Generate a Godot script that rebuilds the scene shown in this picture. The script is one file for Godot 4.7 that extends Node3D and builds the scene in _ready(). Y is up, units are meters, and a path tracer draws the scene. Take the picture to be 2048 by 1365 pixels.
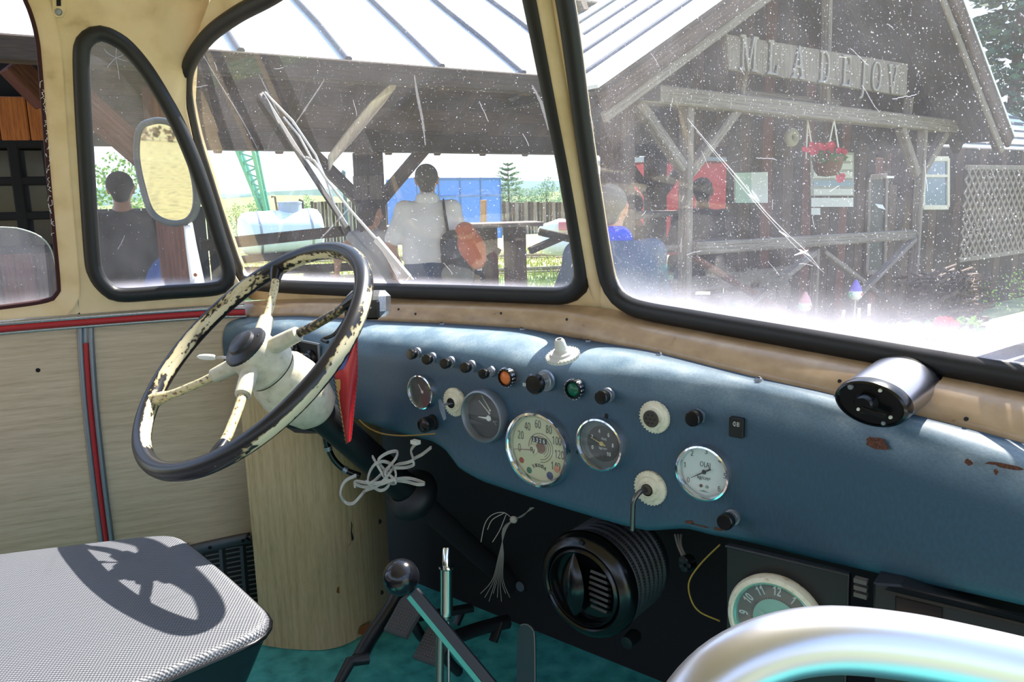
extends Node3D
# A driver's cab of an old coach, looking out over a small narrow-gauge station. Units are metres, y is up, the coach looks towards -z.

const F := 1560.0                       # focal length in pixels of the 2048 x 1365 frame
var eye := Vector3(0, 1.10, 0)
var cam_f: Vector3
var cam_r: Vector3
var cam_u: Vector3
var bases := {}                         # thing -> its base, so that parts can be given in scene coordinates
var taken := {}
var M := {}
var rng := RandomNumberGenerator.new()


# ---------------------------------------------------------------- measuring
func ray(x: float, y: float) -> Vector3:
	return cam_f + cam_r * ((x - 1024.0) / F) - cam_u * ((y - 682.5) / F)


func dep(x: float, y: float, d: float) -> Vector3:
	return eye + ray(x, y) * d


func on(p: Plane, x: float, y: float) -> Vector3:
	var v := ray(x, y)
	return eye + v * ((p.d - p.normal.dot(eye)) / p.normal.dot(v))


func lvl(x: float, y: float, height: float) -> Vector3:
	return on(Plane(Vector3.UP, height), x, y)


func onz(x: float, y: float, z: float) -> Vector3:
	return on(Plane(Vector3.BACK, z), x, y)


func plane3(a: Vector3, b: Vector3, c: Vector3) -> Plane:
	var n := (b - a).cross(c - a).normalized()
	return Plane(n, n.dot(a))


func trace(p: Plane, px: Array) -> PackedVector3Array:
	var out := PackedVector3Array()
	for i in range(0, px.size(), 2):
		out.append(on(p, px[i], px[i + 1]))
	return out


# ---------------------------------------------------------------- mesh builder
class MB:
	var st := SurfaceTool.new()
	var g := 0
	var n := 0

	func _init() -> void:
		st.begin(Mesh.PRIMITIVE_TRIANGLES)

	func v(p: Vector3, uv := Vector2.ZERO) -> void:
		st.set_uv(uv)
		st.add_vertex(p)

	func tri(a: Vector3, b: Vector3, c: Vector3) -> void:
		st.set_smooth_group(-1)
		v(a); v(b); v(c)
		n += 1

	func quad(a: Vector3, b: Vector3, c: Vector3, d: Vector3) -> void:
		tri(a, b, c)
		tri(a, c, d)

	func sgrid(rows: Array, closed := false, uv := Vector2.ONE) -> MB:   # a smooth skin through rows of points
		g += 1
		st.set_smooth_group(g)
		var m: int = rows[0].size()
		for i in rows.size() - 1:
			for j in (m if closed else m - 1):
				var k := (j + 1) % m
				var u0 := float(j) / (m if closed else m - 1) * uv.x
				var u1 := float(j + 1) / (m if closed else m - 1) * uv.x
				var v0 := float(i) / (rows.size() - 1) * uv.y
				var v1 := float(i + 1) / (rows.size() - 1) * uv.y
				v(rows[i][j], Vector2(u0, v0)); v(rows[i][k], Vector2(u1, v0)); v(rows[i + 1][k], Vector2(u1, v1))
				v(rows[i][j], Vector2(u0, v0)); v(rows[i + 1][k], Vector2(u1, v1)); v(rows[i + 1][j], Vector2(u0, v1))
				n += 2
		return self

	func box(c: Vector3, s: Vector3, b := Basis(), e := 0.0) -> MB:      # a box with chamfered edges
		var h := s * 0.5
		if e <= 0.0:
			e = minf(minf(s.x, s.y), s.z) * 0.06
		var p := func(x: int, y: int, z: int, a: int) -> Vector3:
			var q := Vector3(x * (h.x - (0.0 if a == 0 else e)), y * (h.y - (0.0 if a == 1 else e)), z * (h.z - (0.0 if a == 2 else e)))
			return c + b * q
		for s1 in [-1, 1]:
			quad(p.call(s1, -1, -1, 0), p.call(s1, 1 if s1 > 0 else -1, -1 if s1 > 0 else 1, 0), p.call(s1, 1, 1, 0), p.call(s1, -1 if s1 > 0 else 1, 1 if s1 > 0 else -1, 0))
			quad(p.call(-1, s1, -1, 1), p.call(-1 if s1 > 0 else 1, s1, 1 if s1 > 0 else -1, 1), p.call(1, s1, 1, 1), p.call(1 if s1 > 0 else -1, s1, -1 if s1 > 0 else 1, 1))
			quad(p.call(-1, -1, s1, 2), p.call(1 if s1 > 0 else -1, -1 if s1 > 0 else 1, s1, 2), p.call(1, 1, s1, 2), p.call(-1 if s1 > 0 else 1, 1 if s1 > 0 else -1, s1, 2))
			for s2 in [-1, 1]:
				quad(p.call(-1, s1, s2, 1), p.call(1, s1, s2, 1), p.call(1, s1, s2, 2), p.call(-1, s1, s2, 2))
				quad(p.call(s1, -1, s2, 0), p.call(s1, 1, s2, 0), p.call(s1, 1, s2, 2), p.call(s1, -1, s2, 2))
				quad(p.call(s1, s2, -1, 0), p.call(s1, s2, 1, 0), p.call(s1, s2, 1, 1), p.call(s1, s2, -1, 1))
				for s3 in [-1, 1]:
					tri(p.call(s1, s2, s3, 0), p.call(s1, s2, s3, 1), p.call(s1, s2, s3, 2))
		return self

	func bar(a: Vector3, b: Vector3, w: float, h: float, up := Vector3.UP, e := 0.0) -> MB:
		var y := (b - a).normalized()
		if absf(y.dot(up)) > 0.98:
			up = Vector3.RIGHT
		var x := y.cross(up).normalized()
		return box((a + b) * 0.5, Vector3(w, a.distance_to(b), h), Basis(x, y, x.cross(y)), e)

	func tube(path: Array, r, seg := 8, closed := false, caps := true, flat := 1.0, uv := Vector2.ONE) -> MB:
		var rows := []
		var up := Vector3.UP
		var m := path.size()
		for i in m:
			var t: Vector3
			if closed:
				t = path[(i + 1) % m] - path[(i - 1 + m) % m]
			else:
				t = path[mini(i + 1, m - 1)] - path[maxi(i - 1, 0)]
			t = t.normalized()
			if i == 0 and absf(t.dot(up)) > 0.95:
				up = Vector3.RIGHT
			var x := up.cross(t).normalized()
			up = t.cross(x).normalized()
			var rr: float = r[i] if r is Array else r
			var row := PackedVector3Array()
			for k in seg:
				var a := TAU * k / seg
				row.append(path[i] + (x * cos(a) + up * sin(a) * flat) * rr)
			rows.append(row)
		if closed:
			rows.append(rows[0])
		sgrid(rows, true, uv)
		if caps and not closed:
			for e in [0, m - 1]:
				for k in seg:
					tri(path[e], rows[e][k], rows[e][(k + 1) % seg])
		return self

	func lathe(prof: Array, at: Vector3, axis: Vector3, seg := 20, sx := 1.0, sy := 1.0, side := Vector3.ZERO) -> MB:   # prof: Vector2(radius, along the axis)
		axis = axis.normalized()
		var x := side if side != Vector3.ZERO else (Vector3.UP if absf(axis.y) < 0.9 else Vector3.RIGHT)
		x = (x - axis * x.dot(axis)).normalized()
		var y := axis.cross(x)
		var rows := []
		for q in prof:
			var row := PackedVector3Array()
			for k in seg:
				var a := TAU * k / seg
				row.append(at + axis * q.y + (x * cos(a) * sx + y * sin(a) * sy) * q.x)
			rows.append(row)
		var from := 0
		for i in range(1, prof.size()):
			var last := i == prof.size() - 1
			var bend := false
			if not last:
				var d0: Vector2 = (prof[i] - prof[i - 1]).normalized()
				var d1: Vector2 = (prof[i + 1] - prof[i]).normalized()
				bend = d0.dot(d1) < 0.8
			if last or bend:
				sgrid(rows.slice(from, i + 1), true)
				from = i
		return self

	func ball(c: Vector3, r: Vector3, seg := 16, b := Basis()) -> MB:
		var rows := []
		for i in seg / 2 + 1:
			var th := PI * i / (seg / 2)
			var row := PackedVector3Array()
			for k in seg:
				var a := TAU * k / seg
				row.append(c + b * (Vector3(sin(th) * cos(a), cos(th), sin(th) * sin(a)) * r))
			rows.append(row)
		return sgrid(rows, true)

	func fan(p: PackedVector3Array) -> MB:                               # a flat polygon, convex or not
		var nn := Vector3.ZERO
		for i in p.size():
			nn += (p[i] - p[0]).cross(p[(i + 1) % p.size()] - p[0])
		nn = nn.normalized()
		var x := (p[1] - p[0]).normalized()
		x = (x - nn * x.dot(nn)).normalized()
		var y := nn.cross(x)
		var q := PackedVector2Array()
		for a in p:
			q.append(Vector2((a - p[0]).dot(x), (a - p[0]).dot(y)))
		var t := Geometry2D.triangulate_polygon(q)
		for i in range(0, t.size(), 3):
			tri(p[t[i]], p[t[i + 1]], p[t[i + 2]])
		return self

	func slab(p: PackedVector3Array, thick: Vector3, e := 0.0) -> MB:     # a polygon with thickness, its front edge chamfered by e
		var q := PackedVector3Array()
		for a in p:
			q.append(a + thick)
		fan(q)
		var f := p
		if e > 0.0:
			f = PackedVector3Array()
			var c := Vector3.ZERO
			for a in p:
				c += a
			c /= p.size()
			var d := thick.normalized() * e
			for i in p.size():
				f.append(p[i] + d)
			var t := PackedVector3Array()
			for a in p:
				t.append(a + (c - a).normalized() * e)
			fan(t)
			for i in p.size():
				var k := (i + 1) % p.size()
				quad(t[i], t[k], f[k], f[i])
		else:
			fan(p)
		for i in p.size():
			var k := (i + 1) % p.size()
			quad(f[i], f[k], q[k], q[i])
		return self

	func words(s: String, font: Font, height: float, at: Vector3, x: Vector3, y: Vector3, thick := 0.0004, slim := 1.0) -> MB:   # raised lettering, centred on a point
		var t := TextMesh.new()
		t.text = s
		t.font = font
		t.font_size = 32
		t.pixel_size = height / 23.0
		t.depth = thick
		t.curve_step = 2.0
		var zz := x.cross(y).normalized()
		st.append_from(t, 0, Transform3D(Basis(x.normalized() * slim, y.normalized(), zz), at))
		n += 100
		return self

	func mesh() -> ArrayMesh:
		st.generate_normals()
		return st.commit()


func loopc(p: PackedVector3Array, count: int) -> PackedVector3Array:      # a smooth closed curve through points, in equal steps
	var dense := PackedVector3Array()
	var m := p.size()
	for i in m:
		for k in 12:
			dense.append(p[i].cubic_interpolate(p[(i + 1) % m], p[(i - 1 + m) % m], p[(i + 2) % m], k / 12.0))
	dense.append(dense[0])
	return steps(dense, count, true)


func linec(p: PackedVector3Array, count: int) -> PackedVector3Array:      # a smooth open curve through points
	var dense := PackedVector3Array()
	var m := p.size()
	for i in m - 1:
		for k in 12:
			dense.append(p[i].cubic_interpolate(p[i + 1], p[maxi(i - 1, 0)], p[mini(i + 2, m - 1)], k / 12.0))
	dense.append(p[m - 1])
	return steps(dense, count, false)


func steps(dense: PackedVector3Array, count: int, closed: bool) -> PackedVector3Array:
	var total := 0.0
	for i in dense.size() - 1:
		total += dense[i].distance_to(dense[i + 1])
	var out := PackedVector3Array()
	var step := total / (count if closed else count - 1)
	var run := 0.0
	var want := 0.0
	for i in dense.size() - 1:
		var l := dense[i].distance_to(dense[i + 1])
		while want <= run + l + 1e-7 and out.size() < count:
			out.append(dense[i].lerp(dense[i + 1], clampf((want - run) / maxf(l, 1e-9), 0, 1)))
			want += step
		run += l
	while out.size() < count:
		out.append(dense[dense.size() - 1])
	return out


func outset(p: PackedVector3Array, nn: Vector3, d: float, lift := 0.0) -> PackedVector3Array:    # a closed loop moved sideways in its plane
	var out := PackedVector3Array()
	var c := Vector3.ZERO
	for a in p:
		c += a / p.size()
	for i in p.size():
		var t := (p[(i + 1) % p.size()] - p[(i - 1 + p.size()) % p.size()]).normalized()
		var s := t.cross(nn).normalized()
		if s.dot(p[i] - c) < 0:
			s = -s
		out.append(p[i] + s * d + nn * lift)
	return out


func band(p: PackedVector3Array, nn: Vector3, prof: Array) -> MB:         # a profile of (sideways, lift) swept round a closed loop
	var mb := MB.new()
	var rows := []
	for q in prof:
		var r := outset(p, nn, q.x, q.y)
		r.append(r[0])
		rows.append(r)
	mb.sgrid(rows)
	return mb


# ---------------------------------------------------------------- naming and adding
func numbered(called: String) -> String:
	taken[called] = taken.get(called, -1) + 1
	return called if taken[called] == 0 else "%s_%03d" % [called, taken[called]]


func tag(o: Node, label: String, category: String, group := "") -> Node:
	o.set_meta("label", label)
	o.set_meta("category", category)
	if group:
		o.set_meta("group", group)
	return o


func thing(called: String, label: String, category: String, at: Vector3, group := "") -> Node3D:
	var o := Node3D.new()
	o.name = numbered(called)
	add_child(o, true)
	o.position = at
	bases[o] = at
	tag(o, label, category, group)
	return o


func obj(called: String, mb: MB, m: Material, parent: Node = null) -> MeshInstance3D:
	return put(called, mb.mesh(), m, parent)


func put(called: String, mesh: Mesh, m: Material, parent: Node = null) -> MeshInstance3D:
	var o := MeshInstance3D.new()
	o.mesh = mesh
	o.material_override = m
	if parent == null:
		o.name = numbered(called)
		add_child(o, true)
	else:
		var k := 0
		o.name = called
		while parent.has_node(NodePath(o.name)):
			k += 1
			o.name = "%s_%03d" % [called, k]
		parent.add_child(o, true)
		if bases.has(parent):
			o.position = -bases[parent]
	return o


func struct(called: String, mb: MB, m: Material) -> MeshInstance3D:
	var o := obj(called, mb, m)
	o.set_meta("kind", "structure")
	return o


func beam(called: String, a: Vector3, b: Vector3, w: float, d: float, m: Material, parent: Node, up := Vector3.UP, e := 0.008) -> MeshInstance3D:   # timber: its own y axis runs along it, so its grain does too
	var y := (b - a).normalized()
	if absf(y.dot(up)) > 0.98:
		up = Vector3.BACK
	var x := y.cross(up).normalized()
	var o := obj(called, MB.new().box(Vector3.ZERO, Vector3(w, a.distance_to(b), d), Basis(), e), m, parent)
	var from: Vector3 = bases[parent] if parent and bases.has(parent) else Vector3.ZERO
	o.transform = Transform3D(Basis(x, y, x.cross(y)), (a + b) * 0.5 - from)
	return o


func again(o: Node3D, at: Vector3, label := "") -> Node3D:                # a copy of a thing with its parts
	var c: Node3D = o.duplicate()
	c.name = numbered(String(o.name).rstrip("0123456789").trim_suffix("_"))
	add_child(c, true)
	c.position = at
	if label:
		c.set_meta("label", label)
	return c


# ---------------------------------------------------------------- materials
func noise(sd: int, freq: float, w: int, h: int, oct := 4, kind := FastNoiseLite.TYPE_SIMPLEX_SMOOTH) -> Image:
	var f := FastNoiseLite.new()
	f.seed = sd
	f.noise_type = kind
	f.frequency = freq
	f.fractal_octaves = oct
	var im := f.get_seamless_image(w, h)
	im.convert(Image.FORMAT_L8)
	return im


func grain(sd: int, along_y: bool, fine := 0.05) -> Image:                # streaks: noise squeezed one way
	var im := noise(sd, fine, 512, 64, 4)
	im.resize(512, 512, Image.INTERPOLATE_CUBIC)
	var k := noise(sd + 7, fine * 3.0, 512, 128, 3)
	k.resize(512, 512, Image.INTERPOLATE_CUBIC)
	var a := im.get_data()
	var b := k.get_data()
	for i in a.size():
		a[i] = (a[i] * 3 + b[i] * 2) / 5
	im = Image.create_from_data(512, 512, false, Image.FORMAT_L8, a)
	if not along_y:
		im.rotate_90(CLOCKWISE)
	return im


func ramp(im: Image, stops: Array) -> ImageTexture:                       # grey to colour: stops of [place, colour]
	var lut := PackedByteArray()
	for i in 256:
		var t := i / 255.0
		var c: Color = stops[0][1]
		for k in stops.size() - 1:
			if t >= stops[k][0]:
				c = stops[k][1].lerp(stops[k + 1][1], clampf((t - stops[k][0]) / maxf(stops[k + 1][0] - stops[k][0], 1e-4), 0, 1))
		lut.append(int(c.r8)); lut.append(int(c.g8)); lut.append(int(c.b8))
	var src := im.get_data()
	var out := PackedByteArray()
	out.resize(src.size() * 3)
	for i in src.size():
		var s := src[i] * 3
		out[i * 3] = lut[s]; out[i * 3 + 1] = lut[s + 1]; out[i * 3 + 2] = lut[s + 2]
	return ImageTexture.create_from_image(Image.create_from_data(im.get_width(), im.get_height(), false, Image.FORMAT_RGB8, out))


func hex(s: String) -> Color:
	return Color.html(s)


func mat(c: String, rough := 0.7, metal := 0.0, spec := 0.5) -> StandardMaterial3D:
	var m := StandardMaterial3D.new()
	m.albedo_color = Color.html(c)
	m.roughness = rough
	m.metallic = metal
	m.metallic_specular = spec
	return m


func tri_mat(im: Image, stops: Array, scale: Vector3, rough := 0.7, bump := 0.0, world := false) -> StandardMaterial3D:
	var m := StandardMaterial3D.new()
	m.albedo_texture = ramp(im, stops)
	m.roughness = rough
	m.uv1_triplanar = true
	m.uv1_world_triplanar = world
	m.uv1_triplanar_sharpness = 4.0
	m.uv1_scale = scale
	if bump > 0.0:
		m.heightmap_enabled = true
		m.heightmap_texture = ImageTexture.create_from_image(im)
		m.heightmap_scale = bump
	return m


func make_materials() -> void:
	var blot := noise(3, 0.012, 512, 512, 5)
	var fine := noise(5, 0.08, 512, 512, 4)
	var gv := grain(11, true)
	var gh := grain(23, false, 0.04)
	M.cream = tri_mat(blot, [[0.0, hex("b0956a")], [0.18, hex("d3ba8e")], [0.5, hex("e2caa0")], [1.0, hex("e9d5b0")]], Vector3(1.3, 1.3, 1.3), 0.42)
	M.sill = tri_mat(noise(31, 0.02, 512, 512, 5), [[0.0, hex("4a2f1e")], [0.06, hex("7a5a3c")], [0.13, hex("a88d70")], [0.6, hex("b69b7c")], [1.0, hex("c2a98c")]], Vector3(1.6, 3.2, 1.6), 0.3, 0.02)
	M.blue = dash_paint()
	M.lam_h = tri_mat(gh, [[0.0, hex("a08b70")], [0.35, hex("bda78d")], [0.6, hex("c9b39a")], [1.0, hex("d4c2aa")]], Vector3(1.3, 3.4, 1.3), 0.5)
	M.lam_v = tri_mat(gv, [[0.0, hex("8f7a56")], [0.35, hex("ab946c")], [0.6, hex("b79f79")], [1.0, hex("c4ad88")]], Vector3(3.2, 1.2, 3.2), 0.45)
	M.floor = tri_mat(blot, [[0.0, hex("2c7876")], [0.4, hex("3f9f9c")], [0.7, hex("4eb2ad")], [1.0, hex("66c0ba")]], Vector3(2.2, 2.2, 2.2), 0.5)
	M.rubber = mat("16171a", 0.5)
	M.black = mat("0d0d0f", 0.6)
	M.gloss = mat("0b0c0e", 0.22)
	M.dark = mat("131214", 0.9)
	M.steel_black = mat("121316", 0.4)
	M.chrome = mat("d9dbe0", 0.1, 1.0)
	M.alu = tri_mat(fine, [[0.0, hex("9a9ca2")], [1.0, hex("c2c4ca")]], Vector3(4, 4, 4), 0.32)
	M.alu.metallic = 0.9
	M.zinc = mat("8f949c", 0.45, 0.8)
	M.ivory = tri_mat(blot, [[0.0, hex("a2967a")], [0.3, hex("d8d0b8")], [1.0, hex("e6dfca")]], Vector3(9, 9, 9), 0.45)
	M.red = mat("a81e26", 0.45)
	M.white = mat("e6e6e2", 0.5)
	M.offwhite = mat("d5d1c4", 0.6)
	M.glass = mat("ffffff0e", 0.02)
	M.glass.transparency = BaseMaterial3D.TRANSPARENCY_ALPHA
	M.wood = tri_mat(gv, [[0.0, hex("4c423b")], [0.4, hex("73675e")], [0.65, hex("85796f")], [1.0, hex("a0958b")]], Vector3(2.4, 0.7, 2.4), 0.85, 0.08)
	M.wood_brown = tri_mat(gv, [[0.0, hex("2a1d16")], [0.45, hex("493529")], [0.7, hex("5a4335")], [1.0, hex("6f5747")]], Vector3(2.2, 0.7, 2.2), 0.8, 0.06)
	M.wood_dark = tri_mat(gv, [[0.0, hex("1c1512")], [0.5, hex("33271f")], [1.0, hex("47392f")]], Vector3(2.2, 0.7, 2.2), 0.85, 0.06)
	M.wood_red = tri_mat(gv, [[0.0, hex("3c2018")], [0.5, hex("64392c")], [1.0, hex("7c5040")]], Vector3(2.2, 0.7, 2.2), 0.8, 0.05)
	M.wood_pine = tri_mat(gv, [[0.0, hex("7b3f16")], [0.45, hex("a85e26")], [1.0, hex("c47c3a")]], Vector3(2.2, 0.7, 2.2), 0.6, 0.04)
	M.wood_pale = tri_mat(gv, [[0.0, hex("a39887")], [0.5, hex("c3b8a8")], [1.0, hex("d8cfc2")]], Vector3(2.2, 0.7, 2.2), 0.8, 0.05)
	M.roof = mat("dfe4ec", 0.5)
	M.roof_rib = mat("4b4f57", 0.6)
	M.grass = tri_mat(blot, [[0.0, hex("55683f")], [0.4, hex("74875a")], [0.7, hex("8f9a6c")], [1.0, hex("aaab80")]], Vector3(0.35, 0.35, 0.35), 0.95, 0.0, true)
	M.straw = tri_mat(noise(77, 0.02, 512, 512, 5), [[0.0, hex("8c8a48")], [0.4, hex("b5ae6a")], [1.0, hex("d3cb92")]], Vector3(0.12, 0.12, 0.12), 0.95, 0.0, true)
	M.gravel = tri_mat(noise(61, 0.15, 512, 512, 3), [[0.0, hex("5f5a54")], [0.5, hex("837c74")], [1.0, hex("a59e95")]], Vector3(0.9, 0.9, 0.9), 0.95, 0.3, true)
	M.leaf = mat("3d5f2b", 0.7)
	M.leaf.backlight_enabled = true
	M.leaf.backlight = Color(0.35, 0.5, 0.2)
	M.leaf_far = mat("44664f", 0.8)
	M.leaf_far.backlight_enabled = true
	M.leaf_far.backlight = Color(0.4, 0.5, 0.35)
	M.needle = mat("37573f", 0.8)
	M.bark = mat("4a3c30", 0.9)
	M.teal_steel = mat("2c8a82", 0.5)
	M.tank = mat("c9d8ee", 0.45)
	M.container = mat("3f78cc", 0.55)
	M.container_edge = mat("34629f", 0.55)
	M.skin = mat("c58f73", 0.55)
	M.skin.subsurf_scatter_enabled = true
	M.skin.subsurf_scatter_strength = 0.1
	M.hair_grey = mat("4c4a48", 0.7)
	M.hair_brown = mat("3a2820", 0.6)
	M.shirt = mat("fbfaff", 0.8)
	M.jeans = tri_mat(fine, [[0.0, hex("2d466a")], [1.0, hex("4a6791")]], Vector3(5, 5, 5), 0.85)
	M.orange = mat("d8672a", 0.7)
	M.blackcloth = mat("1d1d20", 0.85)
	M.navy = mat("26344a", 0.85)
	M.jacket = mat("4d5a6e", 0.8)
	M.bluecloth = mat("2a49c9", 0.7)
	M.brown = mat("4a342a", 0.85)
	M.greytop = mat("b9b8be", 0.8)
	M.pink = mat("e2707f", 0.6)
	M.flower = mat("d23144", 0.6)
	M.flower.backlight_enabled = true
	M.flower.backlight = Color(0.5, 0.12, 0.15)
	M.wagon = mat("b3262e", 0.55)
	M.paper = mat("d7d9d6", 0.8)
	M.paper_green = mat("a9c0b0", 0.8)
	M.rail = mat("6d5f55", 0.4, 0.5)
	M.stone = mat("b8b1a6", 0.9)
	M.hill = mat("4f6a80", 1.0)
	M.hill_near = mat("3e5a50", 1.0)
	M.field = mat("6d7a48", 1.0)
	M.glow_orange = mat("d9743a", 0.25)
	M.glow_green = mat("0f5a44", 0.2)


func dash_paint() -> StandardMaterial3D:                                  # hammered blue paint; v runs from the back edge over the crest, where chalking and sunlit white are painted in, to the lower lip
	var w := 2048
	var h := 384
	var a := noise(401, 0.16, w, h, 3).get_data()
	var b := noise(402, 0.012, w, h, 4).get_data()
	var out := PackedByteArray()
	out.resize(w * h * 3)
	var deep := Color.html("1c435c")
	var sunlit_chalk := Color.html("92a0a8")  # chalked paint, whitened further to carry the sun on the crest
	var teal := Color.html("1f5c66")  # turquoise glow from the floor, painted on the lower face and lip
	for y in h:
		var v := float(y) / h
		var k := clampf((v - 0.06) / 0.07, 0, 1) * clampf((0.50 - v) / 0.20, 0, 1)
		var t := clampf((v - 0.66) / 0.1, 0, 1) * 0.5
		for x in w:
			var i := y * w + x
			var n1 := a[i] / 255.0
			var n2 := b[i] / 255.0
			var c := deep.lerp(teal, t).lerp(sunlit_chalk, k * (0.35 + 0.6 * n2)) * (0.88 + 0.24 * n1)
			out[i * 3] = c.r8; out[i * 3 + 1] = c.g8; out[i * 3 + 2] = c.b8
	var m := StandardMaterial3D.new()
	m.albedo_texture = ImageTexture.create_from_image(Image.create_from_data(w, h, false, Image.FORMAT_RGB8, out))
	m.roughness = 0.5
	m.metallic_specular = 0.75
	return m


func set_camera_sky_sun() -> void:
	var yaw := deg_to_rad(39.0)
	var pitch := deg_to_rad(10.2)
	var roll := deg_to_rad(1.5)
	cam_f = Vector3(-sin(yaw) * cos(pitch), -sin(pitch), -cos(yaw) * cos(pitch))
	var r0 := Vector3(cos(yaw), 0, -sin(yaw))
	var u0 := r0.cross(cam_f)
	cam_r = r0 * cos(roll) - u0 * sin(roll)
	cam_u = u0 * cos(roll) + r0 * sin(roll)
	var cam := Camera3D.new()
	cam.name = "camera"
	cam.fov = rad_to_deg(2.0 * atan(682.5 / F))
	cam.near = 0.02
	cam.far = 4000.0
	cam.transform = Transform3D(Basis(cam_r, cam_u, -cam_f), eye)
	add_child(cam)
	cam.current = true
	var sky_mat := ProceduralSkyMaterial.new()
	sky_mat.sky_top_color = Color(0.62, 0.74, 0.92)
	sky_mat.sky_horizon_color = Color(0.93, 0.96, 1.0)
	sky_mat.sky_curve = 0.12
	sky_mat.sky_energy_multiplier = 1.55
	sky_mat.ground_bottom_color = Color(0.35, 0.36, 0.3)
	sky_mat.ground_horizon_color = Color(0.75, 0.8, 0.8)
	sky_mat.ground_energy_multiplier = 0.8
	sky_mat.sun_angle_max = 1.0
	var sky := Sky.new()
	sky.sky_material = sky_mat
	var env := Environment.new()
	env.background_mode = Environment.BG_SKY
	env.sky = sky
	env.tonemap_mode = Environment.TONE_MAPPER_LINEAR
	env.tonemap_exposure = 1.0
	env.sdfgi_enabled = true
	env.ssao_enabled = true
	env.ssil_enabled = true
	var we := WorldEnvironment.new()
	we.name = "world"
	we.environment = env
	add_child(we)
	var sun := DirectionalLight3D.new()
	sun.name = "sun"
	sun.light_energy = 5.7
	sun.light_color = Color(1.0, 0.97, 0.92)
	sun.light_angular_distance = 0.6
	sun.shadow_enabled = true
	var towards := Vector3(0.010, 0.802, -0.597).normalized()
	sun.transform = Transform3D(Basis.looking_at(-towards, Vector3.RIGHT), towards * 50.0)
	add_child(sun)


func _ready() -> void:
	rng.seed = 7
	set_camera_sky_sun()
	make_materials()
	build_shell()
	build_dash()
	build_wheel()
	build_under_dash()
	build_seat_and_rail()
	build_outside()


# ---------------------------------------------------------------- the coach body
var pane_l: Plane                       # left half of the windscreen
var pane_r: Plane
var side: Plane                         # left wall above the rail, leaning in
var side_low: Plane                     # left wall below the rail
const TAN_RAKE := 0.268
const RUB := [Vector2(-0.001, -0.004), Vector2(0.0005, 0.008), Vector2(0.006, 0.014), Vector2(0.014, 0.0165), Vector2(0.023, 0.0155), Vector2(0.030, 0.011), Vector2(0.035, 0.003), Vector2(0.035, -0.006)]


func towards_eye(p: Plane) -> Plane:
	return p if p.distance_to(eye) > 0 else Plane(-p.normal, -p.d)


func shell_ring(p: Plane, hole: PackedVector3Array, outer_px: Array, thick: float) -> MB:    # a sheet with an opening, thick enough to stop the sun
	var o := trace(p, outer_px)
	var c := Vector3.ZERO
	for a in hole:
		c += a / hole.size()
	var x := (o[1] - o[0]).normalized()
	var y := p.normal.cross(x)
	var edge := PackedVector3Array()
	for h in hole:
		var d := Vector2((h - c).dot(x), (h - c).dot(y))
		var best := 1e9
		for i in o.size():
			var a := Vector2((o[i] - c).dot(x), (o[i] - c).dot(y))
			var b := Vector2((o[(i + 1) % o.size()] - c).dot(x), (o[(i + 1) % o.size()] - c).dot(y))
			var e := b - a
			var den := d.x * e.y - d.y * e.x
			if absf(den) < 1e-9:
				continue
			var t := (a.x * e.y - a.y * e.x) / den
			var s := (a.x * d.y - a.y * d.x) / den
			if t > 0 and s >= -0.001 and s <= 1.001:
				best = minf(best, t)
		edge.append(h + (c - h) + x * d.x * best + y * d.y * best)
	var mb := MB.new()
	var f := []
	for k in [0.0, 0.12, 0.5, 1.0]:
		var r := PackedVector3Array()
		for i in hole.size():
			r.append(hole[i].lerp(edge[i], k) + p.normal * (0.004 * (1.0 - k) if k < 0.2 else 0.0))
		r.append(r[0])
		f.append(r)
	mb.sgrid(f)
	var hb := PackedVector3Array()
	var eb := PackedVector3Array()
	for i in hole.size() + 1:
		hb.append(f[0][i] - p.normal * thick)
		eb.append(f[3][i] - p.normal * thick)
	mb.sgrid([f[0], hb])
	mb.sgrid([hb, eb])
	mb.sgrid([eb, f[3]])
	return mb


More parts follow.
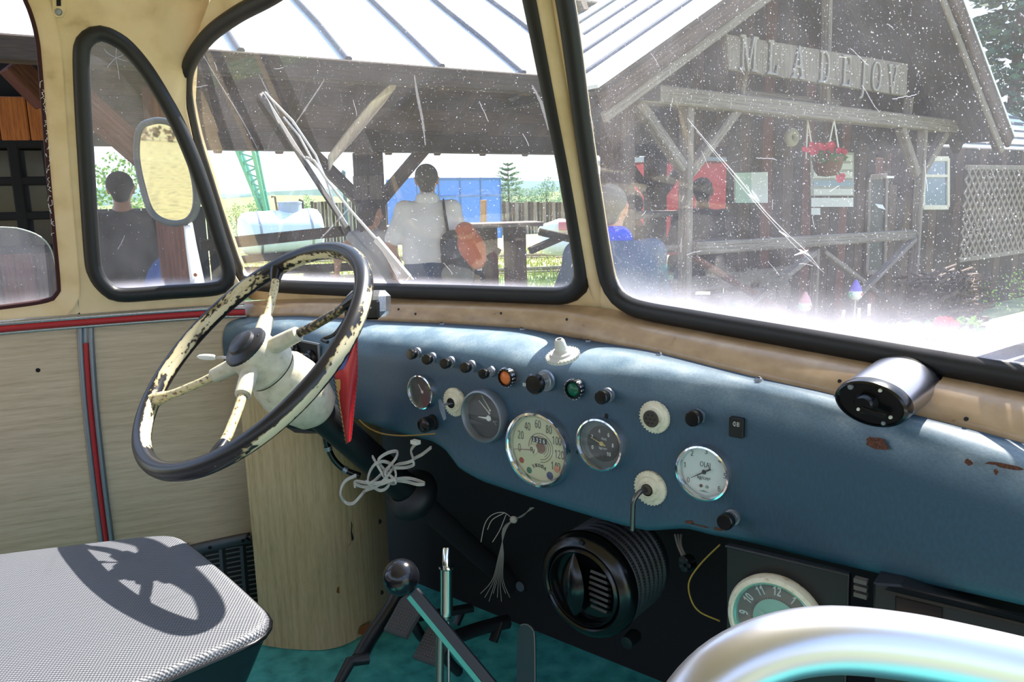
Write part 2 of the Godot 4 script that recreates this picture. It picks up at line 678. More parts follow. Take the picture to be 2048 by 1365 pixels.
func dust_material(w: int, h: int, sd: int, veil: float, specks: int, foot: float) -> StandardMaterial3D:   # dirt lying on a pane: specks, a thin veil, more of it along the bottom
	var r := RandomNumberGenerator.new()
	r.seed = sd
	var n1 := noise(sd, 0.006, w, h, 4).get_data()
	var n2 := noise(sd + 1, 0.22, w, h, 2).get_data()
	var a := PackedByteArray()
	a.resize(w * h * 4)
	a.fill(255)
	for y in h:
		var f := clampf((float(y) / h - (1.0 - foot)) / maxf(foot, 0.001), 0.0, 1.0)
		f = f * f
		for x in w:
			var i := y * w + x
			var k := veil * (0.6 + 0.8 * n1[i] / 255.0) * (0.7 + 0.6 * n2[i] / 255.0)
			a[i * 4 + 3] = int(clampf(k + f * (0.75 + 0.35 * n1[i] / 255.0), 0, 0.97) * 255.0)
	for k in specks:
		var x := r.randi_range(1, w - 3)
		var y := r.randi_range(1, h - 3)
		var s := 2 if r.randf() < 0.10 else 1
		var v := int(lerpf(50, 240, pow(r.randf(), 1.8)))
		for dx in s:
			for dy in s:
				a[((y + dy) * w + x + dx) * 4 + 3] = v
	for k in specks / 400:                                   # a few hairline scratches
		var q := Vector2(r.randf() * w, r.randf() * h)
		var d := Vector2.from_angle(r.randf() * TAU) * 1.0
		for j in r.randi_range(10, 60):
			q += d
			d = d.rotated(r.randf_range(-0.05, 0.05))
			if q.x > 0 and q.x < w and q.y > 0 and q.y < h:
				a[(int(q.y) * w + int(q.x)) * 4 + 3] = 120
	var m := StandardMaterial3D.new()
	m.albedo_texture = ImageTexture.create_from_image(Image.create_from_data(w, h, false, Image.FORMAT_RGBA8, a))
	m.albedo_color = Color(0.91, 0.91, 0.98)
	m.transparency = BaseMaterial3D.TRANSPARENCY_ALPHA
	m.roughness = 1.0
	m.metallic_specular = 0.1
	m.backlight_enabled = true
	m.backlight = Color(1, 1, 1)
	m.texture_repeat = false
	return m


func film(called: String, p: Plane, loop: PackedVector3Array, m: Material, parent: Node, lift := 0.002) -> MeshInstance3D:   # the dirt on a pane, laid over the pane's own bounds
	var up := (Vector3.UP - p.normal * p.normal.y).normalized()
	var x := up.cross(p.normal)
	var lo := Vector2(1e9, 1e9)
	var hi := -lo
	var q := PackedVector2Array()
	for a in loop:
		var b := Vector2(a.dot(x), a.dot(up))
		q.append(b)
		lo = lo.min(b)
		hi = hi.max(b)
	var mb := MB.new()
	mb.st.set_smooth_group(-1)
	var t := Geometry2D.triangulate_polygon(q)
	for i in t:
		var uv := (q[i] - lo) / (hi - lo)
		mb.v(loop[i] - p.normal * lift, Vector2(uv.x, 1.0 - uv.y))
	var o := obj(called, mb, m, parent)
	o.set_meta("kind", "stuff")
	return o


func streak(called: String, p: Plane, px: Array, w: float, m: Material, parent: Node) -> void:    # a scratch, crack or smear on a pane: a thin ribbon lying on it
	var c := linec(trace(p, px), px.size() * 3)
	var a := PackedVector3Array()
	var b := PackedVector3Array()
	for i in c.size():
		var t := (c[mini(i + 1, c.size() - 1)] - c[maxi(i - 1, 0)]).normalized()
		var s := t.cross(p.normal) * w * 0.5 * (0.35 + 0.65 * sin(PI * (i + 0.5) / c.size())) * rng.randf_range(0.7, 1.2)
		a.append(c[i] + s + p.normal * 0.002)
		b.append(c[i] - s + p.normal * 0.002)
	obj(called, MB.new().sgrid([a, b]), m, parent)


func window(called: String, p: Plane, glass_px: Array, count: int) -> Array:   # [window node (the rubber is its part), glass loop]
	var loop := loopc(trace(p, glass_px), count)
	var w := Node3D.new()
	w.name = called
	add_child(w, true)
	w.set_meta("kind", "structure")
	w.set_meta("label", {"window_1": "left windscreen pane in thick black rubber seal, with wiper outside", "window_2": "right dusty windscreen pane in black rubber seal, cracked from top to bottom", "window_3": "tall triangular quarter window in black rubber with star crack near its top"}[called])
	obj("rubber_seal", band(loop, p.normal, RUB), M.rubber, w)
	obj("pane", MB.new().fan(loop), M.glass, w)
	return [w, loop]


func build_shell() -> void:
	var lb := Vector3(-1.888, 0.905, -1.189)
	var cb := Vector3(-0.82, 0.905, -1.28)
	var rb := Vector3(-0.099, 0.885, -1.108)
	var w := Vector3(-0.096 * TAN_RAKE, 1, 0.995 * TAN_RAKE)
	pane_l = towards_eye(plane3(lb, cb, cb + w))
	pane_r = towards_eye(plane3(cb, rb, cb + w))
	var a := Vector3(-2.12, 0.83, -0.668)
	var b := Vector3(-1.836, 0.83, -1.149)
	var inw := Vector3(0.861, 0, 0.508)
	side = towards_eye(plane3(a, b, b + Vector3.UP + inw * 0.087))
	side_low = towards_eye(plane3(a, b, b + Vector3.UP))

	# windscreen and quarter window
	var gl := [503, 556, 700, 566, 900, 571, 1080, 576, 1128, 574, 1149, 556, 1146, 510, 1118, 340, 1085, 180, 1050, 10, 1012, -160, 975, -330, 950, -420, 925, -445, 895, -430, 830, -300, 745, -165, 655, -70, 560, 2, 480, 45, 425, 85, 392, 130, 382, 170, 386, 215, 400, 280, 425, 360, 455, 455, 482, 532]
	var gr := [1222, 530, 1233, 570, 1253, 591, 1290, 605, 1400, 624, 1700, 674, 2048, 733, 2250, 768, 2380, 780, 2420, 700, 2380, 300, 2300, -100, 2200, -330, 2100, -430, 1700, -450, 1200, -450, 1090, -445, 1066, -420, 1070, -350, 1108, -160, 1146, 5, 1180, 255, 1205, 425]
	var gq := [180, 110, 187, 90, 200, 83, 215, 86, 242, 103, 276, 142, 310, 195, 345, 260, 375, 330, 400, 400, 425, 480, 441, 530, 442, 552, 428, 565, 330, 572, 245, 577, 222, 566, 207, 545, 200, 510, 190, 350, 182, 200]
	var r1 := window("window_1", pane_l, gl, 220)
	var r2 := window("window_2", pane_r, gr, 220)
	var r3 := window("window_3", side, gq, 160)
	film("dust_film", pane_l, r1[1], dust_material(1100, 1300, 41, 0.03, 9000, 0.035), r1[0])
	film("dust_film", pane_r, r2[1], dust_material(1500, 1200, 51, 0.055, 24000, 0.12), r2[0])
	film("dust_film", side, r3[1], dust_material(420, 700, 61, 0.05, 900, 0.05), r3[0])
	var scratch := mat("f4f4ff90", 1.0)
	scratch.transparency = BaseMaterial3D.TRANSPARENCY_ALPHA
	scratch.albedo_texture = ramp(noise(2, 0.3, 64, 64, 2), [[0.0, Color.WHITE], [1.0, Color.WHITE]])
	scratch.backlight_enabled = true
	scratch.backlight = Color.WHITE
	var smear: StandardMaterial3D = scratch.duplicate()
	smear.albedo_color.a = 0.13
	streak("crack", pane_r, [1376, 236, 1430, 300, 1482, 360, 1530, 420, 1575, 466, 1612, 500, 1640, 535], 0.0016, scratch, r2[0])
	streak("crack", pane_r, [1395, 262, 1450, 330, 1520, 415, 1590, 490, 1650, 545], 0.0008, scratch, r2[0])
	for q in [[1498, 388, 1512, 398], [1505, 380, 1520, 402], [1600, 498, 1622, 512], [1590, 510, 1618, 500], [1560, 462, 1580, 474]]:
		streak("chip", pane_r, q, 0.003, scratch, r2[0])
	for q in [[830, 150, 836, 190, 846, 240, 852, 290], [1065, 170, 1085, 210, 1098, 260]]:
		streak("smear", pane_l, q, 0.007, smear, r1[0])
	streak("smear", pane_l, [402, 100, 440, 165, 480, 230, 518, 300], 0.004, smear, r1[0])
	for q in [[520, 150, 560, 230], [650, 160, 590, 250], [640, 480, 700, 415]]:
		streak("smear", pane_l, q, 0.004, smear, r1[0])
	for k in 11:
		var an := k * TAU / 11 + 0.2
		var l: float = [34.0, 22, 40, 18, 30, 24, 36, 20, 30, 42, 24][k]
		streak("crack", side, [232, 116, 232 + cos(an) * l * 0.5, 116 + sin(an) * l * 0.6 + 1, 232 + cos(an) * l * 0.75, 116 + sin(an) * l * 1.1], 0.0010, smear if k % 2 else scratch, r3[0])

	# cream sheet metal round the openings
	var seam_q := [500, 600, 474, 560, 432, 440, 390, 300, 371, 210, 375, 120, 420, 0, 490, -130, 600, -330, 660, -460]
	var seam_b := [60, -520, 98, -220, 103, -100, 110, 0, 132, 300, 150, 520, 160, 640]
	var ring_q := seam_q.duplicate()
	ring_q.append_array(seam_b)
	ring_q.append_array([300, 634, 420, 622])
	struct("wall_left", shell_ring(side, outset(r3[1], side.normal, 0.022), ring_q, 0.03), M.cream)
	var px_side := [20, -60, 46, -8, 60, 25, 72, 70, 79, 130, 96, 350, 116, 565, 112, 592, 92, 606, 0, 620, -280, 652, -360, 640, -400, 560, -420, 300, -420, 0, -380, -60, -200, -75]
	var wl := loopc(trace(side, px_side), 160)
	var ring_s := [160, 640, 150, 520, 132, 300, 110, 0, 103, -100, 98, -220, 60, -520, -300, -520, -560, -520, -560, 300, -560, 720, -300, 690, 0, 655]
	var ww := struct("wall_left_window_bay", shell_ring(side, outset(wl, side.normal, 0.045), ring_s, 0.03), M.cream)
	ww.name = "wall_left_rear"
	obj("window_flange", band(wl, side.normal, [Vector2(0.047, 0.004), Vector2(0.036, 0.001), Vector2(0.022, -0.008), Vector2(0.004, -0.014), Vector2(0.0, -0.022), Vector2(0.0, -0.05)]), M.cream, ww)
	obj("window_channel", band(wl, side.normal, [Vector2(0.003, -0.016), Vector2(-0.004, -0.014), Vector2(-0.007, -0.018), Vector2(-0.007, -0.03)]), mat("3a1518", 0.8), ww)
	var lint := MB.new()
	for k in 26:
		var px := lerpf(88, 108, k / 25.0) + rng.randf_range(-4, 1)
		var py := lerpf(165, 460, k / 25.0) + rng.randf_range(-5, 5)
		var q := []
		for j in 4:
			q.append(on(side, px + rng.randf_range(-5, 3), py + j * 3 + rng.randf_range(-3, 3)))
		lint.tube(q, 0.0007, 3)
	var lo := obj("sealing_wool", lint, M.white, ww)
	lo.set_meta("kind", "stuff")
	# half-drawn sliding pane in the side window
	var sp := Plane(side.normal, side.d - 0.028)
	var sl := loopc(trace(sp, [-330, 640, -340, 480, -200, 455, 0, 455, 50, 461, 86, 478, 106, 508, 114, 560, 112, 590, 90, 604, 0, 618, -200, 640]), 90)
	var w4 := Node3D.new()
	w4.name = "window_4"
	add_child(w4, true)
	w4.set_meta("kind", "structure")
	w4.set_meta("label", "half-height sliding pane with a rounded corner in the side window")
	obj("pane", MB.new().fan(sl), M.glass, w4)
	obj("pane_edge", band(sl, side.normal, [Vector2(0, -0.003), Vector2(0.0018, 0.0), Vector2(0, 0.003), Vector2(-0.0018, 0.0), Vector2(0, -0.003)]), mat("c9d6d2", 0.15), w4)
	film("dust_film", sp, sl, dust_material(500, 300, 71, 0.10, 500, 0.3), w4)

	var ring_l := [500, 600, 474, 560, 432, 440, 390, 300, 371, 210, 375, 120, 420, 0, 490, -130, 600, -330, 660, -460, 800, -700, 988, -700, 1040, -300, 1098, 0, 1112, 80, 1160, 370, 1206, 634, 900, 606]
	var ring_r := [1206, 634, 1160, 370, 1112, 80, 1098, 0, 1040, -300, 988, -700, 1800, -700, 2600, -700, 2640, 300, 2640, 920, 2048, 800, 1700, 730, 1400, 668]
	struct("wall_front", shell_ring(pane_l, outset(r1[1], pane_l.normal, 0.02), ring_l, 0.03), M.cream)
	struct("wall_front_right", shell_ring(pane_r, outset(r2[1], pane_r.normal, 0.02), ring_r, 0.03), M.cream)
	var pil := MB.new()
	pil.tube([cb + w * -0.03 + Vector3(0.0, 0, -0.010), cb + w * 0.05 + Vector3(0.004, 0, 0.002), cb + w * 0.3 + Vector3(0.004, 0, 0.004), cb + w * 0.75 + Vector3(0.004, 0, 0.004)], [0.012, 0.018, 0.0165, 0.016], 12, false, true, 0.6)
	struct("trim_1", pil, M.cream).set_meta("label", "slim cream centre pillar between the two windscreen panes")

	# corner metal that joins the side wall to the windscreen surround
	var cq := trace(side, seam_q)
	var cw := trace(pane_l, seam_q)
	struct("wall_left_front", MB.new().sgrid([cq, cw]), M.cream)
	# the sill under the windscreen
	var top := linec(trace(pane_l, [440, 606, 600, 598, 800, 598, 1000, 603, 1150, 610]), 40)
	var topr := linec(trace(pane_r, [1240, 622, 1300, 640, 1500, 675, 1800, 728, 2048, 775, 2300, 822]), 40)
	top.append_array(topr)
	var rows := []
	for k in 7:
		rows.append(PackedVector3Array())
	for i in top.size():
		var q := top[i]
		var e := back_edge(q.x + 0.012)
		for k in 7:
			var t := k / 6.0
			var m := q.lerp(e, t)
			m += Vector3(-0.03, 0.25, 1).normalized() * (sin(t * PI) * 0.013 + (0.007 if k == 2 else 0.002 if k == 3 else 0.0))
			rows[k].append(m)
	var under := PackedVector3Array()
	for q in rows[6]:
		under.append(q + Vector3(0, -0.03, -0.05))
	rows.append(under)
	var sill := struct("trim_2", MB.new().sgrid(rows), M.sill)
	sill.set_meta("label", "worn beige metal sill between the windscreen rubber and the blue dashboard")
	for q in [[798, 621], [832, 626], [1140, 645], [1000, 630], [1930, 838], [1678, 762]]:
		var at := lerp_sill(rows, q)
		obj("screw_hole", MB.new().lathe([Vector2(0, 0.0005), Vector2(0.0026, 0.0012), Vector2(0.003, 0)], at, Vector3(0, 0.4, 1), 8), M.black, sill)

	# rail along the left wall, and the panels under it
	var rail_px := [-420, 696, -200, 676, 0, 656, 200, 640, 400, 626, 490, 622]
	var rp := linec(trace(Plane(side_low.normal, side_low.d + 0.004), rail_px), 24)
	var tr := thing("wall_rail", "polished metal rail with a red strip along the left wall below the windows", "trim", rp[12])
	var up := Vector3.UP
	obj("metal_moulding", MB.new().sgrid(extrude(rp, [Vector2(0.0, 0.018), Vector2(0.011, 0.016), Vector2(0.013, 0.007), Vector2(0.008, 0.005), Vector2(0.008, -0.009), Vector2(0.013, -0.011), Vector2(0.011, -0.016), Vector2(0.0, -0.018)], side_low.normal, up)), M.alu, tr)
	obj("red_strip", MB.new().sgrid(extrude(rp, [Vector2(0.007, 0.0055), Vector2(0.014, 0.0045), Vector2(0.0165, -0.002), Vector2(0.014, -0.0085), Vector2(0.007, -0.0095)], side_low.normal, up)), M.red, tr)
	var ws := Plane(side_low.normal, side_low.d)
	var wp := MB.new()
	var pan := trace(ws, [-420, 700, -200, 680, 0, 660, 200, 645, 400, 632, 496, 628, 514, 780, 548, 1300])
	pan = PackedVector3Array([pan[0], pan[2], pan[5], pan[6], Vector3(pan[7].x, 0, pan[7].z), Vector3(pan[0].x, 0, pan[0].z)])
	wp.slab(pan, -side_low.normal * 0.03)
	var run := Vector3(0.508, 0, -0.861)
	var pe := pan[3] - side_low.normal * 0.012
	wp.slab(PackedVector3Array([Vector3(pe.x, 0.6, pe.z), Vector3(pe.x, 0.6, pe.z) + run * 0.2, Vector3(pe.x, 0, pe.z) + run * 0.2, Vector3(pe.x, 0, pe.z)]), -side_low.normal * 0.03)
	var panel := struct("wall_left_panel", wp, M.lam_h)
	panel.name = "wall_left_lower"
	for q in [[514, 935], [76, 741], [440, 760], [352, 705]]:
		obj("rivet", MB.new().lathe([Vector2(0, 0.004), Vector2(0.004, 0.003), Vector2(0.0055, 0)], on(ws, q[0], q[1]), ws.normal, 10), M.dark, panel)
	var vp := linec(trace(Plane(ws.normal, ws.d + 0.003), [170, 656, 180, 800, 196, 950, 214, 1092, 226, 1190]), 20)
	var along := vp[5] - vp[15]
	var lat := along.cross(ws.normal).normalized()
	var vt := thing("panel_strip", "upright metal strip with a red insert covering the wall panel joint", "trim", vp[19])
	obj("metal_moulding", MB.new().sgrid(extrude(vp, [Vector2(0, 0.019), Vector2(0.007, 0.017), Vector2(0.008, 0.007), Vector2(0.003, 0.006), Vector2(0.003, -0.006), Vector2(0.008, -0.007), Vector2(0.007, -0.017), Vector2(0, -0.019)], ws.normal, lat)), M.zinc, vt)
	obj("red_strip", MB.new().sgrid(extrude(vp.slice(1), [Vector2(0.003, 0.006), Vector2(0.009, 0.0045), Vector2(0.009, -0.0045), Vector2(0.003, -0.006)], ws.normal, lat)), M.red, vt)

	# corner cover of laminate in the front left corner
	var foot := linec(PackedVector3Array([lvl(524, 1292, 0), lvl(575, 1300, 0), lvl(650, 1302, 0), lvl(705, 1285, 0), lvl(748, 1252, 0), lvl(776, 1205, 0)]), 26)
	var cr := []
	for k in 9:
		var row := PackedVector3Array()
		for q in foot:
			row.append(Vector3(q.x, 0.002 + k * 0.0825, q.z))
		cr.append(row)
	var back := []
	for r in cr:
		var row := PackedVector3Array()
		for q in r:
			row.append(q + Vector3(-0.02, 0, -0.03))
		back.append(row)
	var cmb := MB.new().sgrid(cr).sgrid(back)
	cmb.sgrid([[cr[0][25], back[0][25]], [cr[8][25], back[8][25]]])
	var corner := struct("wall_left_corner", cmb, M.lam_v)
	corner.set_meta("label", "curved wood-grain laminate cover in the front left corner below the dashboard")
	for q in [[752, 905, 20], [758, 1044, 21], [762, 1186, 21]]:
		var f: Vector3 = foot[q[2] + 2]
		var h: Vector3 = on(plane3(foot[20], foot[25], foot[25] + Vector3.UP), q[0], q[1])
		obj("rivet", MB.new().lathe([Vector2(0, 0.005), Vector2(0.005, 0.004), Vector2(0.0075, 0)], h, Vector3(0.8, 0, 0.6), 10), M.dark, corner)

	var cpl := plane3(foot[9], foot[17], foot[9] + Vector3.UP)
	var mark := func(called: String, px: Array, m: Material) -> void:
		var q := PackedVector3Array()
		for i in range(0, px.size(), 2):
			var h := on(cpl, px[i], px[i + 1])
			q.append(h + (eye - h).normalized() * 0.024)
		obj(called, MB.new().fan(q), m, corner)
	var rusty := tri_mat(noise(95, 0.12, 128, 128, 3), [[0.0, hex("5a3a1c")], [1.0, hex("8f5f24")]], Vector3(20, 20, 20), 0.9)
	mark.call("rust_stain", [674, 1177, 680, 1172, 684, 1176, 690, 1173, 688, 1180, 694, 1184, 687, 1187, 684, 1196, 680, 1188, 673, 1186], rusty)
	mark.call("crack", [702, 1040, 705, 1052, 704, 1064, 708, 1078, 700, 1090, 694, 1096, 704, 1084, 702, 1066, 703, 1054], M.dark)
	mark.call("torn_edge", [716, 1268, 720, 1254, 734, 1248, 748, 1247, 742, 1258, 726, 1272], mat("7a4a22", 0.9))
	# floor, roof and the rest of the body behind the camera
	struct("floor", MB.new().box(Vector3(-0.7, -0.03, -1.05), Vector3(3.4, 0.06, 1.6), Basis(), 0.002), M.floor)
	struct("floor_rear", MB.new().box(Vector3(-0.7, -0.03, 1.505), Vector3(3.4, 0.06, 3.5), Basis(), 0.002), mat("6d6560", 0.8)).set_meta("label", "unseen floor behind the cab, made grey to mute turquoise bounce light")  # out of view; its warm grey keeps turquoise bounce off the cab
	struct("ceiling", MB.new().box(Vector3(-0.75, 2.08, 1.18), Vector3(3.7, 0.06, 4.1), Basis(), 0.002), M.cream)
	var hd := MB.new()
	hd.bar(Vector3(-1.95, 2.04, -0.86), Vector3(-0.90, 2.04, -0.98), 0.1, 0.16)
	hd.bar(Vector3(-0.90, 2.04, -0.98), Vector3(1.0, 2.04, -0.5), 0.1, 0.16)
	struct("trim_3", hd, M.cream)
	var rw := MB.new()
	rw.box(Vector3(1.02, 0.40, 1.9), Vector3(0.05, 0.8, 2.6))
	rw.box(Vector3(1.02, 1.96, 1.1), Vector3(0.05, 0.24, 4.2))
	for z in [-0.85, 0.55, 1.8, 3.15]:
		rw.box(Vector3(1.02, 1.03, z), Vector3(0.05, 2.06, 0.1))
	struct("wall_right", rw, M.cream)
	var rl := MB.new()
	rl.box(Vector3(-2.3, 0.41, 1.6), Vector3(0.05, 0.82, 3.2))
	rl.box(Vector3(-2.22, 1.94, 1.5), Vector3(0.05, 0.28, 3.4))
	for z in [0.9, 2.0, 3.15]:
		rl.box(Vector3(-2.26, 1.03, z), Vector3(0.05, 2.06, 0.1))
	struct("wall_left_saloon", rl, M.cream).name = "wall_left_back"
	var rr := MB.new()
	rr.box(Vector3(-0.65, 0.42, 3.25), Vector3(3.4, 0.84, 0.05))
	rr.box(Vector3(-0.65, 1.95, 3.25), Vector3(3.4, 0.26, 0.05))
	struct("wall_rear", rr, M.cream)

	# slotted metal bracket above the pillar
	var bp := Plane(side.normal, side.d + 0.006)
	var br := thing("ceiling_bracket", "small slotted metal bracket screwed to the cream pillar by the ceiling", "bracket", on(bp, 116, 14))
	obj("plate", MB.new().slab(trace(bp, [104, -40, 130, -40, 131, 22, 125, 34, 112, 35, 105, 26]), side.normal * -0.008), M.cream, br)
	obj("screw", MB.new().lathe([Vector2(0, 0.006), Vector2(0.006, 0.005), Vector2(0.008, 0)], on(bp, 117, 24), side.normal, 12), M.zinc, br)
	obj("slot", MB.new().slab(trace(Plane(bp.normal, bp.d + 0.001), [112, -30, 121, -30, 122, 12, 113, 12]), side.normal * -0.002), M.dark, br)


func extrude(path: PackedVector3Array, prof: Array, out: Vector3, lat: Vector3) -> Array:   # rows of a profile of (outwards, sideways) along a path
	var rows := []
	for q in prof:
		var r := PackedVector3Array()
		for a in path:
			r.append(a + out * q.x + lat * q.y)
		rows.append(r)
	return rows


func lerp_sill(rows: Array, q: Array) -> Vector3:
	var v := ray(q[0], q[1]).normalized()
	var best: Vector3 = rows[3][0]
	var d := 1e9
	for r in rows.slice(0, 7):
		for i in r.size() - 1:
			for k in 4:
				var a: Vector3 = r[i].lerp(r[i + 1], k / 4.0)
				var e := (a - eye).cross(v).length()
				if e < d:
					d = e
					best = a
	return best


# ---------------------------------------------------------------- dashboard
const BACK_PX := [500, 634, 600, 632, 780, 643, 900, 648, 1050, 658, 1150, 676, 1300, 702, 1500, 752, 1640, 783, 1760, 812, 1900, 848, 2048, 887, 2300, 955]
const FOOT_PX := [505, 740, 560, 775, 640, 812, 700, 838, 770, 862, 860, 886, 890, 905, 918, 942, 960, 966, 1100, 1013, 1230, 1052, 1290, 1066, 1330, 1064, 1370, 1062, 1430, 1077, 1600, 1117, 1800, 1164, 2048, 1219, 2300, 1276]
var back_c := []
var foot_c := []


func z_back(x: float) -> float:
	if x < -0.85:
		return lerpf(-1.235, -1.15, clampf((-0.85 - x) / 1.0, 0, 1))
	return lerpf(-1.235, -1.04, (x + 0.85) / 0.76)


func z_face(x: float) -> float:
	var t := maxf(x + 0.46, 0.0)
	return -1.09 + t * t / (t + 0.10) * 0.36


func solve(px: Array, f: Callable) -> Array:
	var out := []
	for i in range(0, px.size(), 2):
		var x := -0.8
		var p := Vector3.ZERO
		for k in 30:
			p = onz(px[i], px[i + 1], f.call(x))
			x = lerpf(x, p.x, 0.6)
		out.append(p)
	return out


func along(c: Array, x: float) -> float:
	if x <= c[0].x:
		return c[0].y
	for i in c.size() - 1:
		if x <= c[i + 1].x:
			var t: float = (x - c[i].x) / (c[i + 1].x - c[i].x)
			var y0: float = c[maxi(i - 1, 0)].y
			var y3: float = c[mini(i + 2, c.size() - 1)].y
			return lerpf(cubic_interpolate(c[i].y, c[i + 1].y, y0, y3, t), lerpf(c[i].y, c[i + 1].y, t), 0.5)
	return c[-1].y


func back_edge(x: float) -> Vector3:
	if back_c.is_empty():
		back_c = solve(BACK_PX, z_back)
		foot_c = solve(FOOT_PX, z_face)
	return Vector3(x, along(back_c, x), z_back(x))


func face(px: float, py: float) -> Vector3:              # a point on the upright face of the dashboard
	var x := -0.8
	var p := Vector3.ZERO
	for k in 30:
		p = onz(px, py, z_face(x))
		x = lerpf(x, p.x, 0.6)
	return p


func gauge(called: String, label: String, px: float, py: float, rad: float, bezel: Material, dial: Material, proud := 0.012) -> Node3D:   # local frame: x right, y up, z towards the driver
	var p := face(px, py)
	var o := thing(called, label, "gauge", p, "round instruments in the dashboard")
	bases.erase(o)
	obj("bezel", MB.new().lathe([Vector2(rad * 1.0, -0.002), Vector2(rad * 1.01, proud * 0.5), Vector2(rad * 0.97, proud * 0.95), Vector2(rad * 0.91, proud), Vector2(rad * 0.86, proud * 0.72), Vector2(rad * 0.85, proud * 0.3)], Vector3.ZERO, Vector3.BACK, 40), bezel, o)
	var face_part := obj("dial", MB.new().lathe([Vector2(0, 0.0031), Vector2(rad * 0.87, 0.003)], Vector3.ZERO, Vector3.BACK, 40), dial, o)
	obj("glass", MB.new().lathe([Vector2(0, proud * 0.75), Vector2(rad * 0.87, proud * 0.7)], Vector3.ZERO, Vector3.BACK, 40), M.glass, o)
	return face_part


func arc_ticks(mb: MB, r0: float, r1: float, w: float, from: float, to: float, count: int, z: float, c := Vector2.ZERO) -> MB:    # angles in degrees, clockwise from the top
	for i in count:
		var a := deg_to_rad(lerpf(from, to, float(i) / maxi(count - 1, 1)))
		var d := Vector3(sin(a), cos(a), 0)
		mb.bar(Vector3(c.x, c.y, z) + d * r0, Vector3(c.x, c.y, z) + d * r1, w, 0.0004, Vector3.BACK, 0.0001)
	return mb


func arc_words(mb: MB, list: Array, font: Font, h: float, r: float, from: float, to: float, z: float, slim := 0.8) -> MB:
	for i in list.size():
		var a := deg_to_rad(lerpf(from, to, float(i) / (list.size() - 1)))
		mb.words(list[i], font, h, Vector3(sin(a) * r, cos(a) * r, z), Vector3.RIGHT, Vector3.UP, 0.0003, slim)
	return mb


func hand(o: Node3D, called: String, a_deg: float, l: float, tail: float, w: float, hub: float, z: float, m: Material, c := Vector2.ZERO) -> void:
	var a := deg_to_rad(a_deg)
	var d := Vector3(sin(a), cos(a), 0)
	var at := Vector3(c.x, c.y, z)
	var mb := MB.new()
	mb.lathe([Vector2(0, 0.002), Vector2(hub * 0.8, 0.0018), Vector2(hub, 0)], at, Vector3.BACK, 14)
	var s := Vector3(d.y, -d.x, 0)
	mb.slab(PackedVector3Array([at - s * w, at + d * l - s * w * 0.3, at + d * l + s * w * 0.3, at + s * w, at - d * tail + s * w * 1.4, at - d * tail - s * w * 1.4]), Vector3.BACK * 0.0008)
	obj(called, mb, m, o)


func font(family: String, weight := 400) -> SystemFont:
	var f := SystemFont.new()
	f.font_names = PackedStringArray([family])
	f.font_weight = weight
	return f


func knob(label: String, px: float, py: float, cap_px: float, cap_py: float, rad: float, long: float, kind := 0) -> Node3D:    # a pull knob: collar on the dash, stem, cap
	var p := face(px, py)
	var o := thing("pull_knob", label, "knob", p, "pull knobs on the dashboard")
	bases.erase(o)
	var ax := (onz(cap_px, cap_py, p.z + long) - p).normalized()
	ax = (ax + Vector3.BACK * 1.5).normalized()
	obj("collar", MB.new().lathe([Vector2(rad * 0.35, 0.006), Vector2(rad * 0.7, 0.006), Vector2(rad * 0.78, 0.0045), Vector2(rad * 1.02, 0.004), Vector2(rad * 1.08, 0.0)], Vector3.ZERO, Vector3.BACK, 6 if kind == 1 else 18), M.zinc if kind != 2 else M.black, o)
	obj("stem", MB.new().lathe([Vector2(rad * 0.34, 0.0), Vector2(rad * 0.32, long * 0.7)], Vector3.ZERO, ax, 12), M.chrome if kind != 2 else M.black, o)
	if kind == 3:
		obj("cap", MB.new().lathe([Vector2(0, long + 0.004), Vector2(rad * 0.85, long + 0.003), Vector2(rad * 1.02, long - 0.002), Vector2(rad * 0.98, long - 0.008), Vector2(rad * 0.5, long - 0.014), Vector2(rad * 0.36, long - 0.016)], Vector3.ZERO, ax, 24), M.gloss, o)
	else:
		obj("cap", MB.new().lathe([Vector2(0, long + 0.0005), Vector2(rad * 0.88, long), Vector2(rad, long - 0.0015), Vector2(rad, long - rad * 1.1), Vector2(rad * 0.9, long - rad * 1.25), Vector2(rad * 0.35, long - rad * 1.4)], Vector3.ZERO, ax, 24), M.gloss, o)
	return o


func lamp(label: String, px: float, py: float, rad: float, m: Material) -> void:
	var o := thing("pilot_lamp", label, "warning lamp", face(px, py), "round pilot lamps on the dashboard")
	bases.erase(o)
	obj("bezel", MB.new().lathe([Vector2(rad * 1.05, 0), Vector2(rad * 1.05, 0.010), Vector2(rad * 0.98, 0.0135), Vector2(rad * 0.84, 0.0135), Vector2(rad * 0.8, 0.010)], Vector3.ZERO, Vector3.BACK, 28), M.gloss, o)
	var ring := MB.new()
	for k in 16:
		var a := TAU * k / 16
		var d := Vector3(cos(a), sin(a), 0)
		ring.box(d * rad * 1.07 + Vector3(0, 0, 0.0075), Vector3(0.0016, 0.0035, 0.009), Basis(Vector3.BACK, a), 0.0004)
	obj("knurled_ring", ring, M.chrome, o)
	obj("lens", MB.new().lathe([Vector2(0, 0.0155), Vector2(rad * 0.4, 0.0148), Vector2(rad * 0.7, 0.012), Vector2(rad * 0.82, 0.009)], Vector3.ZERO, Vector3.BACK, 24), m, o)


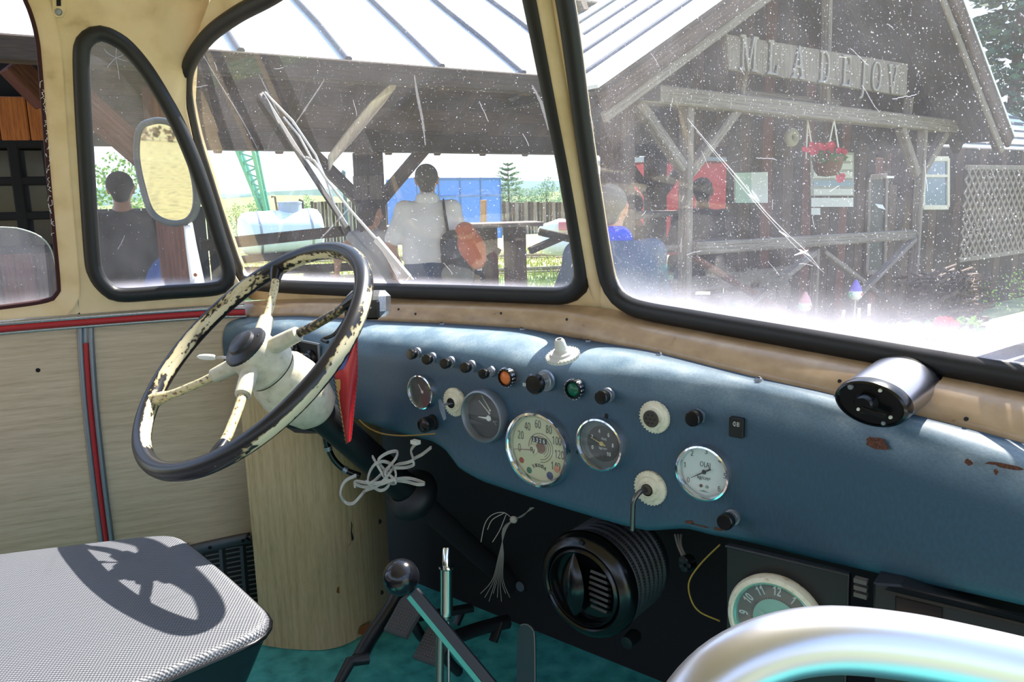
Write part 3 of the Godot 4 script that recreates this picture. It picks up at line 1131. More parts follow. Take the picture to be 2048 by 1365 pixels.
func rosette(prof_h: float, rad: float) -> MB:           # stepped cream plastic disc with a notched rim
	var mb := MB.new().lathe([Vector2(rad * 0.36, prof_h), Vector2(rad * 0.42, prof_h * 1.05), Vector2(rad * 0.5, prof_h * 0.8), Vector2(rad * 0.68, prof_h * 0.72), Vector2(rad * 0.74, prof_h * 0.52), Vector2(rad * 0.88, prof_h * 0.46), Vector2(rad * 0.98, prof_h * 0.3), Vector2(rad, 0)], Vector3.ZERO, Vector3.BACK, 36)
	for k in 30:
		var a := TAU * k / 30
		mb.box(Vector3(cos(a), sin(a), 0) * rad * 0.985 + Vector3(0, 0, prof_h * 0.2), Vector3(0.002, 0.0026, prof_h * 0.4), Basis(Vector3.BACK, a), 0.0005)
	return mb


func build_dash() -> void:
	back_edge(0)
	# the blue body: a skin from the back edge over the rounded crest down to the rolled lower edge
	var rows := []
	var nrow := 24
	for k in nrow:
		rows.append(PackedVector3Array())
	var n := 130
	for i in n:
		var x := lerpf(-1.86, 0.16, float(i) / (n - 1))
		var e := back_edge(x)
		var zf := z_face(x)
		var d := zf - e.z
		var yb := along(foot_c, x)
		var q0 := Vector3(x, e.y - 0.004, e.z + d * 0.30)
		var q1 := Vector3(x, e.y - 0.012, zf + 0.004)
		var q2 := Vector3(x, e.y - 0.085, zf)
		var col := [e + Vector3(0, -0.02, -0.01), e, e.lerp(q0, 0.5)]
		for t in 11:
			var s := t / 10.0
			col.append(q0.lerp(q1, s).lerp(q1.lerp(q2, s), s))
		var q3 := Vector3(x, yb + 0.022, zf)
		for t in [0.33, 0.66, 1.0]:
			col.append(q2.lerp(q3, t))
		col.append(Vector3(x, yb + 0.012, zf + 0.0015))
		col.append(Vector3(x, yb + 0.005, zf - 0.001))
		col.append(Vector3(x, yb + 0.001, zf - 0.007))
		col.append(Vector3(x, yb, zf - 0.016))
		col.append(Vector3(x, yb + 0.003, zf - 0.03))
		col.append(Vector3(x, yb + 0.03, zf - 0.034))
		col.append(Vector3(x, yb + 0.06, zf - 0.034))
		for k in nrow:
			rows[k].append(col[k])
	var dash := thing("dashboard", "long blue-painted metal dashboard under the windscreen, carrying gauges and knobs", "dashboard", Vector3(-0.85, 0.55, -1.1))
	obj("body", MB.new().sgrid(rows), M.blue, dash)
	var rust := tri_mat(noise(91, 0.1, 128, 128, 3), [[0.0, hex("3d241b")], [1.0, hex("7a4a37")]], Vector3(20, 20, 20), 0.9)
	for q in [[1755, 888, 24, 13], [1938, 925, 8, 7], [2008, 932, 38, 5], [1992, 944, 5, 7], [1380, 1046, 9, 5], [1436, 1060, 10, 5], [1400, 1052, 22, 2]]:
		var c := PackedVector3Array()
		for k in 14:
			var a := TAU * k / 14
			var s := rng.randf_range(0.7, 1.15)
			c.append(face(q[0] + cos(a) * q[2] * s, q[1] + sin(a) * q[3] * s + (cos(a) * q[2] * 0.2)) + Vector3(0.0, 0, 0.0012))
		obj("rust_patch", MB.new().fan(c), rust, dash)
	for q in [[1048, 657], [1180, 682], [1322, 706], [1521, 752], [888, 648]]:
		var px := -0.8
		for k in 20:
			px = lerpf(px, onz(q[0], q[1], z_back(px)).x, 0.6)
		var s := thing("dash_screw", "slotted screw fixing the dashboard to the sill, %s" % {1048: "left of the pale dome button", 1180: "just behind the pale dome button", 1322: "right of the pale dome button", 1521: "nearest the demister", 888: "farthest left"}[q[0]], "screw", back_edge(px) + Vector3(0, -0.002, 0.006), "screws along the dashboard's back edge")
		bases.erase(s)
		obj("head", MB.new().lathe([Vector2(0, 0.005), Vector2(0.004, 0.004), Vector2(0.006, 0.001), Vector2(0.0075, 0)], Vector3.ZERO, Vector3(0, 1, 0.4), 12), M.zinc, s)
		obj("slot", MB.new().box(Vector3(0, 0.005, 0.002), Vector3(0.008, 0.001, 0.0012)), M.black, s)
	for q in [[1156, 905], [1213, 832], [1207, 940], [1008, 862], [1022, 858]]:
		obj("hole", MB.new().lathe([Vector2(0, 0.0008), Vector2(0.0034, 0.001), Vector2(0.004, 0)], face(q[0], q[1]), Vector3.BACK, 10), M.black, dash)

	var sans := font("Droid Sans")
	var bold := font("Droid Sans", 700)
	# small dark gauge on the left
	var dark_dial := mat("191b1e", 0.5)
	var g := gauge("gauge", "small dark fuel gauge in worn chrome, leftmost of the dials", 848, 783, 0.0365, M.chrome, dark_dial, 0.014)
	var mk := MB.new()
	arc_ticks(mk, 0.021, 0.027, 0.001, 20, 100, 6, 0.0036)
	mk.words("1/2", sans, 0.006, Vector3(0.013, 0.010, 0.0036), Vector3.RIGHT, Vector3.UP)
	obj("marks", mk, mat("9a9a94", 0.6), g)
	hand(g, "needle", -35, 0.018, 0.004, 0.0008, 0.003, 0.005, M.white)
	# larger grey-rimmed gauge with two pointers
	g = gauge("gauge", "black gauge in a thick dull grey ring with bent pale pointers", 974, 830, 0.052, M.zinc, mat("0f1013", 0.4), 0.02)
	mk = MB.new()
	arc_ticks(mk, 0.017, 0.020, 0.0009, -10, 200, 12, 0.004, Vector2(0.014, 0.004))
	for k in 24:
		var a0 := deg_to_rad(-30 + k * 9.0)
		var a1 := deg_to_rad(-30 + (k + 1) * 9.0)
		mk.bar(Vector3(0.014 + sin(a0) * 0.023, 0.004 + cos(a0) * 0.023, 0.0036), Vector3(0.014 + sin(a1) * 0.023, 0.004 + cos(a1) * 0.023, 0.0036), 0.0007, 0.0003, Vector3.BACK, 0.0001)
	mk.words("°C", sans, 0.007, Vector3(0.022, -0.012, 0.0036), Vector3.RIGHT, Vector3.UP)
	mk.box(Vector3(0.006, 0.030, 0.004), Vector3(0.006, 0.007, 0.0004))
	obj("marks", mk, mat("a5a196", 0.6), g)
	hand(g, "needle", -92, 0.026, 0.006, 0.0022, 0.006, 0.007, M.white, Vector2(0.010, -0.004))
	hand(g, "needle", -50, 0.034, 0.0, 0.0012, 0.002, 0.006, M.offwhite, Vector2(0.012, 0.006))
	hand(g, "needle", -38, 0.034, 0.0, 0.0008, 0.002, 0.006, M.offwhite, Vector2(0.014, 0.012))
	# speedometer
	var cream_dial := mat("c6c6a2", 0.5)
	g = gauge("speedometer", "large round speedometer with a cream dial and brown rings", 1080, 897, 0.0715, M.chrome, cream_dial, 0.016)
	mk = MB.new()
	arc_words(mk, ["0", "20", "40", "60", "80", "100", "120", "140"], sans, 0.0145, 0.0455, -98, 126, 0.0036, 0.62)
	var ink := mat("3b382b", 0.7)
	arc_ticks(mk, 0.053, 0.0605, 0.0012, -98, 20, 8, 0.0036)
	arc_ticks(mk, 0.057, 0.0605, 0.0007, -98, 20, 36, 0.0036)
	for k in 30:
		var a0 := deg_to_rad(-98 + k * 4.0)
		var a1 := deg_to_rad(-98 + (k + 1) * 4.0)
		for r in [0.0535, 0.0605]:
			mk.bar(Vector3(sin(a0) * r, cos(a0) * r, 0.0036), Vector3(sin(a1) * r, cos(a1) * r, 0.0036), 0.0009, 0.0003, Vector3.BACK, 0.0001)
	for k in 5:
		var a := deg_to_rad(lerpf(-33, 33, k / 4.0))
		mk.words("SKODA"[k], bold, 0.0065, Vector3(sin(a) * 0.024, -0.056 + cos(a) * 0.024, 0.0036), Vector3(cos(a), -sin(a), 0), Vector3(sin(a), cos(a), 0))
	obj("numerals", mk, ink, g)
	mk = MB.new()
	for q in [[0.027, -160, 200], [0.022, -160, 200], [0.0175, -40, 150], [0.013, -40, 150]]:
		for k in 40:
			var a0 := deg_to_rad(lerpf(q[1], q[2], k / 40.0))
			var a1 := deg_to_rad(lerpf(q[1], q[2], (k + 1) / 40.0))
			var r: float = q[0]
			if cos(a0) * r > -0.013 or sin(a0) > 0:
				mk.bar(Vector3(0.004 + sin(a0) * r, 0.002 + cos(a0) * r, 0.0035), Vector3(0.004 + sin(a1) * r, 0.002 + cos(a1) * r, 0.0035), 0.0011, 0.0003, Vector3.BACK, 0.0001)
	obj("rings", mk, mat("5f4a32", 0.7), g)
	obj("centre_disc", MB.new().lathe([Vector2(0, 0.0044), Vector2(0.0105, 0.0042), Vector2(0.0105, 0.003)], Vector3(0.004, 0.002, 0), Vector3.BACK, 24), mat("6e4429", 0.6), g)
	obj("counter", MB.new().box(Vector3(0.002, 0.0165, 0.0045), Vector3(0.032, 0.0095, 0.003)), M.black, g)
	mk = MB.new()
	for k in 4:
		mk.words("3326"[k], bold, 0.0075, Vector3(-0.0095 + k * 0.0078, 0.0165, 0.0063), Vector3.RIGHT, Vector3.UP, 0.0003, 0.8)
	obj("counter_digits", mk, M.white, g)
	obj("cream_boss", MB.new().lathe([Vector2(0, 0.0068), Vector2(0.009, 0.0062), Vector2(0.0105, 0.004)], Vector3(-0.013, -0.004, 0), Vector3.BACK, 20), cream_dial, g)
	mk = MB.new()
	for k in 24:
		var a0 := TAU * k / 24
		var a1 := TAU * (k + 1) / 24
		for q in [[-0.013, -0.004, 0.0092, 0.0068], [-0.0, -0.0475, 0.0095, 0.0036]]:
			mk.bar(Vector3(q[0] + cos(a0) * q[2], q[1] + sin(a0) * q[2], q[3]), Vector3(q[0] + cos(a1) * q[2], q[1] + sin(a1) * q[2], q[3]), 0.0011, 0.0003, Vector3.BACK, 0.0001)
	mk.words("P", bold, 0.009, Vector3(-0.0145, -0.003, 0.0069), Vector3.RIGHT, Vector3.UP)
	mk.words("V", bold, 0.008, Vector3(-0.010, -0.006, 0.0069), Vector3.RIGHT, Vector3.UP)
	mk.slab(PackedVector3Array([Vector3(-0.005, -0.045, 0.0036), Vector3(0.0, -0.0415, 0.0036), Vector3(0.005, -0.0445, 0.0036), Vector3(0.002, -0.0465, 0.0036), Vector3(0.004, -0.051, 0.0036), Vector3(0.0, -0.0485, 0.0036), Vector3(-0.004, -0.053, 0.0036)]), Vector3.BACK * 0.0004)
	obj("emblem", mk, ink, g)
	hand(g, "needle", -98, 0.043, 0.0, 0.0011, 0.002, 0.006, mat("6a3c28", 0.6), Vector2(-0.013, -0.004))
	for q in [[-0.041, -0.030, "94432f", 0.0058], [-0.0235, -0.046, "2f6a4c", 0.0062], [0.0235, -0.047, "2b3566", 0.0075], [0.039, -0.031, "d08a68", 0.0068]]:
		obj("tell_tale", MB.new().lathe([Vector2(0, 0.0052), Vector2(q[3] * 0.7, 0.0048), Vector2(q[3], 0.0032)], Vector3(q[0], q[1], 0), Vector3.BACK, 18), mat(q[2], 0.25), g)
	# black oil pressure gauge
	g = gauge("gauge", "black pressure gauge reading to ten, with grey surround and brass pointer", 1207, 886, 0.047, M.chrome, mat("4d5a5c", 0.5), 0.018)
	obj("inner_dial", MB.new().lathe([Vector2(0, 0.0046), Vector2(0.031, 0.0044), Vector2(0.0315, 0.003)], Vector3(0.001, -0.001, 0), Vector3.BACK, 36), M.black, g)
	mk = MB.new()
	arc_words(mk, ["0", "2", "4", "6", "8", "10"], bold, 0.0068, 0.0215, -118, 142, 0.005, 0.8)
	arc_ticks(mk, 0.0255, 0.030, 0.0009, -128, 140, 21, 0.005)
	mk.words("kg/cm²", sans, 0.0038, Vector3(0.002, -0.0085, 0.005), Vector3.RIGHT, Vector3.UP)
	mk.words("OLAJ", sans, 0.0036, Vector3(0.004, 0.0085, 0.005), Vector3.RIGHT, Vector3.UP)
	mk.slab(PackedVector3Array([Vector3(-0.006, -0.0155, 0.005), Vector3(0, -0.0145, 0.005), Vector3(0.006, -0.0155, 0.005), Vector3(0, -0.0175, 0.005)]), Vector3.BACK * 0.0003)
	obj("numerals", mk, mat("d4d6d4", 0.6), g)
	for sx in [-0.0045, 0.0045]:
		obj("dial_screw", MB.new().lathe([Vector2(0, 0.006), Vector2(0.0022, 0.0056), Vector2(0.0025, 0.0044)], Vector3(sx, -0.0235, 0), Vector3.BACK, 10), M.dark, g)
	hand(g, "needle", -70, 0.023, 0.008, 0.0010, 0.0042, 0.0065, mat("c9b26a", 0.4))
	# white oil pressure gauge
	g = gauge("gauge", "white-faced pressure gauge with a thin chrome rim, rightmost of the dials", 1411, 943, 0.0455, M.chrome, mat("cfdad8", 0.5), 0.016)
	mk = MB.new()
	arc_words(mk, ["0", "1", "2", "3", "4", "5", "6"], sans, 0.0082, 0.0335, -125, 133, 0.0036, 0.8)
	arc_ticks(mk, 0.0235, 0.0275, 0.0011, -125, 133, 7, 0.0036)
	arc_ticks(mk, 0.0245, 0.0275, 0.0008, -103.5, 111.5, 6, 0.0036)
	mk.words("OLAJ", sans, 0.0078, Vector3(0.001, 0.0115, 0.0036), Vector3.RIGHT, Vector3.UP, 0.0003, 0.8)
	mk.words("kg/cm²", sans, 0.0052, Vector3(-0.001, -0.0105, 0.0036), Vector3.RIGHT, Vector3.UP)
	obj("numerals", mk, mat("23262a", 0.6), g)
	hand(g, "needle", -122, 0.026, 0.013, 0.0011, 0.0037, 0.0055, M.black)
	for q in [[-0.0055, "5b4632"], [0.0045, "8aa296"]]:
		obj("dial_screw", MB.new().lathe([Vector2(0, 0.0048), Vector2(0.0024, 0.0044), Vector2(0.0028, 0.003)], Vector3(q[0], -0.024, 0), Vector3.BACK, 12), mat(q[1], 0.4, 0.5), g)
	obj("maker_mark", MB.new().slab(PackedVector3Array([Vector3(-0.009, -0.0325, 0.0034), Vector3(-0.001, -0.0305, 0.0034), Vector3(0.007, -0.0325, 0.0034), Vector3(-0.001, -0.0335, 0.0034)]), Vector3.BACK * 0.0003), mat("6f9a86", 0.6), g)

	# pull knobs
	knob("black pull knob with a pale printed cap, leftmost in the top row", 836, 706, 822, 709, 0.0105, 0.026)
	knob("black pull knob with bright steel edge, second from the left in the top row", 866, 716, 856, 719, 0.0105, 0.026)
	knob("black pull knob with bright steel edge, third from the left in the top row", 903, 724, 891, 727, 0.0105, 0.026)
	knob("black pull knob with bright steel edge, fourth from the left in the top row", 944, 732, 930, 735, 0.0105, 0.026)
	knob("black pull knob with hexagon nut, left of the orange lamp", 984, 743, 967, 748, 0.0098, 0.032, 1)
	var kn := knob("large black mushroom pull knob between the orange and green lamps", 1092, 762, 1072, 766, 0.0185, 0.04, 3)
	mk = MB.new()
	for k in 3:
		mk.box(Vector3(-0.017 + k * 0.0025, 0.0, 0.0445), Vector3(0.001, 0.006, 0.0004))
	obj("symbol", mk, M.white, kn)
	knob("black pull knob right of the green lamp", 1217, 790, 1203, 795, 0.0118, 0.028)
	knob("black pull knob with worn hexagon nut, right of the perforated cream disc", 1396, 833, 1383, 838, 0.0125, 0.022, 1)
	knob("black pull knob near the dashboard's lower edge, below the white gauge", 1466, 1034, 1449, 1042, 0.0125, 0.034)
	knob("flat black pull knob under the leftmost gauge", 866, 845, 848, 850, 0.0155, 0.032, 2)
	lamp("orange round pilot lamp with a knurled ring", 1018, 754, 0.0165, M.glow_orange)
	lamp("dark green round pilot lamp with a knurled ring", 1153, 777, 0.0165, M.glow_green)

	# cream rosettes: ignition, sounder, lever switch, dome button
	var o := thing("ignition_switch", "cream notched ignition disc with its key hanging in it", "switch", face(911, 804))
	bases.erase(o)
	obj("rosette", rosette(0.014, 0.0285), M.ivory, o)
	obj("lock", MB.new().lathe([Vector2(0, 0.012), Vector2(0.009, 0.0125), Vector2(0.0105, 0.008)], Vector3.ZERO, Vector3.BACK, 16), M.black, o)
	var clear := mat("9fb0c44c", 0.1)
	clear.transparency = BaseMaterial3D.TRANSPARENCY_ALPHA
	obj("key", MB.new().bar(Vector3(0, 0, 0.01), Vector3(-0.004, 0, 0.034), 0.010, 0.002), M.zinc, o)
	obj("key_tag", MB.new().slab(PackedVector3Array([Vector3(-0.014, 0.010, 0.032), Vector3(-0.004, 0.012, 0.036), Vector3(0.004, 0.000, 0.036), Vector3(0.006, -0.026, 0.034), Vector3(0.000, -0.030, 0.034), Vector3(-0.012, -0.008, 0.032)]), Vector3.BACK * 0.002), clear, o)
	o = thing("sounder", "cream round sounder with seven holes in its dark centre", "buzzer", face(1311, 834))
	bases.erase(o)
	obj("rosette", rosette(0.016, 0.0262), M.ivory, o)
	obj("grille", MB.new().lathe([Vector2(0, 0.0178), Vector2(0.0130, 0.0174), Vector2(0.0142, 0.0155)], Vector3.ZERO, Vector3.BACK, 24), mat("3c352f", 0.6), o)
	for k in 7:
		var q := Vector3.ZERO if k == 6 else Vector3(cos(k * PI / 3), sin(k * PI / 3), 0) * 0.0075
		obj("hole", MB.new().lathe([Vector2(0, 0.0002), Vector2(0.0016, 0.0004), Vector2(0.0017, 0)], q + Vector3(0, 0, 0.0176), Vector3.BACK, 8), M.black, o)
	o = thing("lever_switch", "cream notched disc with a bent steel lever pointing down", "switch", face(1302, 976))
	bases.erase(o)
	obj("rosette", rosette(0.014, 0.029), M.ivory, o)
	obj("boss", MB.new().lathe([Vector2(0, 0.014), Vector2(0.009, 0.0135), Vector2(0.0105, 0.008)], Vector3(-0.001, 0, 0), Vector3.BACK, 18), mat("4a423a", 0.6), o)
	obj("lever", MB.new().tube(linec(PackedVector3Array([Vector3(-0.002, 0, 0.010), Vector3(-0.006, -0.001, 0.026), Vector3(-0.011, -0.012, 0.036), Vector3(-0.013, -0.03, 0.036), Vector3(-0.015, -0.066, 0.034)]), 22), 0.0043, 10), mat("6d6a68", 0.3, 0.9), o)
	var px := -0.85
	var dz := -1.15
	var dp := lvl(1126, 708, 0.845)
	o = thing("dome_button", "pale grey dome button on a notched disc, on top of the dashboard", "button", Vector3(dp.x, dp.y - 0.006, dp.z))
	bases.erase(o)
	var dm := rosette(0.015, 0.029)
	var ro := obj("rosette", dm, mat("c4c2ba", 0.5), o)
	ro.rotation = Vector3(-1.25, 0, 0)
	ro = obj("dome", MB.new().lathe([Vector2(0.0045, 0.034), Vector2(0.006, 0.0345), Vector2(0.0085, 0.031), Vector2(0.0105, 0.018), Vector2(0.0125, 0.010)], Vector3.ZERO, Vector3.BACK, 20), mat("cdcbc4", 0.45), o)
	ro.rotation = Vector3(-1.25, 0, 0)
	# rocker switch with the fog lamp sign
	o = thing("rocker_switch", "small black rocker switch with a white fog lamp symbol", "switch", face(1476, 854))
	bases.erase(o)
	obj("body", MB.new().box(Vector3(0, 0, 0.003), Vector3(0.0225, 0.031, 0.01), Basis(), 0.0015), M.black, o)
	mk = MB.new()
	for k in 12:
		var a0 := PI * 0.5 + PI * k / 12
		var a1 := PI * 0.5 + PI * (k + 1) / 12
		mk.bar(Vector3(-0.0012 + cos(a0) * 0.003, 0.006 + sin(a0) * 0.0034, 0.0084), Vector3(-0.0012 + cos(a1) * 0.003, 0.006 + sin(a1) * 0.0034, 0.0084), 0.0007, 0.0003, Vector3.BACK, 0.0001)
	mk.bar(Vector3(-0.0012, 0.0026, 0.0084), Vector3(-0.0012, 0.0094, 0.0084), 0.0007, 0.0003, Vector3.BACK, 0.0001)
	for k in 3:
		mk.bar(Vector3(0.0005, 0.0035 + k * 0.0024, 0.0084), Vector3(0.006, 0.0035 + k * 0.0024, 0.0084), 0.0006, 0.0003, Vector3.BACK, 0.0001)
	mk.bar(Vector3(0.0032, 0.0022, 0.0084), Vector3(0.0032, 0.0098, 0.0084), 0.0006, 0.0003, Vector3.BACK, 0.0001)
	obj("symbol", mk, M.white, o)

	# demister: an oval polished drum with a black front
	var dc := dep(1776, 783, 1.01)
	var axis := (cam_f * -0.80 + cam_r * -0.33 - cam_u * 0.30).normalized()
	axis = Vector3(-0.12, -0.10, 1).normalized()
	var lat := (cam_r * 0.95 - cam_u * 0.28)
	lat = (Vector3.RIGHT + Vector3(0, -0.10, 0))
	o = thing("demister", "oval polished demister drum with a black switch front, on the dashboard", "demister", dc)
	bases.erase(o)
	var A := 0.0455
	var B := 0.64
	obj("drum", MB.new().lathe([Vector2(A * 0.98, 0.046), Vector2(A * 1.0, 0.03), Vector2(A * 1.03, -0.05), Vector2(A * 1.04, -0.058)], Vector3.ZERO, axis, 48, 1.0, B, lat), mat("b4b8c4", 0.28, 1.0), o)
	obj("rear_ring", MB.new().lathe([Vector2(A * 1.045, -0.054), Vector2(A * 1.06, -0.06), Vector2(A * 1.05, -0.078), Vector2(A * 0.96, -0.088), Vector2(0, -0.09)], Vector3.ZERO, axis, 48, 1.0, B, lat), M.gloss, o)
	obj("front_rim", MB.new().lathe([Vector2(A * 1.0, 0.040), Vector2(A * 1.02, 0.05), Vector2(A * 0.98, 0.057), Vector2(A * 0.90, 0.059), Vector2(A * 0.86, 0.056), Vector2(0, 0.055)], Vector3.ZERO, axis, 48, 1.0, B, lat), M.gloss, o)
	var lx := (lat - axis * lat.dot(axis)).normalized()
	var ly := axis.cross(lx)
	obj("hub", MB.new().lathe([Vector2(0, 0.070), Vector2(0.010, 0.069), Vector2(0.0135, 0.063), Vector2(0.015, 0.054)], lx * -0.005 + ly * 0.0, axis, 24), M.gloss, o)
	obj("switch_lever", MB.new().bar(lx * -0.006 + ly * -0.004 + axis * 0.071, lx * 0.023 + ly * -0.007 + axis * 0.066, 0.005, 0.006), M.gloss, o)
	for q in [[-0.034, 0.022, 0.0040], [0.012, 0.029, 0.0024], [0.033, -0.014, 0.0024], [0.024, -0.028, 0.0030], [-0.010, -0.006, 0.0022]]:
		obj("screw", MB.new().lathe([Vector2(0, 0.003), Vector2(q[2] * 0.8, 0.0025), Vector2(q[2], 0)], lx * q[0] * 0.78 + ly * q[1] * 0.72 + axis * (0.0565 if q[2] != 0.0022 else 0.072), axis, 12), M.offwhite if q[2] < 0.0025 else M.zinc, o)

	# control plate behind the wheel, with cream and black knobs
	o = thing("switch_plate", "black switch plate with a pale border behind the steering wheel", "control panel", face(618, 728))
	var pp := face(618, 728) + Vector3(0, 0, 0.003)
	var c := PackedVector3Array()
	for q in [[560, 672], [600, 680], [638, 688], [643, 785], [600, 776], [560, 765]]:
		c.append(onz(q[0], q[1], -1.086))
	obj("border", MB.new().slab(c, Vector3(0, 0, -0.003)), M.zinc, o)
	var c2 := PackedVector3Array()
	for q in [[564, 676], [600, 684], [634, 691], [638.5, 780], [600, 771], [564, 761]]:
		c2.append(onz(q[0], q[1], -1.0855))
	obj("plate", MB.new().slab(c2, Vector3(0, 0, -0.003)), M.black, o)
	obj("cream_knob", MB.new().lathe([Vector2(0, 0.02), Vector2(0.012, 0.02), Vector2(0.022, 0.019), Vector2(0.026, 0.012), Vector2(0.026, 0.0)], onz(606, 728, -1.086), Vector3.BACK, 28), M.ivory, o)
	obj("cream_knob_centre", MB.new().lathe([Vector2(0, 0.023), Vector2(0.012, 0.022), Vector2(0.013, 0.018)], onz(606, 728, -1.086), Vector3.BACK, 20), M.dark, o)
	for q in [[624, 716], [590, 700]]:
		obj("black_knob", MB.new().lathe([Vector2(0, 0.022), Vector2(0.010, 0.022), Vector2(0.013, 0.018), Vector2(0.013, 0.010), Vector2(0.018, 0.006), Vector2(0.019, 0)], onz(q[0], q[1], -1.086), Vector3.BACK, 20), M.gloss, o)
	obj("lettering", MB.new().words("IR", font("Droid Sans", 700), 0.007, onz(628, 746, -1.0828), Vector3.RIGHT, Vector3.UP), M.white, o)

	# ticket-clip box on the sill behind the wheel rim
	var tb := dep(728, 612, 1.62)
	o = thing("sill_box", "small silver box with chipped black front, on the sill behind the wheel", "box", tb)
	bases.erase(o)
	var bb := Basis(Vector3.UP, 0.55) * Basis(Vector3.RIGHT, -0.1)
	obj("case", MB.new().box(bb * Vector3(0.004, 0.004, -0.02), Vector3(0.085, 0.055, 0.06), bb, 0.012), M.alu, o)
	obj("front_plate", MB.new().box(bb * Vector3(0.0, -0.008, 0.013), Vector3(0.074, 0.04, 0.012), bb, 0.004), M.gloss, o)
	for q in [-0.024, 0.018]:
		obj("screw", MB.new().lathe([Vector2(0, 0.003), Vector2(0.004, 0.002), Vector2(0.005, 0)], bb * Vector3(q, -0.004, 0.019), bb.z, 10), M.chrome, o)
	obj("clip", MB.new().tube(linec(PackedVector3Array([Vector3(-0.03, -0.02, 0.02), Vector3(-0.04, -0.04, 0.03), Vector3(-0.055, -0.06, 0.04), Vector3(-0.075, -0.07, 0.055), Vector3(-0.05, -0.072, 0.06)]), 14), 0.004, 6), M.steel_black, o)

	# red pennant hanging from the box
	var pa := dep(708, 660, 1.60)
	var pb := dep(688, 690, 1.58)
	o = thing("pennant", "red leather pennant with blue and tan edges hanging by the dashboard", "pennant", pa)
	var rowsp := []
	for k in 13:
		var t := k / 12.0
		
		var y := lerpf(668, 888, t)
		var xl := lerpf(704, 668, clampf(t / 0.34, 0, 1)) if t < 0.34 else lerpf(668, 693, (t - 0.34) / 0.66)
		var xr := lerpf(716, 716, t) if t < 0.4 else lerpf(716, 703, (t - 0.4) / 0.6)
		var row := PackedVector3Array()
		for j in 7:
			var s := j / 6.0
			row.append(dep(lerpf(xl, xr, s), y - s * 6.0, 1.57 + 0.012 * sin(s * 5.0 + t * 3.0)))
		rowsp.append(row)
	obj("cloth", MB.new().sgrid(rowsp), M.red, o)
	var blue_rows := []
	var tan_rows := []
	for k in 13:
		var t := k / 12.0
		var f := 0.62 - t * 1.4
		if k <= 4:
			blue_rows.append(PackedVector3Array([rowsp[k][0] + Vector3(0, 0, 0.002), rowsp[k][0].lerp(rowsp[k][6], maxf(0.62 - t * 0.55, 0.3)) + Vector3(0, 0, 0.002)]))
		else:
			tan_rows.append(PackedVector3Array([rowsp[k][0] + Vector3(0, 0, 0.002), rowsp[k][0].lerp(rowsp[k][6], 0.16 + 0.26 * sin((t - 0.33) * 3.2)) + Vector3(0, 0, 0.002)]))
	obj("blue_edge", MB.new().sgrid(blue_rows), mat("25408f", 0.5), o)
	obj("tan_edge", MB.new().sgrid(tan_rows), mat("b78f58", 0.6), o)
	var lace := MB.new()
	for k in 12:
		for j in [0, 6]:
			for s in 2:
				lace.tube([rowsp[k][j].lerp(rowsp[k + 1][j], s * 0.5) + Vector3(-0.003, 0, 0.003), rowsp[k][j].lerp(rowsp[k + 1][j], s * 0.5 + 0.35) + Vector3(0.003, 0, 0.003)], 0.0008, 4)
	obj("lacing", lace, M.dark, o).set_meta("kind", "stuff")


# ---------------------------------------------------------------- steering wheel
func worn_rim_material() -> StandardMaterial3D:          # black paint rubbed through to cream where hands hold it; u round the section, v along the rim
	var w := 128
	var h := 2048
	var n1 := noise(201, 0.02, w, h / 4, 5)
	n1.resize(w, h, Image.INTERPOLATE_CUBIC)
	var n2 := noise(202, 0.09, w, h / 2, 3)
	n2.resize(w, h, Image.INTERPOLATE_CUBIC)
	var d1 := n1.get_data()
	var d2 := n2.get_data()
	var out := PackedByteArray()
	out.resize(w * h * 3)
	# [angle, half width, section angle, half width, strength]; section 0 outwards, 90 towards the driver, 180 inwards
	var zones := [[172, 48, 152, 52, 0.52], [232, 24, 170, 42, 0.55], [345, 38, -14, 28, 0.44], [20, 26, 10, 40, 0.40], [95, 36, 215, 75, 0.42], [60, 26, 15, 40, 0.28], [300, 26, 40, 40, 0.10], [318, 14, -10, 34, 0.3]]
	var black := Color.html("1b1b1f")
	var cream := Color.html("cdc3a2")
	var brown := Color.html("7b6a45")
	for y in h:
		var al := 360.0 * y / h
		for x in w:
			var se := 360.0 * x / w
			var k := 0.0
			for z in zones:
				var da: float = absf(wrapf(al - z[0], -180, 180)) / z[1]
				var ds: float = absf(wrapf(se - z[2], -180, 180)) / z[3]
				k = maxf(k, z[4] * clampf(1.35 - da * da, 0, 1) * clampf(1.4 - ds * ds, 0, 1))
			var i := y * w + x
			var t := k * 1.3 + ((d1[i] / 255.0 - 0.5) * 1.0 + (d2[i] / 255.0 - 0.5) * 0.7) * clampf(k * 4.0, 0.25, 1.0)
			var c := black
			if t > 0.42:
				c = cream.lerp(brown, clampf((0.62 - t) * 3.0 + (d2[i] / 255.0 - 0.55) * 1.6, 0, 0.85))
			elif t > 0.36:
				c = brown.darkened(0.4)
			out[i * 3] = c.r8; out[i * 3 + 1] = c.g8; out[i * 3 + 2] = c.b8
	var m := StandardMaterial3D.new()
	m.albedo_texture = ImageTexture.create_from_image(Image.create_from_data(w, h, false, Image.FORMAT_RGB8, out))
	m.roughness = 0.32
	return m


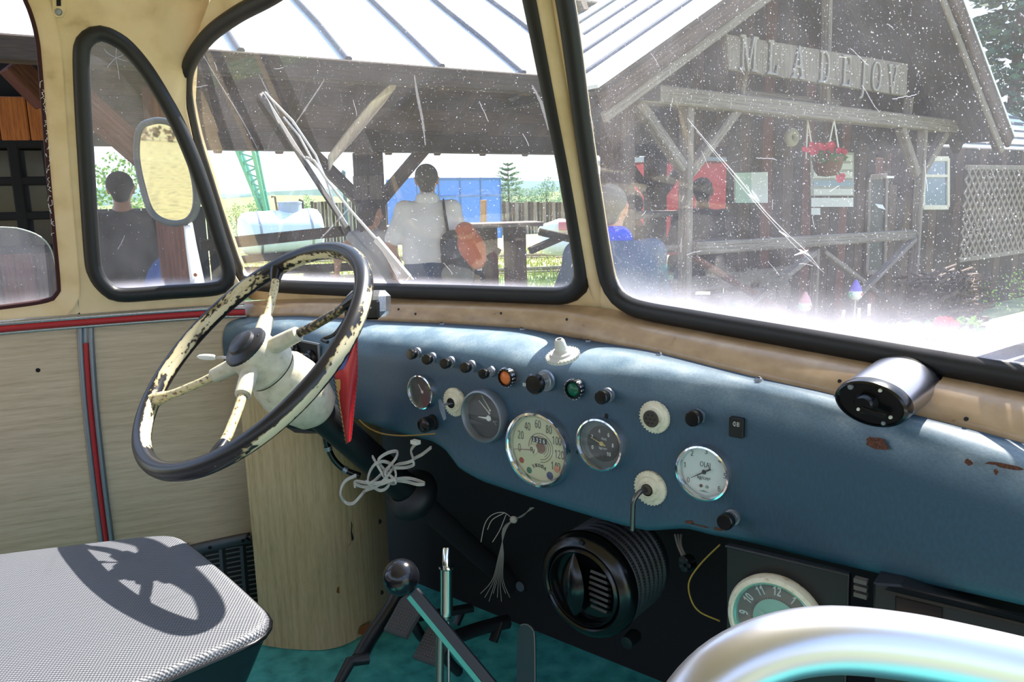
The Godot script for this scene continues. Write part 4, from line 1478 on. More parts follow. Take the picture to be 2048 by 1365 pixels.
func build_wheel() -> void:
	var c := Vector3(-1.303, 0.831, -0.82)
	var n := Vector3(-0.081, 0.738, 0.67).normalized()
	var e1 := Vector3.UP.cross(n).normalized()
	var e2 := n.cross(e1)
	var R := 0.265
	var wheel := thing("steering_wheel", "large four-spoked steering wheel, its black rim worn through to cream paint", "steering wheel", c)
	var rows := []
	for i in 145:
		var a := TAU * i / 144
		var out := e1 * cos(a) + e2 * sin(a)
		var row := PackedVector3Array()
		for k in 16:
			var s := TAU * k / 16
			row.append(c + out * (R + cos(s) * 0.0165) + n * sin(s) * 0.0185)
		rows.append(row)
	obj("rim", MB.new().sgrid(rows, true), worn_rim_material(), wheel)
	var paint := tri_mat(noise(210, 0.05, 256, 256, 5), [[0.0, hex("2c2018")], [0.26, hex("6a4b2e")], [0.36, hex("cbbb8e")], [1.0, hex("ded2a8")]], Vector3(7, 7, 7), 0.4)
	var paint2 := tri_mat(noise(214, 0.05, 256, 256, 5), [[0.0, hex("191714")], [0.45, hex("2c241a")], [0.55, hex("8a734a")], [1.0, hex("c9b98e")]], Vector3(7, 7, 7), 0.4)
	var worn_cream := tri_mat(noise(212, 0.03, 256, 256, 4), [[0.0, hex("97907a")], [0.3, hex("c4bda6")], [1.0, hex("d9d3be")]], Vector3(5, 5, 5), 0.45)
	for k in 4:
		var a := deg_to_rad([38.0, 128.0, 218.0, 308.0][k])
		var d := e1 * cos(a) + e2 * sin(a)
		var s0 := c - n * 0.012
		obj("spoke", MB.new().tube([s0 + d * 0.05, s0 + d * 0.14, s0 + d * 0.2 + n * 0.004, s0 + d * 0.25 + n * 0.012], [0.0088, 0.0085, 0.0085, 0.0085], 12), paint2 if k == 0 else paint, wheel)
		obj("spoke_socket", MB.new().lathe([Vector2(0.017, 0.03), Vector2(0.0155, 0.085), Vector2(0.0145, 0.105), Vector2(0.009, 0.108)], s0, d, 16), worn_cream, wheel)
		obj("rim_lug", MB.new().tube([s0 + d * 0.222 + n * 0.007, s0 + d * 0.24 + n * 0.010, s0 + d * 0.262 + n * 0.012], [0.0098, 0.013, 0.0165], 12), M.gloss if k != 2 else paint, wheel)
	obj("hub", MB.new().lathe([Vector2(0.043, 0.016), Vector2(0.046, 0.010), Vector2(0.047, -0.012), Vector2(0.052, -0.03), Vector2(0.056, -0.05), Vector2(0.05, -0.058)], c, n, 32), worn_cream, wheel)
	var cap := obj("horn_cap", MB.new().lathe([Vector2(0, 0.034), Vector2(0.022, 0.033), Vector2(0.0265, 0.030), Vector2(0.028, 0.0235), Vector2(0.030, 0.0225), Vector2(0.042, 0.0195), Vector2(0.0455, 0.016), Vector2(0.0455, 0.010)], c, n, 36), mat("1f2026", 0.42), wheel)
	obj("hole", MB.new().lathe([Vector2(0, 0.0006), Vector2(0.003, 0.0006), Vector2(0.0033, 0)], c + n * 0.0212 + e1 * 0.024 + e2 * 0.025, n, 12), M.black, cap)
	var col := thing("steering_column", "black steering column running from the cream cone down into the footwell", "steering column", c - n * 0.3)
	obj("cone", MB.new().lathe([Vector2(0.05, -0.060), Vector2(0.060, -0.075), Vector2(0.066, -0.11), Vector2(0.062, -0.15), Vector2(0.05, -0.19), Vector2(0.034, -0.205)], c, n, 36), worn_cream, col)
	obj("tube", MB.new().lathe([Vector2(0.034, -0.19), Vector2(0.034, -0.50), Vector2(0.036, -0.53)], c, n, 24), M.steel_black, col)
	obj("rubber_boot", MB.new().lathe([Vector2(0.036, -0.50), Vector2(0.058, -0.515), Vector2(0.064, -0.53), Vector2(0.06, -0.545), Vector2(0.05, -0.56), Vector2(0.03, -0.575)], c, n, 28), M.rubber, col)
	obj("shaft", MB.new().lathe([Vector2(0.027, -0.55), Vector2(0.026, -1.02)], c, n, 16), M.dark, col)
	obj("bracket", MB.new().slab(PackedVector3Array([dep(570, 800, 1.72), dep(572, 855, 1.72), dep(590, 866, 1.72), dep(640, 866, 1.72), dep(690, 850, 1.70), dep(660, 812, 1.68)]), Vector3(0, -0.01, -0.03)), M.steel_black, col)
	var st := thing("indicator_stalk", "thin indicator stalk with a white tip beside the wheel hub", "lever", c - e1 * 0.1)
	var a0 := dep(462, 716, 1.50)
	var a1 := dep(430, 715, 1.50)
	var a2 := dep(394, 714, 1.50)
	obj("stem", MB.new().tube([dep(520, 720, 1.53), a0, a1], 0.0028, 8), M.chrome, st)
	obj("tip", MB.new().tube([a1, a1.lerp(a2, 0.1), a1.lerp(a2, 0.5), a1.lerp(a2, 0.85), a2], [0.004, 0.0055, 0.0062, 0.0045, 0.0012], 12), M.white, st)
	# cable along the column
	var cb := thing("column_cable", "black cable clipped with grey bands beneath the steering column", "cable", dep(640, 870, 1.70))
	var cp := linec(PackedVector3Array([dep(650, 868, 1.70), dep(655, 893, 1.71), dep(668, 920, 1.72), dep(690, 940, 1.73), dep(720, 952, 1.73)]), 20)
	obj("cable", MB.new().tube(cp, 0.007, 8), M.gloss, cb)
	for i in [5, 14]:
		obj("clip_band", MB.new().lathe([Vector2(0.0085, -0.005), Vector2(0.0085, 0.005)], cp[i], cp[i + 1] - cp[i - 1], 12), M.zinc, cb)


# ---------------------------------------------------------------- under the dashboard
func build_under_dash() -> void:
	var bh := MB.new()
	bh.box(Vector3(-0.72, 0.4, -1.50), Vector3(2.4, 0.9, 0.06))
	struct("wall_front_bulkhead", bh, M.dark).name = "wall_front_lower"
	struct("wall_front_side", MB.new().box(Vector3(0.24, 0.4, -1.2), Vector3(0.05, 0.85, 0.6)), M.dark).name = "wall_front_right_corner"

	# heater
	var hc := onz(1172, 1172, -1.13)
	var h := thing("heater", "black cab heater with a ribbed drum and a half-open oval flap", "heater", hc)
	bases.erase(h)
	var drum := [Vector2(0.094, -0.012)]
	for k in 7:
		var z := -0.022 - k * 0.0165
		drum.append_array([Vector2(0.098, z), Vector2(0.1005, z - 0.002), Vector2(0.098, z - 0.004), Vector2(0.0965, z - 0.006), Vector2(0.0965, z - 0.0155)])
	drum.append_array([Vector2(0.094, -0.15), Vector2(0.0, -0.151)])
	obj("drum", MB.new().lathe(drum, Vector3.ZERO, Vector3.BACK, 56), mat("26272c", 0.4), h)
	var holes := MB.new()
	for k in 7:
		for j in 60:
			var a := deg_to_rad(-70 + j * 3.4)
			var d := Vector3(cos(a), sin(a), 0)
			holes.box(d * 0.0968 + Vector3(0, 0, -0.0325 - k * 0.0165), Vector3(0.0012, 0.0034, 0.004), Basis(Vector3.BACK, a), 0.0003)
	obj("perforation", holes, mat("57585e", 0.4), h).set_meta("kind", "stuff")
	obj("front_ring", MB.new().lathe([Vector2(0.099, -0.022), Vector2(0.103, -0.012), Vector2(0.101, 0.0), Vector2(0.092, 0.010), Vector2(0.082, 0.015), Vector2(0.079, 0.012), Vector2(0.078, -0.01)], Vector3.ZERO, Vector3.BACK, 56), M.gloss, h)
	obj("front_bowl", MB.new().lathe([Vector2(0.08, 0.002), Vector2(0.075, 0.014), Vector2(0.071, 0.017), Vector2(0.068, 0.012), Vector2(0.067, -0.004), Vector2(0, -0.008)], Vector3.ZERO, Vector3.BACK, 48), M.gloss, h)
	var flap := []
	for i in 9:
		var t := i / 8.0
		var row := PackedVector3Array()
		for j in 13:
			var s := lerpf(-1, 1, j / 12.0)
			var wd := 0.030 * (1 - s * s)
			row.append(Vector3(-0.018 + (t * 2 - 1) * wd, s * 0.066, 0.012 + 0.022 * sin(t * PI * 0.8) * (1 - s * s)))
		flap.append(row)
	obj("flap", MB.new().sgrid(flap), M.gloss, h)
	for k in 7:
		obj("louvre", MB.new().box(Vector3(0.033, 0.034 - k * 0.0115, 0.004), Vector3(0.044 - absf(k - 3) * 0.003, 0.005, 0.012), Basis(Vector3.RIGHT, -0.5) * Basis(Vector3.BACK, -0.06)), mat("3a3834", 0.5), h)
	for q in [[-0.07, -0.03], [0.0, 0.0915]]:
		obj("screw", MB.new().lathe([Vector2(0, 0.005), Vector2(0.004, 0.004), Vector2(0.005, 0)], Vector3(q[0], q[1], 0.012), Vector3.BACK, 10), M.steel_black, h)
	obj("mount", MB.new().lathe([Vector2(0, 0.012), Vector2(0.012, 0.01), Vector2(0.014, -0.02), Vector2(0.008, -0.03)], Vector3(0.075, -0.10, -0.03), Vector3.BACK, 16), M.steel_black, h)

	# clock in its panel
	var zc := -1.02
	var cp := onz(1553, 1243, zc)
	var pn := thing("under_dash_console", "black sheet console hanging below the dashboard, holding the round clock", "console", cp)
	var pl := PackedVector3Array()
	for q in [[1452, 1092], [1698, 1150], [1690, 1400], [1452, 1400]]:
		pl.append(onz(q[0], q[1], zc - 0.004))
	obj("sheet", MB.new().slab(pl, Vector3(0, 0, -0.012), 0.003), M.steel_black, pn)
	obj("edge", MB.new().tube([pl[0] + Vector3(0, 0, 0.002), pl[1] + Vector3(0, 0, 0.002), pl[2] + Vector3(0, 0, 0.002)], 0.0018, 6), mat("2b2c30", 0.4), pn)
	var ck := thing("clock", "round dashboard clock with pale rim, grey numerals and a green centre", "clock", cp)
	bases.erase(ck)
	var r := 0.069
	obj("rim", MB.new().lathe([Vector2(r * 1.0, -0.004), Vector2(r * 1.02, 0.004), Vector2(r * 0.98, 0.011), Vector2(r * 0.90, 0.0135), Vector2(r * 0.86, 0.010), Vector2(r * 0.85, 0.004)], Vector3.ZERO, Vector3.BACK, 48), M.ivory, ck)
	obj("inner_ring", MB.new().lathe([Vector2(r * 0.87, 0.0105), Vector2(r * 0.85, 0.0118), Vector2(r * 0.82, 0.009), Vector2(r * 0.81, 0.003)], Vector3.ZERO, Vector3.BACK, 48), mat("8fc9bd", 0.2, 0.6), ck)
	var cd := obj("dial", MB.new().lathe([Vector2(r * 0.46, 0.002), Vector2(r * 0.5, 0.0032), Vector2(r * 0.86, 0.0032)], Vector3.ZERO, Vector3.BACK, 48), mat("57554d", 0.6), ck)
	obj("centre", MB.new().lathe([Vector2(0, 0.0035), Vector2(r * 0.47, 0.003), Vector2(r * 0.52, 0.0015)], Vector3.ZERO, Vector3.BACK, 40), mat("6fae9c", 0.5), ck)
	var mk := MB.new()
	var ft := font("Droid Sans", 700)
	for k in 12:
		var a := TAU * (k + 1) / 12
		var up := Vector3(sin(a), cos(a), 0)
		mk.words(str(k + 1), ft, 0.0135, up * r * 0.68 + Vector3(0, 0, 0.0036), Vector3(up.y, -up.x, 0), up, 0.0004, 0.62)
	obj("numerals", mk, mat("c4cbc8", 0.5), cd)
	mk = MB.new()
	arc_ticks(mk, r * 0.49, r * 0.53, 0.0012, 0, 354, 60, 0.0036)
	obj("minute_marks", mk, M.black, cd)
	hand(cd, "hour_hand", 28, r * 0.4, 0.005, 0.0016, 0.004, 0.0055, mat("9fb5ad", 0.4))
	hand(cd, "minute_hand", -62, r * 0.42, 0.005, 0.0012, 0.003, 0.0062, mat("9fb5ad", 0.4))
	obj("winder", MB.new().lathe([Vector2(0, 0.007), Vector2(0.004, 0.0065), Vector2(0.0045, 0.003)], Vector3(-0.019, -0.012, 0), Vector3.BACK, 14), M.black, ck)
	obj("glass", MB.new().lathe([Vector2(0, 0.0112), Vector2(r * 0.83, 0.009)], Vector3.ZERO, Vector3.BACK, 40), M.glass, ck)

	# radio to the right of the clock
	var ra := thing("car_radio", "dark radio with worn front, tucked under the dashboard right of the clock", "radio", onz(1900, 1240, -0.98))
	var rq := PackedVector3Array()
	for q in [[1745, 1168], [1800, 1172], [2060, 1235], [2300, 1290], [2300, 1400], [1745, 1400]]:
		rq.append(onz(q[0], q[1], -0.99))
	obj("case", MB.new().slab(rq, Vector3(0, 0, -0.12), 0.004), mat("17181c", 0.35), ra)
	var rf := PackedVector3Array()
	for q in [[1790, 1192], [1885, 1215], [1885, 1290], [1790, 1290]]:
		rf.append(onz(q[0], q[1], -0.987))
	obj("dial_window", MB.new().slab(rf, Vector3(0, 0, -0.004), 0.002), mat("0c0d10", 0.1), ra)
	obj("trim_strip", MB.new().bar(onz(1770, 1182, -0.984), onz(2060, 1252, -0.984), 0.005, 0.004), mat("3b3a3a", 0.3, 0.8), ra)
	for k in 3:
		obj("switch", MB.new().box(onz(1722, 1162 + k * 14, -1.0), Vector3(0.016, 0.006, 0.01)), mat("55504c", 0.5), ra)

	# gear lever, handbrake, pedals
	var gb := dep(802, 1155, 1.28)
	var g := thing("gear_lever", "gear lever with a black ball knob and a turquoise-edged flat shaft", "gear lever", dep(970, 1365, 1.2))
	obj("ball_knob", MB.new().ball(gb, Vector3(0.030, 0.030, 0.030), 32), mat("14151a", 0.18), g)
	var gs := dep(824, 1188, 1.275)
	var ge := dep(1040, 1450, 1.2)
	var sd := (ge - gs).normalized().cross(cam_f).normalized()
	obj("shaft", MB.new().bar(gs + sd * 0.005, ge + sd * 0.006, 0.016, 0.010, cam_f), mat("26282b", 0.4), g)
	obj("painted_edge", MB.new().bar(gs - sd * 0.006, ge - sd * 0.007, 0.008, 0.0105, cam_f), mat("3fa08f", 0.4), g)
	var hb := thing("handbrake", "chromed upright handbrake with a push button, between pedals and heater", "handbrake", dep(890, 1365, 1.42))
	var t0 := dep(893, 1136, 1.43)
	var t1 := dep(893, 1232, 1.43)
	obj("grip", MB.new().tube([t0, t0.lerp(t1, 0.04), t1.lerp(t0, 0.1), t1], [0.0122, 0.0115, 0.0115, 0.0105], 20), mat("b9c7bf", 0.22, 1.0), hb)
	obj("grip_collar", MB.new().lathe([Vector2(0.0075, 0.004), Vector2(0.0142, 0.003), Vector2(0.0145, -0.001), Vector2(0.011, -0.004)], t0, t0 - t1, 20), M.chrome, hb)
	obj("button", MB.new().tube([t0, dep(893, 1098, 1.43), dep(893, 1095, 1.43)], [0.0075, 0.0075, 0.0055], 16), M.chrome, hb)
	obj("shank", MB.new().tube([t1, dep(884, 1250, 1.43), dep(880, 1275, 1.43), dep(878, 1460, 1.42)], [0.0105, 0.0085, 0.008, 0.008], 12), mat("7d8c86", 0.3, 0.9), hb)
	obj("release_rod", MB.new().tube([t1, dep(897, 1250, 1.425), dep(898, 1460, 1.415)], 0.003, 8), mat("8b9691", 0.3, 0.9), hb)
	for q in [[826, 1228, 1.62, "ribbed grey clutch pedal pad nearest the left corner cover"], [884, 1282, 1.60, "ribbed grey brake pedal pad behind the handbrake"]]:
		var pc := dep(q[0] - 14, q[1] + 2, q[2])
		var p := thing("pedal", q[3], "pedal", pc, "driver's pedals")
		bases.erase(p)
		var b := Basis(Vector3.UP, 0.12) * Basis(Vector3.RIGHT, -0.95)
		var pad := PackedVector3Array()
		for k in 14:
			var a := PI * k / 13
			pad.append(b * Vector3(cos(a) * 0.031, 0.02 + sin(a) * 0.024, 0.006))
		pad.append_array([b * Vector3(-0.029, -0.045, 0.006), b * Vector3(0.029, -0.045, 0.006)])
		obj("pad", MB.new().slab(pad, b * Vector3(0, 0, -0.012), 0.003), mat("4a4848", 0.7), p)
		var rib := MB.new()
		for i in 9:
			for j in 8:
				rib.box(b * Vector3(-0.0225 + j * 0.0065, -0.038 + i * 0.0062, 0.0065), Vector3(0.0042, 0.0038, 0.002), b, 0.0006)
		obj("ribs", rib, mat("5a5757", 0.7), p)
		obj("arm", MB.new().tube(linec(PackedVector3Array([b * Vector3(0, 0, -0.006), b * Vector3(0.0, 0.0, -0.03), b * Vector3(0.01, -0.01, -0.07), b * Vector3(0.015, -0.01, -0.11)]), 12), 0.011, 8), M.steel_black, p)
	var ac := thing("accelerator_plate", "tall grey metal plate standing on the turquoise floor below the heater", "pedal", lvl(1052, 1400, 0.0))
	var av := plane3(lvl(1030, 1395, 0.02), lvl(1075, 1405, 0.02), lvl(1030, 1395, 0.02) + Vector3(0, 1, -0.25))
	obj("plate", MB.new().slab(trace(av, [1032, 1400, 1034, 1262, 1040, 1252, 1052, 1249, 1064, 1258, 1069, 1275, 1070, 1400]), Vector3(0, 0, -0.006), 0.001), mat("33494a", 0.45), ac)
	obj("bright_edge", MB.new().tube(Array(linec(trace(av, [1040, 1252, 1052, 1249, 1064, 1258, 1069, 1280, 1070, 1400]), 20)), 0.0018, 6), mat("8c8a84", 0.4, 0.5), ac)
	var ln := thing("floor_linkage", "black bent rod passing through the floor beside the corner cover", "rod", lvl(700, 1330, 0.0))
	obj("rod", MB.new().tube(linec(PackedVector3Array([dep(800, 1180, 1.7), dep(778, 1222, 1.68), dep(742, 1275, 1.64), dep(718, 1318, 1.6)]), 16), 0.016, 10), M.steel_black, ln)
	obj("foot", MB.new().tube([dep(735, 1316, 1.6), dep(700, 1325, 1.58), dep(660, 1400, 1.52)], [0.014, 0.012, 0.009], 8), M.steel_black, ln)
	var lk := thing("pedal_crossbar", "curved black pedal arm lying across the turquoise footwell", "pedal arm", dep(960, 1270, 1.7))
	obj("arm", MB.new().tube(linec(PackedVector3Array([dep(895, 1282, 1.6), dep(925, 1270, 1.64), dep(965, 1256, 1.68), dep(1015, 1244, 1.72)]), 18), [0.010, 0.012, 0.014, 0.014, 0.015, 0.015, 0.015, 0.015, 0.015, 0.015, 0.015, 0.015, 0.015, 0.015, 0.016, 0.016, 0.016, 0.016], 8), M.steel_black, lk)
	obj("lug", MB.new().bar(dep(1000, 1245, 1.7), dep(986, 1284, 1.68), 0.018, 0.01), M.steel_black, lk)
	obj("lug", MB.new().bar(dep(925, 1220, 1.75), dep(912, 1250, 1.74), 0.016, 0.01), M.steel_black, lk)
	obj("stop_bar", MB.new().bar(dep(835, 1235, 1.7), dep(945, 1216, 1.75), 0.022, 0.012), M.steel_black, lk)

	# white cable bundle on the column
	var wc := thing("white_cable", "tangled white twin cable looped round the steering column boot", "cable", dep(765, 940, 1.62))
	var loops := [
		[[745, 912], [758, 935], [772, 958], [784, 966], [792, 962], [775, 945], [762, 930], [757, 918], [775, 905], [794, 902], [792, 915], [778, 932], [760, 950], [744, 964], [736, 962], [740, 942], [752, 926], [768, 922], [785, 930], [792, 948], [788, 958]],
		[[710, 968], [730, 973], [760, 968], [790, 958], [820, 956], [850, 966], [835, 968], [810, 962], [780, 960], [748, 966], [712, 962], [710, 972]],
		[[712, 950], [690, 962], [681, 985], [690, 1003], [706, 1006], [722, 990], [732, 980], [756, 970], [774, 952], [792, 930], [815, 924], [826, 918], [822, 900], [832, 886]],
		[[732, 962], [760, 980], [778, 968], [770, 945], [780, 935]],
		[[788, 935], [812, 934], [828, 928], [826, 918], [844, 908], [862, 894]]]
	for l in loops:
		for tw in 2:
			var q := PackedVector3Array()
			for i in l.size():
				var s := 0.002 * (tw * 2 - 1)
				q.append(dep(l[i][0], l[i][1] + tw * 3.2, 1.60 + 0.012 * sin(i * 2.1 + l.size())))
			obj("strand", MB.new().tube(linec(q, l.size() * 6), 0.0021, 6), mat("b5b0a8", 0.6), wc)
	obj("plug", MB.new().box(dep(831, 885, 1.56), Vector3(0.018, 0.008, 0.012)), M.offwhite, wc)
	var sg := thing("string_bundle", "frayed pale strings knotted and hanging under the dashboard left of the heater", "string", dep(1025, 1040, 1.45))
	for k in 8:
		var q := PackedVector3Array([dep(1068 - k, 1016, 1.38), dep(1040 + k * 0.7, 1034, 1.40), dep(1028, 1040, 1.42)])
		var e := 975 + k * 5.0
		q.append_array([dep(1012 - k, 1060, 1.43), dep(1000 - 2 + k * 1.3, 1110, 1.44), dep(985 + k * 3, 1160, 1.45), dep(e - 14 + k * 3.4, 1188 + (k % 3) * 8, 1.45)])
		obj("strand", MB.new().tube(linec(q, 24), 0.0007, 4), mat("6f6a62", 0.8), sg)
	for q in [[[1026, 1040], [1008, 1026], [985, 1030], [970, 1048], [962, 1085]], [[1010, 1026], [985, 1040], [975, 1060]], [[1012, 1030], [1000, 1060], [985, 1085]]]:
		var c := PackedVector3Array()
		for e in q:
			c.append(dep(e[0], e[1], 1.43))
		obj("strand", MB.new().tube(linec(c, 16), 0.0009, 4), mat("8d877d", 0.8), sg)
	obj("knot", MB.new().ball(dep(1027, 1040, 1.42), Vector3(0.008, 0.007, 0.007), 8), mat("8d877d", 0.8), sg)
	var yw := thing("loose_wire", "thin yellow wire looping down between the heater and the clock", "wire", dep(1400, 1200, 1.2))
	obj("wire", MB.new().tube(linec(PackedVector3Array([dep(1440, 1090, 1.2), dep(1400, 1130, 1.22), dep(1378, 1165, 1.22), dep(1382, 1200, 1.2), dep(1400, 1225, 1.2), dep(1440, 1243, 1.19)]), 30), 0.0014, 5), mat("8f7a2a", 0.5), yw)
	var y2 := thing("loose_wire", "yellow-brown wire sagging under the dashboard beside the pennant", "wire", dep(760, 862, 1.6))
	obj("wire", MB.new().tube(linec(PackedVector3Array([dep(718, 840, 1.6), dep(735, 855, 1.6), dep(765, 868, 1.58), dep(810, 872, 1.55), dep(870, 868, 1.5)]), 24), 0.0016, 5), mat("8a6a20", 0.5), y2)
	var pw := thing("wire_plug", "round terminal block with pale wires under the dashboard, right of the heater", "connector", dep(1372, 1128, 1.25))
	obj("block", MB.new().lathe([Vector2(0, 0.006), Vector2(0.013, 0.005), Vector2(0.014, -0.01)], dep(1372, 1128, 1.25), Vector3(-0.4, 0.1, 1), 14), M.gloss, pw)
	for k in 5:
		obj("pin", MB.new().lathe([Vector2(0, 0.002), Vector2(0.003, 0.0015), Vector2(0.0035, 0)], dep(1372, 1128, 1.244) + Vector3(cos(k * 1.26) * 0.008, sin(k * 1.26) * 0.008, 0.004), Vector3(-0.4, 0.1, 1), 8), M.steel_black, pw)
	for k in 3:
		obj("lead", MB.new().tube(linec(PackedVector3Array([dep(1350 + k * 6, 1070, 1.3), dep(1356 + k * 3, 1092, 1.28), dep(1366 + k * 3, 1115, 1.26)]), 10), 0.002, 5), mat("6d6a66", 0.6), pw)
	var dk := thing("bulkhead_cap", "round grey cap on the dark bulkhead left of the heater", "cap", dep(1040, 1174, 1.6))
	obj("cap", MB.new().lathe([Vector2(0, 0.004), Vector2(0.012, 0.003), Vector2(0.014, 0)], onz(1040, 1174, -1.465), Vector3.BACK, 18), mat("56606a", 0.5), dk)

	# ventilation grille low on the left wall
	var gp := Plane(side_low.normal, side_low.d + 0.004)
	var gc := on(gp, 455, 1170)
	var gr := thing("vent_grille", "grey metal ventilation grille with slotted columns, low on the wall beside the seat", "vent", gc)
	var ol := loopc(trace(gp, [352, 1104, 380, 1092, 440, 1078, 500, 1066, 518, 1067, 527, 1082, 534, 1130, 544, 1240, 549, 1300, 470, 1320, 400, 1335, 372, 1250, 360, 1180]), 80)
	var il := outset(ol, gp.normal, -0.030)
	obj("frame", band(il, gp.normal, [Vector2(0, -0.006), Vector2(0, 0.003), Vector2(0.004, 0.006), Vector2(0.026, 0.008), Vector2(0.030, 0.004), Vector2(0.030, -0.004)]), mat("5e6068", 0.4, 0.6), gr)
	obj("dark_back", MB.new().fan(outset(ol, gp.normal, -0.012, 0.0)), M.black, gr)
	var xa := (on(gp, 500, 1090) - on(gp, 400, 1112)).normalized()
	for k in 4:
		var bx := 402 + k * 42.0
		obj("divider", MB.new().bar(on(gp, bx - 4, 1092), on(gp, bx + 14, 1330), 0.009, 0.006, gp.normal), mat("5e6068", 0.4, 0.6), gr)
	var sl := 0
	for k in 4:
		for j in 22:
			var y := 1090 + j * 9.4 - k * 4
			var x0 := 365.0 + k * 41 + j * 0.75
			var a := on(gp, x0 + 3, y + 8)
			var b := on(gp, x0 + 34, y + 2)
			obj("slat", MB.new().bar(a, b, 0.0042, 0.004, gp.normal, 0.0008), mat("6b6d74", 0.4, 0.6), gr)
	for q in [[486, 1080], [528, 1146], [420, 1094]]:
		obj("screw", MB.new().lathe([Vector2(0, 0.009), Vector2(0.005, 0.008), Vector2(0.006, 0)], on(gp, q[0], q[1]), gp.normal, 10), M.dark, gr)


# ---------------------------------------------------------------- seat and grab rail
func weave() -> StandardMaterial3D:
	var s := 48
	var hi := Image.create(s, s, false, Image.FORMAT_L8)
	for y in s:
		for x in s:
			var u := x / 24.0 * TAU
			var v := y / 24.0 * TAU
			var k := 0.5 + 0.5 * cos(u) * cos(v) + 0.18 * cos(u + v)
			hi.set_pixel(x, y, Color(clampf(k, 0, 1), 0, 0))
	hi.resize(192, 192, Image.INTERPOLATE_CUBIC)
	var m := StandardMaterial3D.new()
	m.albedo_texture = ramp(hi, [[0.0, hex("34363d")], [0.5, hex("54575f")], [1.0, hex("7c7f87")]])
	m.roughness = 0.42
	m.metallic_specular = 0.65
	m.uv1_triplanar = true
	m.uv1_triplanar_sharpness = 4.0
	m.uv1_scale = Vector3(82, 82, 82)
	m.heightmap_enabled = true
	m.heightmap_texture = ImageTexture.create_from_image(hi)
	m.heightmap_scale = 0.09
	return m


func build_seat_and_rail() -> void:
	var y := 0.48
	var outline := [[-0.992, -0.560], [-0.994, -0.590], [-1.015, -0.612], [-1.05, -0.622], [-1.2, -0.650], [-1.37, -0.676], [-1.412, -0.674], [-1.445, -0.648], [-1.52, -0.55], [-1.60, -0.44], [-1.68, -0.30], [-1.70, -0.15], [-1.68, 0.0], [-1.55, 0.06], [-1.3, 0.07], [-1.12, 0.06], [-1.055, 0.02], [-1.04, -0.1], [-1.02, -0.32]]
	var p := PackedVector3Array()
	for q in outline:
		p.append(Vector3(q[0], y, q[1]))
	var loop := loopc(p, 150)
	var seat := thing("driver_seat", "driver's seat cushion of grey woven vinyl with black sides", "seat", Vector3(-1.33, 0, -0.28))
	var c := Vector3(-1.34, y + 0.012, -0.28)
	var rows := []
	for k in 9:
		var t := k / 8.0
		var r := PackedVector3Array()
		for a in loop:
			var q := c.lerp(a, t)
			q.y = y + 0.014 * (1 - t * t * t * t)
			r.append(q)
		rows.append(r)
	for k in 5:
		var a := PI * 0.5 * (k + 1) / 5
		var r := outset(loop, Vector3.UP, sin(a) * 0.016)
		for i in r.size():
			r[i].y = y - 0.014 * (1 - cos(a))
		rows.append(r)
	obj("cushion_top", MB.new().sgrid(rows, true), weave(), seat)
	obj("piping", MB.new().tube(Array(outset(loop, Vector3.UP, 0.0165, -0.017)), 0.0045, 8, true), M.gloss, seat)
	var sides := []
	for k in 7:
		var t := k / 6.0
		sides.append(outset(loop, Vector3.UP, 0.014 - t * 0.075, -0.02 - t * 0.16))
	obj("cushion_side", MB.new().sgrid(sides, true), mat("111319", 0.35), seat)
	var basep := MB.new()
	basep.box(Vector3(-1.34, 0.16, -0.26), Vector3(0.40, 0.32, 0.5), Basis(), 0.02)
	obj("pedestal", basep, M.steel_black, seat)

	var rail := thing("grab_rail", "thick polished chrome grab rail curving across the near corner", "handrail", Vector3(-0.2, 0.0, -0.45))
	var path := PackedVector3Array([Vector3(0, 0, 0), Vector3(0, 0, 0), Vector3(0, 0, 0)])
	path = PackedVector3Array([dep(1300, 1760, 0.60), dep(1318, 1590, 0.60), dep(1360, 1455, 0.60), dep(1432, 1360, 0.60), dep(1530, 1304, 0.60), dep(1650, 1281, 0.60), dep(1800, 1292, 0.602), dep(1960, 1322, 0.606), dep(2200, 1378, 0.612), dep(2600, 1475, 0.62)])
	obj("tube", MB.new().tube(linec(path, 70), 0.0252, 32), mat("d0d1d8", 0.34, 1.0), rail)


